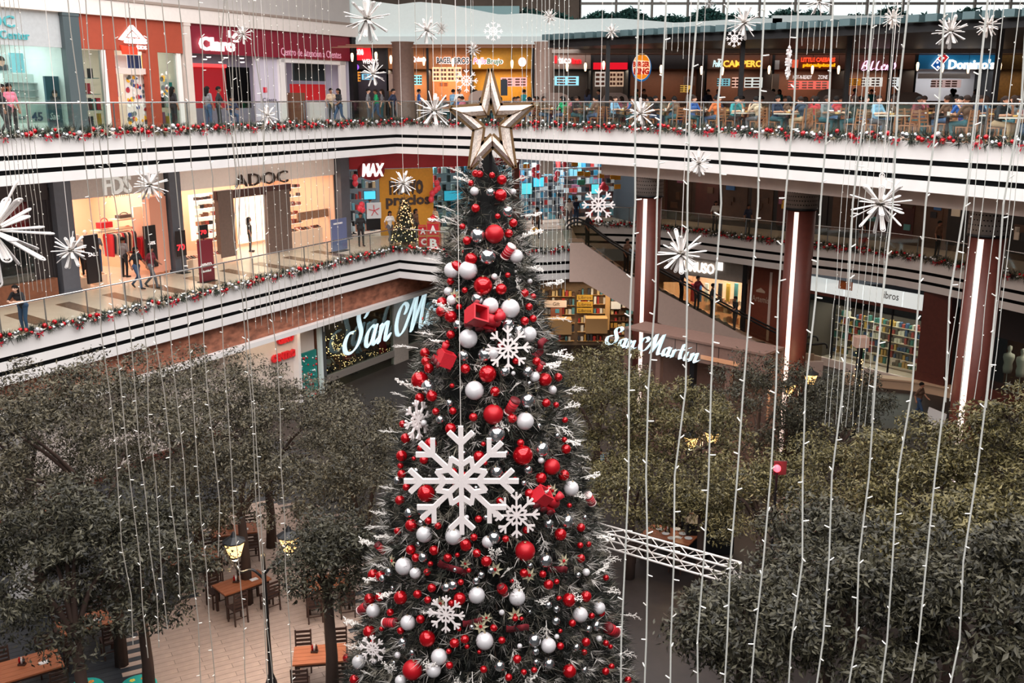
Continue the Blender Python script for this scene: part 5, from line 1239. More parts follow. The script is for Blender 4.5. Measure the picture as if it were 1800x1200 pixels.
SPOTS = [(800, 372, -60), (792, 392, -75), (880, 478, 200), (906, 492, 170), (812, 400, -40), (910, 420, 60), (785, 600, -80), (770, 590, -70), (826, 640, 100), (960, 622, 95), (955, 640, 80), (900, 600, 20), (735, 612, -80), (800, 560, -30), (985, 770, 110), (1010, 800, 100), (968, 745, 120), (985, 720, 60), (940, 640, 90),
         (690, 905, -70), (684, 925, -90), (690, 945, -80), (668, 960, -60), (700, 860, -70), (720, 700, -60), (735, 690, -40), (870, 720, 160), (835, 735, 170), (895, 690, 30), (675, 1020, -80), (700, 1040, -100), (690, 1000, -60), (725, 1068, 90), (740, 1075, 80), (640, 1100, -60), (650, 1140, -70), (660, 1190, -40), (690, 1190, 10), (1040, 940, 100), (1045, 965, 90), (1050, 990, 60), (1060, 1040, 80), (1040, 1010, 40), (1090, 1080, 95), (1080, 1150, 80), (990, 1050, 80), (975, 1045, 260), (960, 1090, 190), (880, 1015, 30), (870, 990, 0), (905, 1005, 180), (890, 1180, 200), (900, 1150, 170), (950, 1170, 230), (810, 1180, 190), (845, 1190, 170), (830, 1180, 180), (760, 1190, 10), (935, 870, 60), (962, 905, 170), (950, 935, 180), (885, 300, 40), (850, 300, -20), (822, 310, -50), (900, 320, 60), (835, 325, -60), (915, 380, 80), (780, 440, -70), (785, 465, -60), (925, 470, 100), (950, 500, 80), (960, 560, 90), (765, 690, -60), (1000, 870, 90), (1020, 840, 70), (700, 760, -80), (985, 690, 70)]
for i, (x, y, a) in enumerate(SPOTS):
    p = cone_hit(x, y, .02); d = Vector((p.x - TX, p.y - TY, 0)).normalized()
    t = math.radians(a); dirv = Vector((math.sin(t), 0, math.cos(t))) + d * .5
    o = inst('frosted_spray', SPR[i % 4], p, None, dirv.to_track_quat('Z', 'Y').to_euler(), random.uniform(.45, .75))
    side = 'left' if x < 858 else 'right'; lev = 'top' if y < 450 else 'upper' if y < 650 else 'middle' if y < 850 else 'lower' if y < 1050 else 'bottom'
    tag(o, f'white frosted twig spray on {lev} {side} of the Christmas tree', 'spray', 'white frosted sprays')
# ---- flower clusters with pale leaves
fm = MB()
for k in range(7):
    a = k * 2 * math.pi / 7; c, s = math.cos(a), math.sin(a)
    fm.add([(0, 0, 0), (.08 * c - .045 * s, .08 * s + .045 * c, .03), (.2 * c, .2 * s, .0), (.08 * c + .045 * s, .08 * s - .045 * c, .03)], [(0, 1, 2), (0, 2, 3)], 0)
for k in range(5): fm.ball((.025 * math.cos(k * 1.26), .025 * math.sin(k * 1.26), .03), .022, 6, 5, 1)
fmesh = fm.mesh('flower', [mat('pale_leaf', (172, 164, 136), .7), M_bred])
for i, (x, y) in enumerate([(818, 990), (970, 862), (905, 1080), (775, 1060), (990, 985), (855, 1085), (845, 1100), (690, 985), (930, 1010), (800, 520), (930, 980), (745, 560), (870, 1000)]):
    p = cone_hit(x, y, .1); d = Vector((p.x - TX, p.y - TY, .2)).normalized()
    o = inst('holly_cluster', fmesh, p, None, d.to_track_quat('Z', 'Y').to_euler(), random.uniform(.5, .75)); tag(o, 'pale leaf cluster with red berries on the ' + ('lower' if y > 900 else 'upper') + ' Christmas tree', 'decoration', 'leaf and berry clusters')
# ---- red toys: trains, drums, canisters, ribbons
M_toy = mat('toy_red', (186, 26, 40), .5, var=.08, scale=20); M_toyd = mat('toy_dark_red', (96, 10, 20), .6)
def place(px, py, out, rot, root):
    p = cone_hit(px, py, out); root.location = p; root.rotation_euler = rot; return p
def toy_train(label, px, py, s, rot):
    t = thing('toy_train', label, 'toy')
    b = MB(); b.box(-.3, .32, -.13, .13, -.06, 0); b.build('chassis', M_toy, t)
    b = MB()
    for (x0, x1, y0, y1) in ((-.3, -.27, -.15, .15), (-.03, 0, -.15, .15), (-.27, -.03, -.15, -.12), (-.27, -.03, .12, .15)): b.box(x0, x1, y0, y1, 0, .26)
    b.build('open_cab', M_toy, t)
    b = MB(); b.box(-.27, -.03, -.12, .12, 0, .02); b.build('cab_floor', M_toyd, t)
    b = MB(); b.tube([(0, 0, .1), (.3, 0, .1)], .1, 16); b.build('boiler', M_toy, t, True)
    b = MB(); b.tube([(.2, 0, .18), (.2, 0, .36)], [.06, .085], 14); b.build('funnel', M_toy, t, True)
    for x in (-.2, .02, .22):
        for y in (-.14, .14): b = MB(); b.tube([(x, y - .02, -.07), (x, y + .02, -.07)], .075, 14); b.build('wheel', M_toyd, t, True)
    t.scale = (s,) * 3; place(px, py, .18, rot, t); return t
toy_train('red toy train with open square cab, upper middle of the tree', 845, 562, 1.0, (1.0, .35, .5))
toy_train('red toy train with two dark windows, left of the tree middle', 778, 634, .8, (.4, -.1, 1.9))
toy_train('dark red toy train half hidden right of the small snowflake', 955, 882, .85, (.5, .6, .6))
def drum(label, px, py, s, rot, mug=False):
    t = thing('red_canister', label, 'ornament'); b = MB(); b.tube([(0, 0, -.15), (0, 0, .15)], .095, 18); b.build('body', M_toy, t, True)
    for z in (-.15, .15): b = MB(); b.lathe([(.1, z - .015), (.1, z + .015)], n=18); b.build('rim', mat('rim_white', (226, 200, 196), .5) if mug or z < 0 else M_toyd, t, True)
    for k in range(3): b = MB(); b.lathe([(.097, -.06 + k * .06), (.097, -.05 + k * .06)], n=18); b.build('printed_band', mat('band_pale', (220, 160, 160), .5) if mug else M_toyd, t, True)
    t.scale = (s,) * 3; place(px, py, .12, rot, t)
drum('red canister hanging tilted right of the crimson bauble', 900, 714, .95, (.3, .45, 0)); drum('red printed mug ornament near the tree top', 893, 442, .85, (.5, .4, .4), True)
drum('red canister at the lower right edge of the tree', 1076, 1107, 1.1, (.6, -.7, 0)); drum('red canister at the left edge of the lower tree', 640, 1068, .95, (.5, .7, 0))
drum('red canister beside a red bauble on lower left tree', 686, 1094, .9, (1.3, .2, 1.0)); drum('small red printed mug at right edge above the white truss', 1037, 877, .85, (.4, -.5, .2), True); drum('small red cone canister at upper left of the lower tree', 669, 963, .7, (.3, -.6, 0))
drum('dark red canister right of the tree middle', 950, 640 + 5, .6, (.2, .5, 0)); drum('red canister in the lower middle of the tree', 884, 1037, .7, (.3, -.4, 0))
def ribbon(label, px, py, w, a):
    p = cone_hit(px, py, .06); b = MB(); n = 10; q = []
    for i in range(n + 1):
        f = i / n - .5; x = f * w; y = -.06 * math.sin(f * 9) - .02; zz_ = .05 * math.sin(f * 7)
        ca_, sa_ = math.cos(a), math.sin(a)
        for h_ in (-.06, .06): q.append((p.x + x * ca_ - (h_ + zz_) * sa_, p.y + y, p.z + x * sa_ + (h_ + zz_) * ca_))
    m = len(q); q2 = [(x, y + .012, z) for x, y, z in q]
    fs = [(2 * i, 2 * i + 1, 2 * i + 3, 2 * i + 2) for i in range(n)] + [(m + 2 * i, m + 2 * i + 2, m + 2 * i + 3, m + 2 * i + 1) for i in range(n)] + [(2 * i, 2 * i + 2, m + 2 * i + 2, m + 2 * i) for i in range(n)] + [(2 * i + 1, m + 2 * i + 1, m + 2 * i + 3, 2 * i + 3) for i in range(n)]
    b.add(q + q2, fs); tag(b.build('velvet_ribbon', mat('velvet_red', (112, 14, 28), .8), smooth=True), label, 'ribbon')
ribbon('dark red velvet ribbon sloping under the big snowflake', 795, 998, .55, -.5); ribbon('dark red velvet ribbon above a pearl bauble, lower middle', 835, 1092, .42, .05); ribbon('dark red velvet ribbon right of the crimson bauble, lower right', 980, 1000, .36, -.2); ribbon('dark red ribbon below the leaf cluster, bottom middle', 910, 1103, .4, -.05); ribbon('curled dark red ribbon at right of the small snowflake', 950, 610, .35, 1.0)

# ---- glitter star
star_o = [(0, 1.0), (.17, .36), (.80, .38), (.35, -.02), (.50, -.62), (.34, -.74), (.03, -.22), (-.38, -.76), (-.28, -.06), (-.72, .32), (-.15, .36)]
star_o = [(0, 1.0), (.18, .36), (.78, .38), (.34, -.02), (.44, -.74), (.04, -.34), (-.38, -.76), (-.28, -.06), (-.72, .32), (-.15, .36)]
cS = at_y(862, 222, 17.6); sr = thing('tree_star', 'champagne glitter star frame with open centre topping the tree', 'star', (cS.x, cS.y, cS.z - .75))
sx = .96
def SP(x, y, d, k=1.0): return Vector((cS.x + x * k * sx, cS.y + d, cS.z + y * k * sx))
ci = (.02, .04)
def lerp(o, f): return (ci[0] + (o[0] - ci[0]) * f, ci[1] + (o[1] - ci[1]) * f)
n = len(star_o); M_gl = mat('champagne_glitter', (226, 210, 200), .55, .1, var=.35, scale=28); M_gold = mat('bronze_edge', (128, 98, 66), .45, .5)
for sgn, nm in ((-1, 'front'), (1, 'back')):
    for i in range(n):
        a, c2 = star_o[i], star_o[(i + 1) % n]; b = MB()
        for f0, f1, d0, d1 in ((1.0, .74, .03, .14), (.74, .5, .14, .03)):
            b.quad(SP(*lerp(a, f0), sgn * d0), SP(*lerp(a, f1), sgn * d1), SP(*lerp(c2, f1), sgn * d1), SP(*lerp(c2, f0), sgn * d0))
        b.build('glitter_facet', M_gl, sr)
for f, d in ((1.0, 0), (.5, 0)):
    b = MB(); P = [SP(*lerp(a, f), d) for a in star_o]; 
    for i in range(n): b.bar(P[i], P[(i + 1) % n], .035, .09)
    b.build('edge_band', M_gold, sr)
b = MB()
for i in range(0, n): b.bar(SP(*lerp(star_o[i], 1), -.03), SP(*lerp(star_o[i], .74), -.145), .018); b.bar(SP(*lerp(star_o[i], .74), -.145), SP(*lerp(star_o[i], .5), -.03), .018)
b.build('ridge_wire', M_gold, sr)['kind'] = 'stuff'
b = MB(); b.tube([(cS.x, cS.y + .1, 12.0), (cS.x, cS.y + .1, cS.z - .2)], .03, 6); b.build('mount', M_dark, sr)

# ================================================================== snowflakes
def flake_mesh(arms, inner=True, w=.085):
    b = MB(); T = .06
    def bar2(p, q, ww):
        p, q = Vector((p[0], 0, p[1])), Vector((q[0], 0, q[1])); d = (q - p); L_ = d.length; d.normalize(); nrm = Vector((-d.z, 0, d.x))
        b.obox((p + q) / 2, d * (L_ / 2 + ww * .2), nrm * ww / 2, (0, T / 2 * random.uniform(.97, 1.03), 0))
    for k in range(arms):
        a = 2 * math.pi * k / arms + math.pi / 2; c, s = math.cos(a), math.sin(a)
        R2 = lambda x, y: (x * c - y * s, x * s + y * c)
        bar2((0, 0), R2(1.0, 0), w)
        for sg in (-1, 1):
            bar2(R2(.70, 0), R2(.90, sg * .20), w)
        # inner petals
        h = math.pi / arms
        for sg in (-1, 1):
            tip = (.46 * math.cos(sg * h), .46 * math.sin(sg * h))
            bar2(R2(.30, 0), R2(*tip), w * .95)
    return b.mesh('snowflake', mat('snow_glitter', (230, 220, 218), .6, var=.08, scale=60))
FL8, FL6 = flake_mesh(8), flake_mesh(6)
M_cord = mat('white_cord', (214, 206, 200), .6)
def hang_cord(root, p, ztop=20.5, r=.006):
    b = MB(); b.tube([p, (p[0], p[1], ztop)], r, 5); b.build('cord', M_cord, root)
def snowflake(label, px, py, Y, R_, rz=0., cord=True, tilt=0., mesh=FL8, p=None):
    p = p or at_y(px, py, Y); t = thing('snowflake_ornament', label, 'ornament', p)
    o = bpy.data.objects.new('snowflake', mesh); COL.objects.link(o); o.parent = t; o.scale = (R_, 1.0 if R_ > .5 else .6, R_); o.rotation_euler = (tilt, 0, rz)
    if cord: hang_cord(t, (p.x, p.y, p.z + R_ * .98))
    return t
snowflake('big white glitter snowflake hanging in front of the Christmas tree', 811, 845, 14.6, .88)
snowflake('small white snowflake hanging left of the tree star', 820, 142, 22, .24); snowflake('pale snowflake high beside the brown wall at top centre', 867, 55, 30, .27)
snowflake('white snowflake hanging before the electronics shop', 1052, 360, 24, .39); snowflake('small snowflake just under a starburst at top right', 1291, 68, 24, .19); snowflake('white snowflake seen almost edge on before the food stalls', 1386, 110, 22, .34, 1.15)
for lab, x, y, r_, rz in (('white snowflake on the tree below the red toy train', 893, 612, .39, .2), ('white snowflake on the tree at lower right of the big one', 908, 905, .40, 0.1), ('grey white snowflake on the lower tree among red baubles', 784, 1079, .33, -.2), ('white snowflake seen from the side on the left edge of tree', 734, 738, .36, 1.0), ('small frosty snowflake at the lower left of the tree', 655, 1140, .26, -.3)):
    p = cone_hit(x, y, .2); snowflake(lab, 0, 0, 0, r_, rz, False, -.1, FL8, p)
# ================================================================== starburst ornaments
def rod_mesh(L_=1.0, r0=.16, w=.08):
    b = MB(); pts = []
    for t in np.linspace(-math.pi / 2, math.pi / 2, 7): pts.append((w * math.sin(t), 0, L_ - w + w * math.cos(t)))
    pts = [(-w * .45, 0, r0)] + pts + [(w * .45, 0, r0)]
    b.tube(pts, .017, 5, 0)
    b.tube([(0, 0, r0), (0, 0, L_ - .05)], [.012, .03, .03][:2], 5, 1)
    q = [(-w * .8, .004, r0 + .05), (w * .8, .004, r0 + .05), (w * .8, .004, L_ - w), (-w * .8, .004, L_ - w)]; b.prism(q, (0, -.008, 0), 2)
    return b.mesh('acrylic_rod', [mat('rod_edge', (222, 216, 212), .3), mat('rod_core', (214, 206, 202), .4), mat('rod_acrylic', (232, 228, 226), .2, alpha=.5)])
ROD = rod_mesh(); ROD2 = rod_mesh(.75)
hub = MB(); hub.ball((0, 0, 0), .17, 10, 7); HUB = hub.mesh('hub', mat('hub_bronze', (92, 84, 74), .4, .6), smooth=True)
def fib(n):
    out = []
    for i in range(n):
        z = 1 - 2 * (i + .5) / n; r = math.sqrt(1 - z * z); t = i * 2.39996; out.append(Vector((r * math.cos(t), r * math.sin(t), z)))
    return out
DIRS = fib(30)
def starburst(label, px, py, rp, R_=.35, Y=None):
    ax = FPX * R_ / rp; d = ray(px, py); p = Vector((d.x * ax, d.y * ax, CZ + d.z * ax))
    t = thing('starburst_ornament', label, 'ornament', p)
    o = bpy.data.objects.new('hub', HUB); COL.objects.link(o); o.parent = t; o.scale = (R_,) * 3
    off = Euler((random.uniform(0, 6), random.uniform(0, 6), 0)).to_matrix()
    for i, dv in enumerate(DIRS):
        dv = off @ dv; o = bpy.data.objects.new('acrylic_rod', ROD if i % 3 else ROD2); COL.objects.link(o); o.parent = t; o.scale = (R_,) * 3; o.rotation_euler = dv.to_track_quat('Z', 'Y').to_euler()
    hang_cord(t, (p.x, p.y, p.z + R_ * .3), r=.005 if R_ < .5 else .008)
SB = [(645, 33, 42, 'large clear starburst hanging at top left of centre'), (750, 53, 24, 'clear starburst beside a small dark one, top centre'), (776, 50, 13, 'small dark starburst beside a clear one, top centre'), (656, 130, 23, 'clear starburst hanging before the red sign food stall'), (763, 195, 35, 'bright clear starburst with dark hub left of tree star'), (125, 440, 34, 'clear starburst before the slate pillar of clothes shop'),
      (-14, 405, 100, 'huge clear starburst cut by the left frame edge'), (263, 325, 33, 'clear starburst beside the three letter clothes sign'), (470, 203, 20, 'faint starburst before the top floor balustrade'), (709, 322, 24, 'clear starburst above the small lit Christmas tree'), (1228, 287, 25, 'clear starburst on the white fascia right of first column'), (1197, 446, 46, 'large clear starburst before the escalator'), (1547, 358, 53, 'large clear starburst before the shaded gallery at right'), (1126, 200, 28, 'clear starburst under the round burger sign'),
      (1308, 40, 30, 'clear starburst touching a small snowflake, top right'), (1075, 56, 15, 'small clear starburst over the dark canopy edge'), (1671, 55, 31, 'clear starburst above the blue pizza sign'), (1737, 43, 23, 'clear starburst rightmost along the top'), (1569, 32, 20, 'faint starburst before the teal slats'), (966, 30, 15, 'small bronze starburst before the mint wall'), (1440, 2, 26, 'starburst cut by the top frame edge, right'), (1247, 4, 13, 'tiny starburst cut by top edge before the windows'), (832, 88, 14, 'small brown starburst above the yellow stall'), (427, 60, 19, 'bronze starburst right of the red phone sign')]
for x, y, rp, lab in SB: starburst(lab, x, y, rp, .35 if rp < 80 else .48)

# ================================================================== GARLANDS
gb = MB(); gb.ball((0, 0, 0), .072, 10, 7); GBR = gb.mesh('garland_bauble', M_bred, smooth=True); GBS = gb.mesh('garland_bauble', M_bsil, smooth=True); GBP = gb.mesh('garland_bauble', M_bpea, smooth=True)
bw = MB()
for s in (-1, 1):
    bw.add([(0, 0, 0), (s * .17, -.03, .09), (s * .19, .0, -.02), (s * .05, -.05, -.05)], [(0, 1, 2), (0, 2, 3)]); bw.add([(0, .01, 0), (s * .17, .01, .09), (s * .19, .03, -.02), (s * .05, .0, -.05)], [(0, 2, 1), (0, 3, 2)])
    bw.add([(0, -.02, 0), (s * .1, -.03, -.2), (s * .16, -.02, -.16)], [(0, 1, 2)])
bw.ball((0, -.03, 0), .04, 6, 5)
BOW = bw.mesh('bow', mat('bow_rose', (176, 36, 52), .55))
M_gnd = [mat('garland_dark', (34, 42, 36), .8), mat('garland_green', (64, 72, 58), .8), mat('garland_tan', (140, 124, 96), .8)]
def garland(path, z, label, s0, s1, step=.155, seed=1, dim=False):
    R = random.Random(seed); P0 = along(path, (s0 + s1) / 2)[0]
    root = thing('garland', label, 'garland', (P0.x, P0.y, z), 'Christmas garlands on the balustrades')
    n = int((s1 - s0) / .03); base = []; dirs = []
    rg = np.random.default_rng(seed)
    for i in range(n):
        p, d, nn = along(path, s0 + (s1 - s0) * (i + .5) / n)
        t = rg.uniform(0, 2 * math.pi); rr = rg.uniform(0, .13); a = -nn * (.02 + rr * math.cos(t)); base.append((p.x + a.x, p.y + a.y, z + .1 + rr * math.sin(t) * .9)); v = -nn * math.cos(t) + d * rg.normal(0, .5); dirs.append((v.x, v.y, math.sin(t) + .1))
    needle_cloud('greenery', np.array(base), np.array(dirs), 13, .19, .024, M_gnd, root, seed, [.55, .35, .10])
    s = s0; k = 0
    while s < s1:
        p, d, nn = along(path, s); off = -nn * R.uniform(.02, .16); me = R.choice([GBR, GBR, GBR, GBS, GBS, GBP]) if (k // 4) % 2 else R.choice([GBR, GBS, GBS])
        o = bpy.data.objects.new('garland_bauble', me); COL.objects.link(o); o.parent = root; o.location = (p.x + off.x - P0.x, p.y + off.y - P0.y, R.uniform(.02, .24)); o.scale = (R.uniform(.75, 1.25),) * 3
        s += step * R.uniform(.7, 1.3); k += 1
    s = s0 + .5
    while s < s1:
        p, d, nn = along(path, s); off = -nn * .14
        o = bpy.data.objects.new('bow', BOW); COL.objects.link(o); o.parent = root; o.location = (p.x + off.x - P0.x, p.y + off.y - P0.y, .02); o.rotation_euler = (0, R.uniform(-.3, .3), math.atan2(d.y, d.x)); o.scale = (R.uniform(.65, .9),) * 3
        s += 1.3 * R.uniform(.85, 1.15)
    return root
PL = LEFT_EDGE; LL = arclen(PL)[-1]; LR = arclen(R3)[-1]
garland(PL, Z3 + .07, 'red and silver garland on the top floor edge before the shops', LL - 24.5, LL, seed=61)
garland(R3, Z3 + .07, 'red and silver garland on the food court edge, left half', 0, LR * .5, seed=62)
garland(R3, Z3 + .07, 'red and silver garland on the food court edge, right half', LR * .5, LR - 2, seed=63)
garland(PL, Z2 + .07, 'red and silver garland on middle floor edge before the clothes shop', LL - 23.5, LL, seed=64)
P2b = EDGE2L[nl - 1:]; garland(P2b, Z2 + .07, 'short garland on the middle floor edge behind the tree', 0, arclen(P2b)[-1], seed=65)
LR2 = arclen(EDGE2R)[-1]; garland(EDGE2R, Z2 + .07, 'dim red garland on the shaded gallery behind the columns', 1.5, LR2 - 6, .17, seed=66)

# ================================================================== ATRIUM TREES
def leafmat(name, c1, c2):
    m = mat(name, c1, .5, var=0, spec=.3); nt = m.node_tree; b = nt.nodes['Principled BSDF']
    gm = nt.nodes.new('ShaderNodeNewGeometry'); rp = nt.nodes.new('ShaderNodeValToRGB'); rp.color_ramp.elements[0].color = lin(c1); rp.color_ramp.elements[1].color = lin(c2)
    nt.links.new(gm.outputs['Random Per Island'], rp.inputs[0]); nt.links.new(rp.outputs[0], b.inputs['Base Color'])
    return m
L_grey = leafmat('leaf_grey_olive', (20, 19, 14), (98, 90, 71)); L_olive = leafmat('leaf_olive', (22, 21, 12), (112, 102, 64)); L_deep = leafmat('leaf_deep', (16, 16, 11), (78, 74, 58))
M_bark = mat('tree_bark', (66, 48, 40), .85, var=.25, scale=6, stretch=(1, 1, .3))
LEAFM = None
def ficus(label, px, py, Y, rx, rz, leaf=.12, n=15000, lm=L_grey, seed=1, near=False):
    rg = np.random.default_rng(seed); c = at_y(px, py, Y)
    root = thing('atrium_tree', label, 'tree', (c.x, c.y, 0), 'leafy trees on the atrium floor')
    nc = int(34 + 15 * rx * rx); d = rg.normal(0, 1, (nc, 3)); d /= np.linalg.norm(d, axis=1)[:, None]; d[:, 2] = np.where(d[:, 2] < -.75, -d[:, 2] * .5, d[:, 2])
    cen = np.array(c) + d * np.array([rx, rx, rz]) * rg.uniform(.55, 1.0, (nc, 1))
    pts = []
    per = n // nc
    for q in cen:
        s = rg.uniform(.26, .55); v = rg.normal(0, 1, (per, 3)); v /= np.linalg.norm(v, axis=1)[:, None]; pts.append(q + v * s * np.array([1, 1, .62]) * rg.uniform(.45, 1.05, (per, 1)))
    pts = np.concatenate(pts)
    lv = leaf_cloud('foliage', pts, leaf, [lm], root, .35, seed=seed, aspect=.36); lv['kind'] = 'stuff'
    b = MB(); top = Vector((c.x, c.y, max(1.6, c.z - rz * .7)))
    b.tube([(c.x, c.y, 0), (c.x + .04, c.y, top.z * .5), top], [.17, .13, .11], 8); b.build('trunk', M_bark, root, True)
    for i in range(7):
        q = top.lerp(Vector(cen[i * nc // 7]), .75); m_ = (top + q) / 2 + Vector((0, 0, .25)); b = MB(); b.tube(spline([top, m_, q], 3), [.08, .07, .06, .05, .04, .035, .02][:7], 5); b.build('branch', M_bark, root, True)
    if near:       # the leaves that show largest are parts of their own
        vv = pts[np.argsort([-(-p[1] * 1.0) for p in pts])]
        me = bpy.data.meshes.new('leaf'); L_ = leaf * 1.35; me.from_pydata([(0, 0, 0), (L_ * .45, L_ * .2, L_ * .07), (L_, 0, 0), (L_ * .45, -L_ * .2, L_ * .07)], [], [(0, 1, 2), (0, 2, 3)]); me.materials.append(lm); me.update()
        m = 0
        for p in vv:
            out = Vector(p) - c
            q = proj(p)
            if not (0 < q[0] < 1800 and 0 < q[1] < 1200): continue
            p2 = Vector(p) + out.normalized() * .06
            o = inst('leaf', me, p2, root, (rg.normal(0, .5), rg.normal(.4, .5), rg.uniform(0, 6.28))); m += 1
            if m >= 150: break
    return root
TR = [('bushy grey green tree at the far left edge', 40, 775, 24.0, 2.6, 2.0, .11, 17000, L_grey), ('broad grey green tree before the left ledge, highest crown', 175, 790, 21.5, 2.9, 2.4, .11, 26000, L_grey), ('grey green tree under the striped fascia, second from left', 330, 735, 26.5, 3.0, 2.1, .11, 20000, L_grey), ('grey green tree before the small red letter shop', 465, 760, 28.0, 2.8, 2.3, .11, 20000, L_grey), ('round tree directly left of the Christmas tree', 640, 860, 25.0, 2.1, 2.3, .11, 19000, L_grey), ('dark tree over the lower left tables', 120, 1015, 17.8, 1.8, 1.9, .12, 14000, L_deep), ('dark tree left of the street lamp', 238, 975, 19.6, 1.7, 1.9, .12, 14000, L_deep), ('tree below the restaurant window left of Christmas tree', 615, 790, 31.0, 2.3, 1.9, .11, 17000, L_grey), ('low dark tree right of the lamp post', 572, 985, 19.4, 1.1, 1.0, .11, 10000, L_deep), ('grey green tree in the middle of the left grove', 420, 850, 24.5, 1.9, 1.3, .11, 12000, L_grey),
      ('olive tree before the script sign kiosk', 1050, 705, 29.5, 2.2, 1.9, .11, 18000, L_olive), ('olive tree right of the Christmas tree below the kiosk', 1190, 755, 28.0, 2.1, 1.7, .11, 15000, L_olive), ('dark leafy tree at the end of the escalator', 1335, 720, 31.0, 2.2, 1.9, .11, 15000, L_deep), ('dark tree below the bookshop with street lamps', 1475, 735, 30.0, 2.0, 1.7, .11, 13000, L_deep), ('olive tree right of the red light', 1490, 850, 25.5, 2.1, 1.4, .11, 14000, L_olive), ('broad olive tree at right before the brown pier', 1630, 860, 22.0, 2.0, 1.7, .12, 17000, L_olive), ('tall olive tree at the right edge hiding the column foot', 1775, 830, 20.5, 1.7, 2.0, .12, 17000, L_olive), ('small olive tree behind the white truss', 1110, 860, 26.0, 1.7, 1.2, .11, 10000, L_olive), ('olive tree above the end of the truss', 1340, 880, 24.0, 1.8, 1.2, .11, 11000, L_olive),
      ('near leafy tree below the truss end', 1310, 1105, 15.2, 1.15, 1.05, .13, 10000, L_deep), ('nearest leafy tree at bottom right centre', 1520, 1075, 15.6, 1.5, 1.35, .14, 13000, L_deep), ('nearest leafy tree in the bottom right corner', 1735, 1060, 14.8, 1.45, 1.45, .14, 13000, L_deep), ('leafy tree right of centre above the nearest one', 1465, 970, 19.0, 1.6, 1.1, .13, 11000, L_deep), ('olive tree second from right in the middle row', 1690, 955, 18.0, 1.6, 1.2, .13, 11000, L_olive), ('low olive shrub tree beside the dark cabinets', 1235, 880, 25.0, 1.0, .7, .11, 4500, L_olive)]
for i, t in enumerate(TR): ficus(t[0], *t[1:], seed=100 + i, near=(i in (20, 21)))

# ================================================================== STRING LIGHTS
bm_ = MB(); bm_.tube([(0, 0, 0), (.014, 0, .004), (.03, 0, .01)], [.0025, .0034, .0028], 5); BULB = bm_.mesh('bulb', mat('bulb_glow', (236, 232, 224), .3, emit=.12, ecol=(255, 246, 236)))
M_wire2 = mat('tan_wire', (150, 143, 134), .6)
M_wire = mat('white_wire', (188, 188, 182), .6)
def light_string(px860, Y, top_y, bot_y, r, step, label, group, parts=True, seed=0, wob=.012, drop=.0):
    R = random.Random(seed); P = at_y(px860, 860, Y); zt = at_y(px860, top_y, Y).z if top_y is not None else 20.5; zb_ = max(at_y(px860, bot_y, Y).z, .05)
    root = thing('light_string', label, 'string lights', (P.x, P.y, zb_), group)
    n = max(4, int((zt - zb_) / .45)); pts = [(P.x + R.gauss(0, wob), P.y + R.gauss(0, wob), zb_ + (zt - zb_) * i / n) for i in range(n + 1)]
    b = MB(); b.tube(pts, r, 5); b.build('wire', M_wire if px860 > 800 else M_wire2, root)
    z = zb_ + R.uniform(0, step); g = MB()
    while z < zt:
        f = (z - zb_) / (zt - zb_) * n; i = min(int(f), n - 1); a = Vector(pts[i]).lerp(Vector(pts[i + 1]), f - i); t = R.uniform(0, 6.28)
        vis = -20 < proj(a)[1] < 1220
        if vis:
            if parts:
                o = bpy.data.objects.new('bulb', BULB); COL.objects.link(o); o.parent = root; o.location = a - Vector((P.x, P.y, zb_)); o.rotation_euler = (R.uniform(-.5, .5), R.uniform(-.5, .5), t)
            else: g.ball(a + Vector((math.cos(t) * .012, math.sin(t) * .012, 0)), .009 if Y > 15 else .006, 4, 3)
        z += step * R.uniform(.8, 1.2)
    if g.V: o = g.build('bulbs', MATS['bulb_glow'], root); o['kind'] = 'stuff'
right = [1100, 1142, 1193, 1241, 1295, 1348, 1409, 1466, 1523, 1582, 1642, 1710]
for i, x in enumerate(right): light_string(x, 4.7, None, 1260, .0047, .19, f'thick near light string, {ORD[i]} from the Christmas tree in the right curtain', 'near right light curtain', True, 200 + i)
left = [(208, 1132), (230, 1153), (253, 1139), (275, 1104), (301, 1055), (324, 1260), (352, 1260), (380, 976), (408, 1260), (447, 1260), (456, 1260), (496, 1260)]
for i, (x, yb) in enumerate(left): light_string(x, 7.6, None, yb, .004, .24, f'white light string, {ORD[i]} from the left in the left curtain', 'left light curtain', True, 230 + i)
def thin(xs, Y, yb, lab, grp, seed, r=.0045, ty=None, step=.34):
    for i, x in enumerate(xs):
        x860 = 900 + (x - 900) * (7800 - 860) / (7800 - 250)
        light_string(x860, Y, ty, yb + random.Random(seed + i).uniform(-12, 12), r, step, f'fine light string {lab}, {ORD[i]} from left' if i < 20 else lab, grp, False, seed + i, .006)
thin([430, 441, 452, 463, 476, 487, 498, 509, 520, 532, 543, 554, 565, 576, 588], 17.5, 575, 'before the shoe shop and rusty band', 'fine strings before the shoe shop', 300)
thin([917, 926, 934, 942, 950, 957, 964, 973, 981, 989, 997], 19.5, 515, 'right of the tree star', 'fine strings right of the star', 330)
thin([4, 12, 20, 28, 36, 44, 52, 60], 16, 520, 'at the far left before the sports shop', 'fine strings at far left', 350)
thin([1488, 1497, 1508, 1518, 1529, 1541, 1553, 1564, 1574], 15, 755, 'between the second and third columns', 'fine strings before the bookshop', 370, .004)
thin([1712, 1722, 1738, 1765, 1788, 1795], 9, 705, 'beside the rightmost column', 'strings beside the right column', 390, .0035)
thin([163, 241, 400, 412, 424], 14, 420, 'before the orange and red shops', 'fine strings before left shops', 400, .004)
thin([1165, 1175, 1185, 1195, 1205], 36, 96, 'hung from the canopy edge above the stalls', 'short strings on the canopy', 410, .008, 40)
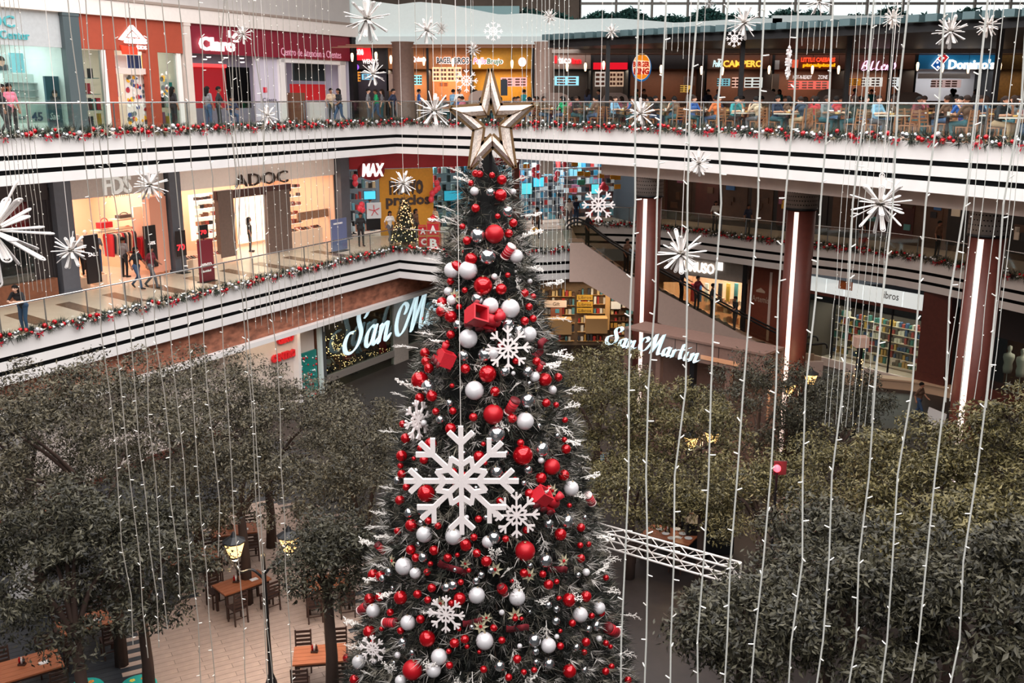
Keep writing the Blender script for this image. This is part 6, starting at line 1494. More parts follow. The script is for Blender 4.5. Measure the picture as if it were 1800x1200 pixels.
thin([1398, 1408, 1418, 1428, 1438, 1449, 1458], 34, 92, 'hung from the canopy edge at right', 'short strings on the canopy right', 420, .008, 38)
thin([830, 868, 900, 778, 735], 22, 300, 'around the star', 'fine strings around the star', 430, .005)
# ================================================================== TRUSS
A, B_ = Vector((1.35, 18.35, 4.95)), Vector((4.05, 16.45, 4.95)); d = (B_ - A).normalized(); s = d.cross(Vector((0, 0, 1))); tr = thing('truss', 'white lattice truss reaching from the tree to the right', 'truss', (2.7, 17.4, 4.8))
M_tr = mat('truss_white', (214, 206, 200), .4, .2); h = .15
cor = [(s * h * i + Vector((0, 0, h * j))) for i in (-1, 1) for j in (-1, 1)]
for c in cor: b = MB(); b.tube([A + c, B_ + c], .022, 8); b.build('chord', M_tr, tr, True)
L_ = (B_ - A).length; n = 11
for (i, j) in ((0, 1), (1, 3), (3, 2), (2, 0)):
    for k in range(n):
        p = A + d * (L_ * k / n) + cor[i if k % 2 else j]; q = A + d * (L_ * (k + 1) / n) + cor[j if k % 2 else i]; b = MB(); b.tube([p, q], .01, 5); b.build('lacing_bar', M_tr, tr)
for e in (A, B_): 
    b = MB(); b.tube([e + cor[0], e + cor[1], e + cor[3], e + cor[2], e + cor[0]], .02, 6); b.build('end_frame', M_tr, tr)
b = MB(); b.tube([B_ - Vector((0, 0, .15)), (B_.x, B_.y, 0)], .05, 8); b.build('support_leg', M_tr, tr)

# ================================================================== PEOPLE
def capsule(b, p, q, r1, r2, n=10, flat=1.0):
    p, q = Vector(p), Vector(q); d = q - p; L_ = d.length
    d = d.normalized() if L_ > 1e-6 else Vector((0, 0, 1)); a = d.orthogonal().normalized(); c = d.cross(a)
    rings = []
    for k in range(4): t = math.pi / 2 * (1 - k / 3.0); rings.append((p - d * r1 * math.sin(t), max(r1 * math.cos(t), r1 * .05)))
    for k in range(4): t = math.pi / 2 * k / 3.0; rings.append((q + d * r2 * math.sin(t), max(r2 * math.cos(t), r2 * .05)))
    vs = []
    for o, r in rings:
        for k in range(n): t = 2 * math.pi * k / n; vs.append(o + (a * math.cos(t) + c * math.sin(t)) * r)
    m = len(rings); fs = [(i * n + k, i * n + (k + 1) % n, (i + 1) * n + (k + 1) % n, (i + 1) * n + k) for i in range(m - 1) for k in range(n)]
    fs += [tuple(range(n - 1, -1, -1)), tuple((m - 1) * n + k for k in range(n))]
    b.add(vs, fs)
def body_caps(P):
    """list of tapered capsules (p, q, r1, r2, region) for a pose; regions: 0 skin 1 shirt 2 trousers 3 shoes"""
    c = []; V = Vector
    hip, ch, nk, hd = V(P['pelvis']), V(P['chest']), V(P['neck']), V(P['head'])
    side = V(P.get('side', (1, 0, 0)))
    c.append((hip - side * .075, hip + side * .075, .112, .112, 2)); c.append((hip, hip.lerp(ch, .5), .115, .108, 1)); c.append((hip.lerp(ch, .45) , ch, .112, .118, 1))
    c.append((ch - side * .075, ch + side * .075, .11, .11, 1)); sh = nk.lerp(ch, .22); c.append((sh - side * .13, sh + side * .13, .062, .062, 1)); c.append((ch, nk, .1, .055, 1))
    c.append((nk, hd - V((0, 0, .06)), .05, .048, 0))
    fw = V(P.get('face', (0, -1, 0)))
    c.append((hd, hd + V((0, 0, .03)), .086, .082, 0)); c.append((hd + fw * .02 - V((0, 0, .045)), hd + fw * .03 - V((0, 0, .055)), .066, .055, 0)); c.append((hd - fw * .02, hd - fw * .025 + V((0, 0, .02)), .08, .085, 0))
    c.append((hd + fw * .085 + V((0, 0, .005)), hd + fw * .105 - V((0, 0, .03)), .010, .017, 0))
    es = fw.cross(V((0, 0, 1)))
    for s in (-1, 1): c.append((hd + es * s * .085 + V((0, 0, .01)), hd + es * s * .09 - V((0, 0, .025)), .016, .013, 0))
    for s, k in ((-1, 'L'), (1, 'R')):
        S = sh + side * s * .155; E = V(P['elbow' + k]); W_ = V(P['wrist' + k]); F_ = V(P['fing' + k])
        c.append((S, E, .055, .043, 1 if not P.get('bare') else 0)); c.append((S, S.lerp(E, .55), .058, .052, 1)); c.append((E, W_, .041, .029, 0)); d = (F_ - W_).normalized()
        c.append((W_, W_ + d * .07, .028, .036, 0)); lat = d.cross(V((0, 0, 1))); lat = lat.normalized() if lat.length > .2 else side.copy(); nr = lat.cross(d)
        for f in range(4):
            o = W_ + d * .075 + lat * (-.03 + .02 * f); ln = (.055, .066, .062, .048)[f]; m_ = o + d * ln * .55; c.append((o, m_, .0105, .010, 0)); c.append((m_, m_ + (d * .8 - nr * .5).normalized() * ln * .5, .010, .008, 0))
        o = W_ + d * .03 + lat * s * -.035; c.append((o, o + (d * .7 - lat * s * .6).normalized() * .05, .013, .010, 0))
        H = hip + side * s * .085; K = V(P['knee' + k]); A_ = V(P['ankle' + k]); T_ = V(P['toe' + k])
        c.append((H, K, .088, .06, 2)); c.append((K, A_, .06, .044, 2)); c.append((A_ - V((0, 0, .03)), T_, .042, .034, 3)); c.append((A_ - V((0, 0, .03)) - (T_ - A_).normalized() * .04, A_ - V((0, 0, .035)), .036, .04, 3))
    return c
POSE = {
 'stand': dict(pelvis=(0, 0, .92), chest=(0, 0, 1.24), neck=(0, 0, 1.42), head=(0, -.015, 1.575), elbowL=(-.24, .02, 1.12), wristL=(-.25, -.05, .89), fingL=(-.24, -.07, .78), elbowR=(.24, .02, 1.12), wristR=(.25, -.05, .89), fingR=(.24, -.07, .78),
               kneeL=(-.1, -.01, .49), ankleL=(-.1, .02, .08), toeL=(-.12, -.15, .04), kneeR=(.1, -.02, .49), ankleR=(.11, .0, .08), toeR=(.14, -.17, .04)),
 'walk': dict(pelvis=(0, 0, .90), chest=(0, -.03, 1.22), neck=(0, -.04, 1.40), head=(0, -.06, 1.555), elbowL=(-.23, .1, 1.12), wristL=(-.22, .04, .90), fingL=(-.22, .0, .80), elbowR=(.23, -.1, 1.12), wristR=(.2, -.27, .98), fingR=(.18, -.36, .94),
              kneeL=(-.1, -.2, .50), ankleL=(-.1, -.27, .1), toeL=(-.1, -.44, .07), kneeR=(.1, .04, .47), ankleR=(.1, .33, .17), toeR=(.1, .24, .05)),
 'lean': dict(pelvis=(0, .05, .90), chest=(0, -.1, 1.19), neck=(0, -.2, 1.35), head=(0, -.26, 1.49), elbowL=(-.27, -.28, 1.08), wristL=(-.1, -.45, 1.09), fingL=(.0, -.49, 1.08), elbowR=(.27, -.28, 1.08), wristR=(.1, -.45, 1.10), fingR=(.0, -.48, 1.11),
              kneeL=(-.1, .02, .48), ankleL=(-.1, .1, .08), toeL=(-.12, -.07, .04), kneeR=(.1, -.06, .48), ankleR=(.1, .0, .08), toeR=(.12, -.17, .04)),
 'rail': dict(pelvis=(0, 0, .92), chest=(0, -.02, 1.24), neck=(0, -.03, 1.42), head=(0, -.05, 1.575), elbowL=(-.24, .04, 1.13), wristL=(-.24, -.1, .92), fingL=(-.22, -.16, .83), elbowR=(.30, -.16, 1.14), wristR=(.34, -.38, 1.0), fingR=(.35, -.48, .97),
              kneeL=(-.1, -.01, .49), ankleL=(-.1, .03, .08), toeL=(-.12, -.14, .04), kneeR=(.1, -.05, .49), ankleR=(.1, -.05, .08), toeR=(.12, -.22, .04)),
 'sit': dict(pelvis=(0, .06, .55), chest=(0, .03, .88), neck=(0, .0, 1.06), head=(0, -.04, 1.21), elbowL=(-.25, -.1, .78), wristL=(-.15, -.32, .80), fingL=(-.08, -.41, .79), elbowR=(.25, -.1, .78), wristR=(.15, -.32, .80), fingR=(.08, -.41, .79),
             kneeL=(-.11, -.40, .53), ankleL=(-.11, -.36, .08), toeL=(-.12, -.53, .04), kneeR=(.11, -.40, .53), ankleR=(.12, -.30, .08), toeR=(.13, -.47, .04)),
 'eat': dict(pelvis=(0, .06, .55), chest=(0, -.0, .87), neck=(0, -.07, 1.04), head=(0, -.13, 1.18), elbowL=(-.27, -.14, .78), wristL=(-.12, -.33, .80), fingL=(-.03, -.40, .79), elbowR=(.26, -.2, .80), wristR=(.1, -.30, 1.02), fingR=(.04, -.27, 1.11),
             kneeL=(-.12, -.40, .53), ankleL=(-.12, -.40, .08), toeL=(-.13, -.57, .04), kneeR=(.12, -.40, .53), ankleR=(.12, -.34, .08), toeR=(.13, -.51, .04)),
}
M_sk = [mat('skin_tan', (176, 124, 98), .55), mat('skin_brown', (138, 92, 70), .55), mat('skin_light', (206, 160, 136), .55)]
M_hair = [mat('hair_black', (16, 13, 12), .8, spec=.2), mat('hair_brown', (38, 26, 20), .8, spec=.2)]
def cl(name, c): return mat('cloth_' + name.replace(' ', '_'), c, .85, var=.1, scale=14)
SHIRT = [(n_, cl(n_, c_)) for n_, c_ in (('white', (214, 210, 206)), ('black', (28, 28, 32)), ('grey', (112, 112, 116)), ('red', (168, 34, 44)), ('teal', (28, 132, 138)), ('blue', (44, 88, 160)), ('green', (22, 150, 96)), ('pink', (206, 110, 130)), ('beige', (186, 162, 138)), ('navy', (34, 42, 66)), ('maroon', (104, 26, 40)), ('orange', (206, 104, 50)), ('light blue', (130, 170, 200)), ('brown', (96, 68, 52)))]
SH = dict(SHIRT)
PANT = dict((n_, cl(n_ + '_trousers', c_)) for n_, c_ in (('jeans', (52, 74, 104)), ('black', (24, 24, 28)), ('khaki', (158, 132, 104)), ('grey', (84, 84, 90)), ('teal', (30, 78, 88))))
M_shoe = mat('shoe_dark', (40, 34, 34), .6)
_tmp = {}
for nm, P in POSE.items():
    b = MB(); caps = body_caps(P)
    for (p, q, r1, r2, g) in caps: capsule(b, p, q, r1, r2)
    me = b.mesh('tmp', M_sk[0]); o = bpy.data.objects.new('tmp_' + nm, me); COL.objects.link(o)
    m = o.modifiers.new('r', 'REMESH'); m.mode = 'VOXEL'; m.voxel_size = .0125; m.use_smooth_shade = True
    m = o.modifiers.new('s', 'SMOOTH'); m.iterations = 3; m.factor = .5
    m = o.modifiers.new('d', 'DECIMATE'); m.ratio = .3
    _tmp[nm] = (o, caps)
bpy.context.view_layer.update(); dg = bpy.context.evaluated_depsgraph_get()
BODY = {}
for nm, (o, caps) in _tmp.items():
    me = bpy.data.meshes.new_from_object(o.evaluated_get(dg)); me.name = 'person_' + nm
    n = len(me.polygons); cen = np.empty(n * 3); me.polygons.foreach_get('center', cen); cen = cen.reshape(-1, 3)
    best = np.full(n, 1e9); reg = np.zeros(n, np.int32)
    for (p, q, r1, r2, g) in caps:
        p, q = np.array(p), np.array(q); d = q - p; t = np.clip(((cen - p) @ d) / max(d @ d, 1e-9), 0, 1); dist = np.linalg.norm(cen - (p + t[:, None] * d), axis=1) - (r1 + (r2 - r1) * t)
        m = dist < best; best[m] = dist[m]; reg[m] = g
    # eyes and mouth: small dark patches on the face
    hd = np.array(POSE[nm]['head'])
    rel = cen - hd; face = rel[:, 1] < -.055
    eyes = face & (np.abs(np.abs(rel[:, 0]) - .034) < .016) & (np.abs(rel[:, 2] - .018) < .009); mouth = face & (np.abs(rel[:, 0]) < .026) & (np.abs(rel[:, 2] + .062) < .007)
    reg[eyes] = 4; reg[mouth & (reg == 0)] = 5
    me.materials.clear()
    for m in (M_sk[0], SHIRT[0][1], PANT['jeans'], M_shoe, M_hair[0], mat('lips', (130, 66, 60), .5)): me.materials.append(m)
    me.polygons.foreach_set('material_index', reg); me.polygons.foreach_set('use_smooth', [True] * n); me.update(); BODY[nm] = me
for nm, (o, caps) in _tmp.items(): m = o.data; bpy.data.objects.remove(o); bpy.data.meshes.remove(m)
def hair_mesh(long):
    b = MB(); vs = []; n, m = 14, 7
    for i in range(m + 1):
        a = (math.pi * .62) * i / m
        for k in range(n):
            t = 2 * math.pi * k / n; fr = max(0, -math.sin(t)); aa = a * (1 - .34 * fr)
            vs.append((.098 * math.sin(aa) * math.cos(t), .012 + .108 * math.sin(aa) * math.sin(t), .02 + .108 * math.cos(aa)))
    for i in range(m):
        for k in range(n): b.F.append((i * n + k, i * n + (k + 1) % n, (i + 1) * n + (k + 1) % n, (i + 1) * n + k)); b.M.append(0)
    b.V = vs
    if long: capsule(b, (0, .075, .02), (0, .11, -.22), .075, .05); capsule(b, (-.07, .03, .0), (-.075, .05, -.14), .035, .03); capsule(b, (.07, .03, .0), (.075, .05, -.14), .035, .03)
    return b.mesh('hair', M_hair[0], smooth=True)
HAIR = [hair_mesh(False), hair_mesh(True)]
def person(label, pose, loc, rz, shirt, pants, skin=0, long=False, group=None, hs=0, scale=1.0):
    o = bpy.data.objects.new('person', BODY[pose]); COL.objects.link(o); o.location = loc; o.rotation_euler = (0, 0, rz); o.scale = (scale,) * 3
    for i, m in ((0, M_sk[skin]), (1, SH[shirt]), (2, PANT[pants]), (4, M_hair[hs])):
        o.material_slots[i].link = 'OBJECT'; o.material_slots[i].material = m
    tag(o, label, 'person', group)
    h = bpy.data.objects.new('hair', HAIR[1 if long else 0]); COL.objects.link(h); h.parent = o; h.location = POSE[pose]['head']
    h.material_slots[0].link = 'OBJECT'; h.material_slots[0].material = M_hair[hs]
    return o
# ---- furniture of the food court
M_cw = mat('chair_wood', (146, 98, 68), .55, var=.12, scale=10); M_tt = mat('table_dark', (46, 38, 36), .35, var=.1); M_tw = mat('table_pale', (206, 196, 186), .4)
def chair_proto(name, m):
    t = thing(name, None, None)
    b = MB(); b.box(-.2, .2, -.2, .2, .43, .46); b.build('seat', m, t)
    for x in (-.18, .18):
        b = MB(); b.bar((x, -.18, 0), (x, -.18, .43), .035); b.build('leg', m, t); b = MB(); b.bar((x, .2, 0), (x, .18, .45), .035); b.bar((x, .18, .45), (x, .24, .92), .035); b.build('rear_leg', m, t)
    for z in (.56, .66, .76, .87): b = MB(); y = .19 + (z - .45) * .11; b.box(-.17, .17, y - .01, y + .015, z - .03, z + .03); b.build('back_slat', m, t)
    for y in (-.18, .2): b = MB(); b.bar((-.18, y, .2), (.18, y, .2), .022); b.build('stretcher', m, t)
    return t
def table_proto(name, mt):
    t = thing(name, None, None)
    b = MB(); b.box(-.36, .36, -.36, .36, .71, .745); b.build('table_top', mt, t); b = MB(); b.bar((0, 0, .03), (0, 0, .71), .07); b.build('pedestal', M_dark, t); b = MB(); b.obox((0, 0, .015), (.26, 0, 0), (0, .04, 0), (0, 0, .015)); b.build('foot', M_dark, t); b = MB(); b.obox((0, 0, .016), (.04, 0, 0), (0, .26, 0), (0, 0, .016)); b.build('foot', M_dark, t)
    return t
CH, TBd, TBw = chair_proto('dining_chair', M_cw), table_proto('cafe_table', M_tt), table_proto('cafe_table', M_tw)
used = set()
def spawn(proto, loc, rz, label, cat, group):
    o = proto if proto.name not in used else copy_tree(proto); used.add(proto.name)
    o.location = loc; o.rotation_euler = (0, 0, rz); tag(o, label, cat, group); return o
def where(p):
    x = proj(p)[0]; return min(STALLS, key=lambda s: abs(s[0] - x))[1]
tray = MB(); tray.box(-.16, .16, -.11, .11, 0, .012); tray.lathe([(.04, .012), (.05, .12)], (.08, .02, 0), 10, 1); tray.box(-.1, .0, -.06, .06, .012, .06, 2)
TRAY = tray.mesh('food_tray', [mat('tray_brown', (90, 60, 48), .5), mat('cup_white', (226, 220, 214), .4), mat('food_wrap', (206, 160, 90), .6)])
R = random.Random(77)
names = [s[0] for s in SHIRT]; pn = list(PANT)
rows = [(1.55, 2.05, 'rail side'), (4.2, 2.2, 'second row'), (7.2, 2.5, 'rear')]
for ri, (off, st, rl) in enumerate(rows):
    path = offset(R3, off); LRr = arclen(path)[-1]; s = 2.2 + .4 * ri
    while s < LRr - 3.5:
        p, d, nn = along(path, s); s += st * R.uniform(.92, 1.1)
        if p.y > 52 or p.x > 24: continue
        px = proj((p.x, p.y, Z3 + 1))[0]
        if px < 700 or px > 1830: continue
        wh = where((p.x, p.y, Z3 + 1)); base = Vector((p.x, p.y, Z3)); ang = math.atan2(d.y, d.x)
        spawn(TBw if R.random() < .35 else TBd, base, ang, f'{rl} cafe table before {wh}', 'table', 'food court tables')
        o = inst('food_tray', TRAY, base + Vector((R.uniform(-.12, .12), R.uniform(-.12, .12), .746)), None, (0, 0, R.uniform(0, 3))); tag(o, f'tray with cup and wrapper on {rl} table before {wh}', 'tray', 'food trays')
        seats = [(-1, 0), (1, 0)] + ([(0, 1)] if R.random() < .55 else []) + ([(0, -1)] if R.random() < .35 and ri else [])
        for (a, c_) in seats:
            dv = d * a + nn * c_; q = base + Vector((dv.x, dv.y, 0)) * .62; rz = math.atan2(-dv.y, -dv.x) + math.pi / 2
            spawn(CH, q, rz, f'slatted wooden chair at {rl} table before {wh}', 'chair', 'food court chairs')
            if R.random() < (.88 if ri < 2 else .7):
                sc_ = R.choice(names); person(f'seated person in {sc_} top at {rl} table before {wh}', R.choice(['sit', 'sit', 'eat']), q + Vector((-dv.x, -dv.y, 0)) * .03 + Vector((0, 0, -.0)), rz, sc_, R.choice(pn), R.randrange(3), R.random() < .45, 'food court guests', R.randrange(2))
# queue and passers-by standing near the stalls
for i in range(26):
    px = R.uniform(625, 1780); Y = R.uniform(48.5, 53.6); p = at_y(px, 170, Y)
    if 690 < px < 730: continue
    sc_ = R.choice(names); person(f'standing person in {sc_} top queueing at {where((p.x, p.y, 13))}', R.choice(['stand', 'walk']), (p.x, p.y, Z3), R.uniform(0, 6.28), sc_, R.choice(pn), R.randrange(3), R.random() < .4, 'people at the food stalls', R.randrange(2))
def on3(px, py): return at_z(px, py, Z3)
def std(label, px, py, z, rz, shirt, pants, pose='stand', skin=0, long=False, sc_=1.0):
    p = at_z(px, py, z); person(label, pose, (p.x, p.y, z), rz, shirt, pants, skin, long, None, 0, sc_)
def on_floor3(px, off):      # a spot on the top left gallery, off metres in from the edge
    f = Facade(LEFT_EDGE[0] + NL * off, LEFT_EDGE[-1] + NL * off); k, _ = f.sz(px, 190); return f.pt(k, Z3, 0)
def on_floor2(px, off):
    f = Facade(LEFT_EDGE[0] + NL * off, LEFT_EDGE[-1] + NL * off); k, _ = f.sz(px, 400); return f.pt(k, Z2, 0)
for lab, px, off, rz, sh_, pa, po, lg in (('person in black walking past the optician, far left', 5, 1.6, 1.2, 'black', 'black', 'walk', False), ('person in pink top beside one in black, far left', 19, 1.5, 1.0, 'pink', 'black', 'stand', True), ('person in grey top and jeans before the red phone shop', 366, 1.8, 2.6, 'grey', 'jeans', 'stand', True), ('person in black holding a phone before the red phone shop', 384, 1.7, 1.8, 'black', 'black', 'rail', False),
        ('person in dark blue crouched by the phone shop window', 408, 3.5, .5, 'navy', 'jeans', 'sit', False), ('person in beige leaning near the end of phone shop', 582, 2.2, .6, 'beige', 'black', 'rail', False), ('person in black beside the beige one, end of the phone shop', 597, 1.4, -.8, 'black', 'jeans', 'walk', True), ('person in black looking into the children shop', 305, 4.2, 2.5, 'black', 'black', 'stand', True)):
    p = on_floor3(px, off); person(lab, po, p, rz, sh_, pa, 1, lg)
for lab, px, off, rz, sh_, pa, po, lg, sk in (('person in black vest and jeans leaning at the left rail', 22, .62, -.1, 'black', 'jeans', 'lean', True, 2), ('person in dark top and jeans walking past the clothes shop', 233, 3.4, 1.2, 'black', 'jeans', 'walk', True, 1), ('person in maroon top with a bag by the clothes shop', 259, 3.0, 1.4, 'maroon', 'grey', 'walk', True, 1), ('person in dark green browsing inside the clothes shop', 213, 5.9, 2.8, 'grey', 'black', 'stand', False, 1), ('person in black standing by the blue directory stand', 634, 2.6, .4, 'black', 'black', 'stand', False, 1),
        ('person in black trying shoes inside the shoe shop', 438, 6.2, 1.8, 'black', 'black', 'stand', True, 0)):
    p = on_floor2(px, off); person(lab, po, p, rz, sh_, pa, sk, lg)
for lab, px, py, rz, sh_, pa, po, lg in (('person in white blouse and pink bag before the yellow banner', 686, 428, .6, 'white', 'grey', 'walk', True), ('person with dark hair behind the lit small tree', 732, 424, 1.2, 'brown', 'black', 'stand', True), ('person in beige shirt by the letter blocks', 766, 418, -.9, 'beige', 'khaki', 'stand', False), ('person in teal top inside the electronics shop', 652, 400, 3.0, 'teal', 'black', 'stand', False), ('person in black at the electronics shop door', 619, 412, .9, 'black', 'black', 'stand', False), ('person in dark brown seen from behind left of the escalator', 944, 420, 3.1, 'brown', 'black', 'stand', False), ('person in white deep inside the electronics shop', 1000, 400, .2, 'white', 'grey', 'stand', True), ('person in navy deep inside the electronics shop', 1012, 398, .5, 'navy', 'jeans', 'stand', False)):
    std(lab, px, py, Z2, rz, sh_, pa, po, 1, lg)
# people on the escalator
for lab, x, rz, sh_, pa in (('person in black holding the escalator rail at the very top', 3.25, 1.2, 'black', 'black'), ('person in dark brown leaning on rail, second on the escalator', 5.5, .9, 'brown', 'black'), ('person in black partly hidden by the starburst on escalator', 8.1, 1.2, 'black', 'black'), ('person in maroon carrying a bag down the escalator', 8.7, .8, 'maroon', 'black'), ('person in black reaching forward, lower on the escalator', 9.4, 1.45, 'black', 'black'), ('person in black with backpack, lowest on the escalator', 10.8, -1.3, 'black', 'grey')):
    xs = round((x - 3.4) / .385) * .385 + 3.4 + .19
    z = round(esc_z(xs) / .2) * .2 if 5 < xs < 12.4 else esc_z(xs)
    person(lab, 'rail', (xs, 47.75 + R.uniform(-.15, .15), z), rz, sh_, pa, 1, False)
for lab, px, off, rz, sh_ in (('person in white blouse in the shaded gallery between columns', 1255, 1.6, 0.2, 'white'), ('person in black in the shaded gallery near the poster', 1313, 1.5, .4, 'navy'), ('person in black crouching figure in the shaded gallery, right', 1525, 1.8, 1.0, 'black'), ('person in brown in the shaded gallery beside third column', 1648, 1.9, .6, 'brown')):
    po2 = offset(EDGE2R, off)
    bestp = min((along(po2, s_)[0] for s_ in np.linspace(1, arclen(po2)[-1] - 1, 160)), key=lambda q: abs(proj((q.x, q.y, Z2 + 1))[0] - px)); person(lab, 'stand', (bestp.x, bestp.y, Z2), rz, sh_, 'black', 1, rz < .3)
std('person in patterned shirt walking beside the brown pier, ground floor', 1612, 738, 0, .8, 'brown', 'jeans', 'walk')
# diners inside the restaurant window
for i, (px, d_, sh_, rz) in enumerate(((578, -1.2, 'white', .4), (598, -1.6, 'grey', 2.6), (614, -1.1, 'red', .8), (632, -1.5, 'light blue', 1.9), (650, -1.2, 'black', .3), (668, -1.7, 'white', 2.2), (684, -1.2, 'beige', .9))):
    kq = F1.sz(px, 665, d_)[0]; q = F1.pt(kq, 0, d_)
    spawn(CH, q, rz, f'wooden chair of the diner in {sh_} behind restaurant glass', 'chair', 'restaurant chairs')
    person(f'diner in {sh_} top behind the restaurant glass', 'sit' if i % 2 else 'eat', q, rz, sh_, 'black', i % 3, i % 2 == 0)
# ---- mannequins of the clothes shop
def mannequin(label, px, off, sh_, pa, rz):
    p = on_floor2(px, off); z = Z2 + .42
    b = MB(); b.lathe([(.3, 0), (.3, .42)], (p.x, p.y, Z2), 20); tag(b.build('mannequin_plinth', mat('ivory_table', (232, 204, 176), .5)), 'round ivory plinth under ' + label, 'plinth')
    o = bpy.data.objects.new('mannequin', BODY['stand']); COL.objects.link(o); o.location = (p.x, p.y, z); o.rotation_euler = (0, 0, rz)
    for i, m in ((0, mat('mannequin_ivory', (230, 206, 188), .5)), (1, SH[sh_]), (2, PANT[pa]), (3, mat('mannequin_ivory', (230, 206, 188), .5)), (4, mat('mannequin_ivory', (230, 206, 188), .5)), (5, mat('mannequin_ivory', (230, 206, 188), .5))):
        o.material_slots[i].link = 'OBJECT'; o.material_slots[i].material = m
    tag(o, label, 'mannequin')
mannequin('the white dressed mannequin nearest the slate pillar', 134, 5.6, 'white', 'black', .9); mannequin('the mannequin in grey dress in the clothes shop window', 166, 5.55, 'grey', 'jeans', .8); mannequin('the mannequin in beige top behind the grey one', 148, 6.4, 'beige', 'black', .6)

# ================================================================== lit small tree and letter blocks, middle floor corner
p = at_z(713, 432, Z2); t = thing('small_christmas_tree', 'small Christmas tree covered in warm lights on the middle floor', 'Christmas tree', (p.x, p.y, Z2))
b = MB(); b.lathe([(.55, .25), (.3, 1.2), (.05, 2.2)], (p.x, p.y, Z2), 12); b.build('core', mat('small_tree_core', (34, 40, 32), .9), t); b = MB(); b.lathe([(.2, 0), (.2, .3)], (p.x, p.y, Z2), 12); b.build('pot', M_sbrown, t)
n = 900; zz = RNG.uniform(.2, 2.3, n); th = RNG.uniform(0, 6.28, n); rr = (.62 * (1 - (zz - .2) / 2.2) + .05); bs = np.stack([p.x + rr * np.cos(th), p.y + rr * np.sin(th), Z2 + zz], 1); needle_cloud('needles', bs, np.stack([np.cos(th), np.sin(th), np.zeros(n)], 1), 8, .14, .02, M_ndl, t, 9, [.3, .5, .15, .05])
g = MB()
for i in range(130): z = RNG.uniform(.2, 2.3); a = RNG.uniform(3.3, 6.1); r_ = .68 * (1 - (z - .2) / 2.2) + .08; g.ball((p.x + r_ * math.cos(a), p.y + r_ * math.sin(a), Z2 + z), .022, 5, 4)
g.build('fairy_lights', glow('fairy_glow', (255, 206, 140), 4), t)['kind'] = 'stuff'
b = MB()
for k in range(5): a = math.pi / 2 + k * 2 * math.pi / 5; b.bar((p.x, p.y, Z2 + 2.4), (p.x + .18 * math.cos(a), p.y, Z2 + 2.4 + .18 * math.sin(a)), .05, .04)
b.build('star', M_gold, t)
M_blk = mat('block_red', (176, 20, 34), .5); M_blg = mat('block_gold', (166, 120, 52), .5)
def letter_block(label, ch, px, py, s, z0, Y):
    p = at_y(px, py, Y); t = thing('letter_block', label, 'toy block', (p.x, Y, z0)); b = MB(); b.box(p.x - s / 2, p.x + s / 2, Y - s / 2, Y + s / 2, z0, z0 + s); b.build('cube', M_blk, t)
    b = MB(); e = .03
    for (x0, x1, za, zb_) in ((-s / 2, s / 2, 0, e), (-s / 2, s / 2, s - e, s), (-s / 2, -s / 2 + e, 0, s), (s / 2 - e, s / 2, 0, s)): b.box(p.x + x0, p.x + x1, Y - s / 2 - .012, Y - s / 2, z0 + za, z0 + zb_)
    b.build('frame', M_blg, t); text_obj('lettering', ch, M_white, t, (p.x - s * .26, Y - s / 2 - .005, z0 + s * .2), (1, 0, 0), (0, 0, 1), s * .52, s * .6, .02, bold=.04)
yb = at_z(762, 437, Z2).y
letter_block('lower red letter block with white B on the corner floor', 'B', 763, 430, .68, Z2, yb); letter_block('upper red letter block with white A on top of B', 'A', 762, 400, .64, Z2 + .68, yb)
letter_block('smaller red letter block with C left of B', 'C', 746, 430, .56, Z2, yb + .75); letter_block('small red letter block with A stacked on C', 'A', 744, 400, .5, Z2 + .56, yb + .75)
pp = at_y(761, 375, yb); b = MB(); b.ball((pp.x, yb, Z2 + 1.32 + .17), .17, 12, 8); b.lathe([(.05, .33), (.05, .38)], (pp.x, yb, Z2 + 1.32), 8); tag(b.build('giant_bauble', M_bred, smooth=True), 'red ball on top of the stacked letter blocks', 'bauble')

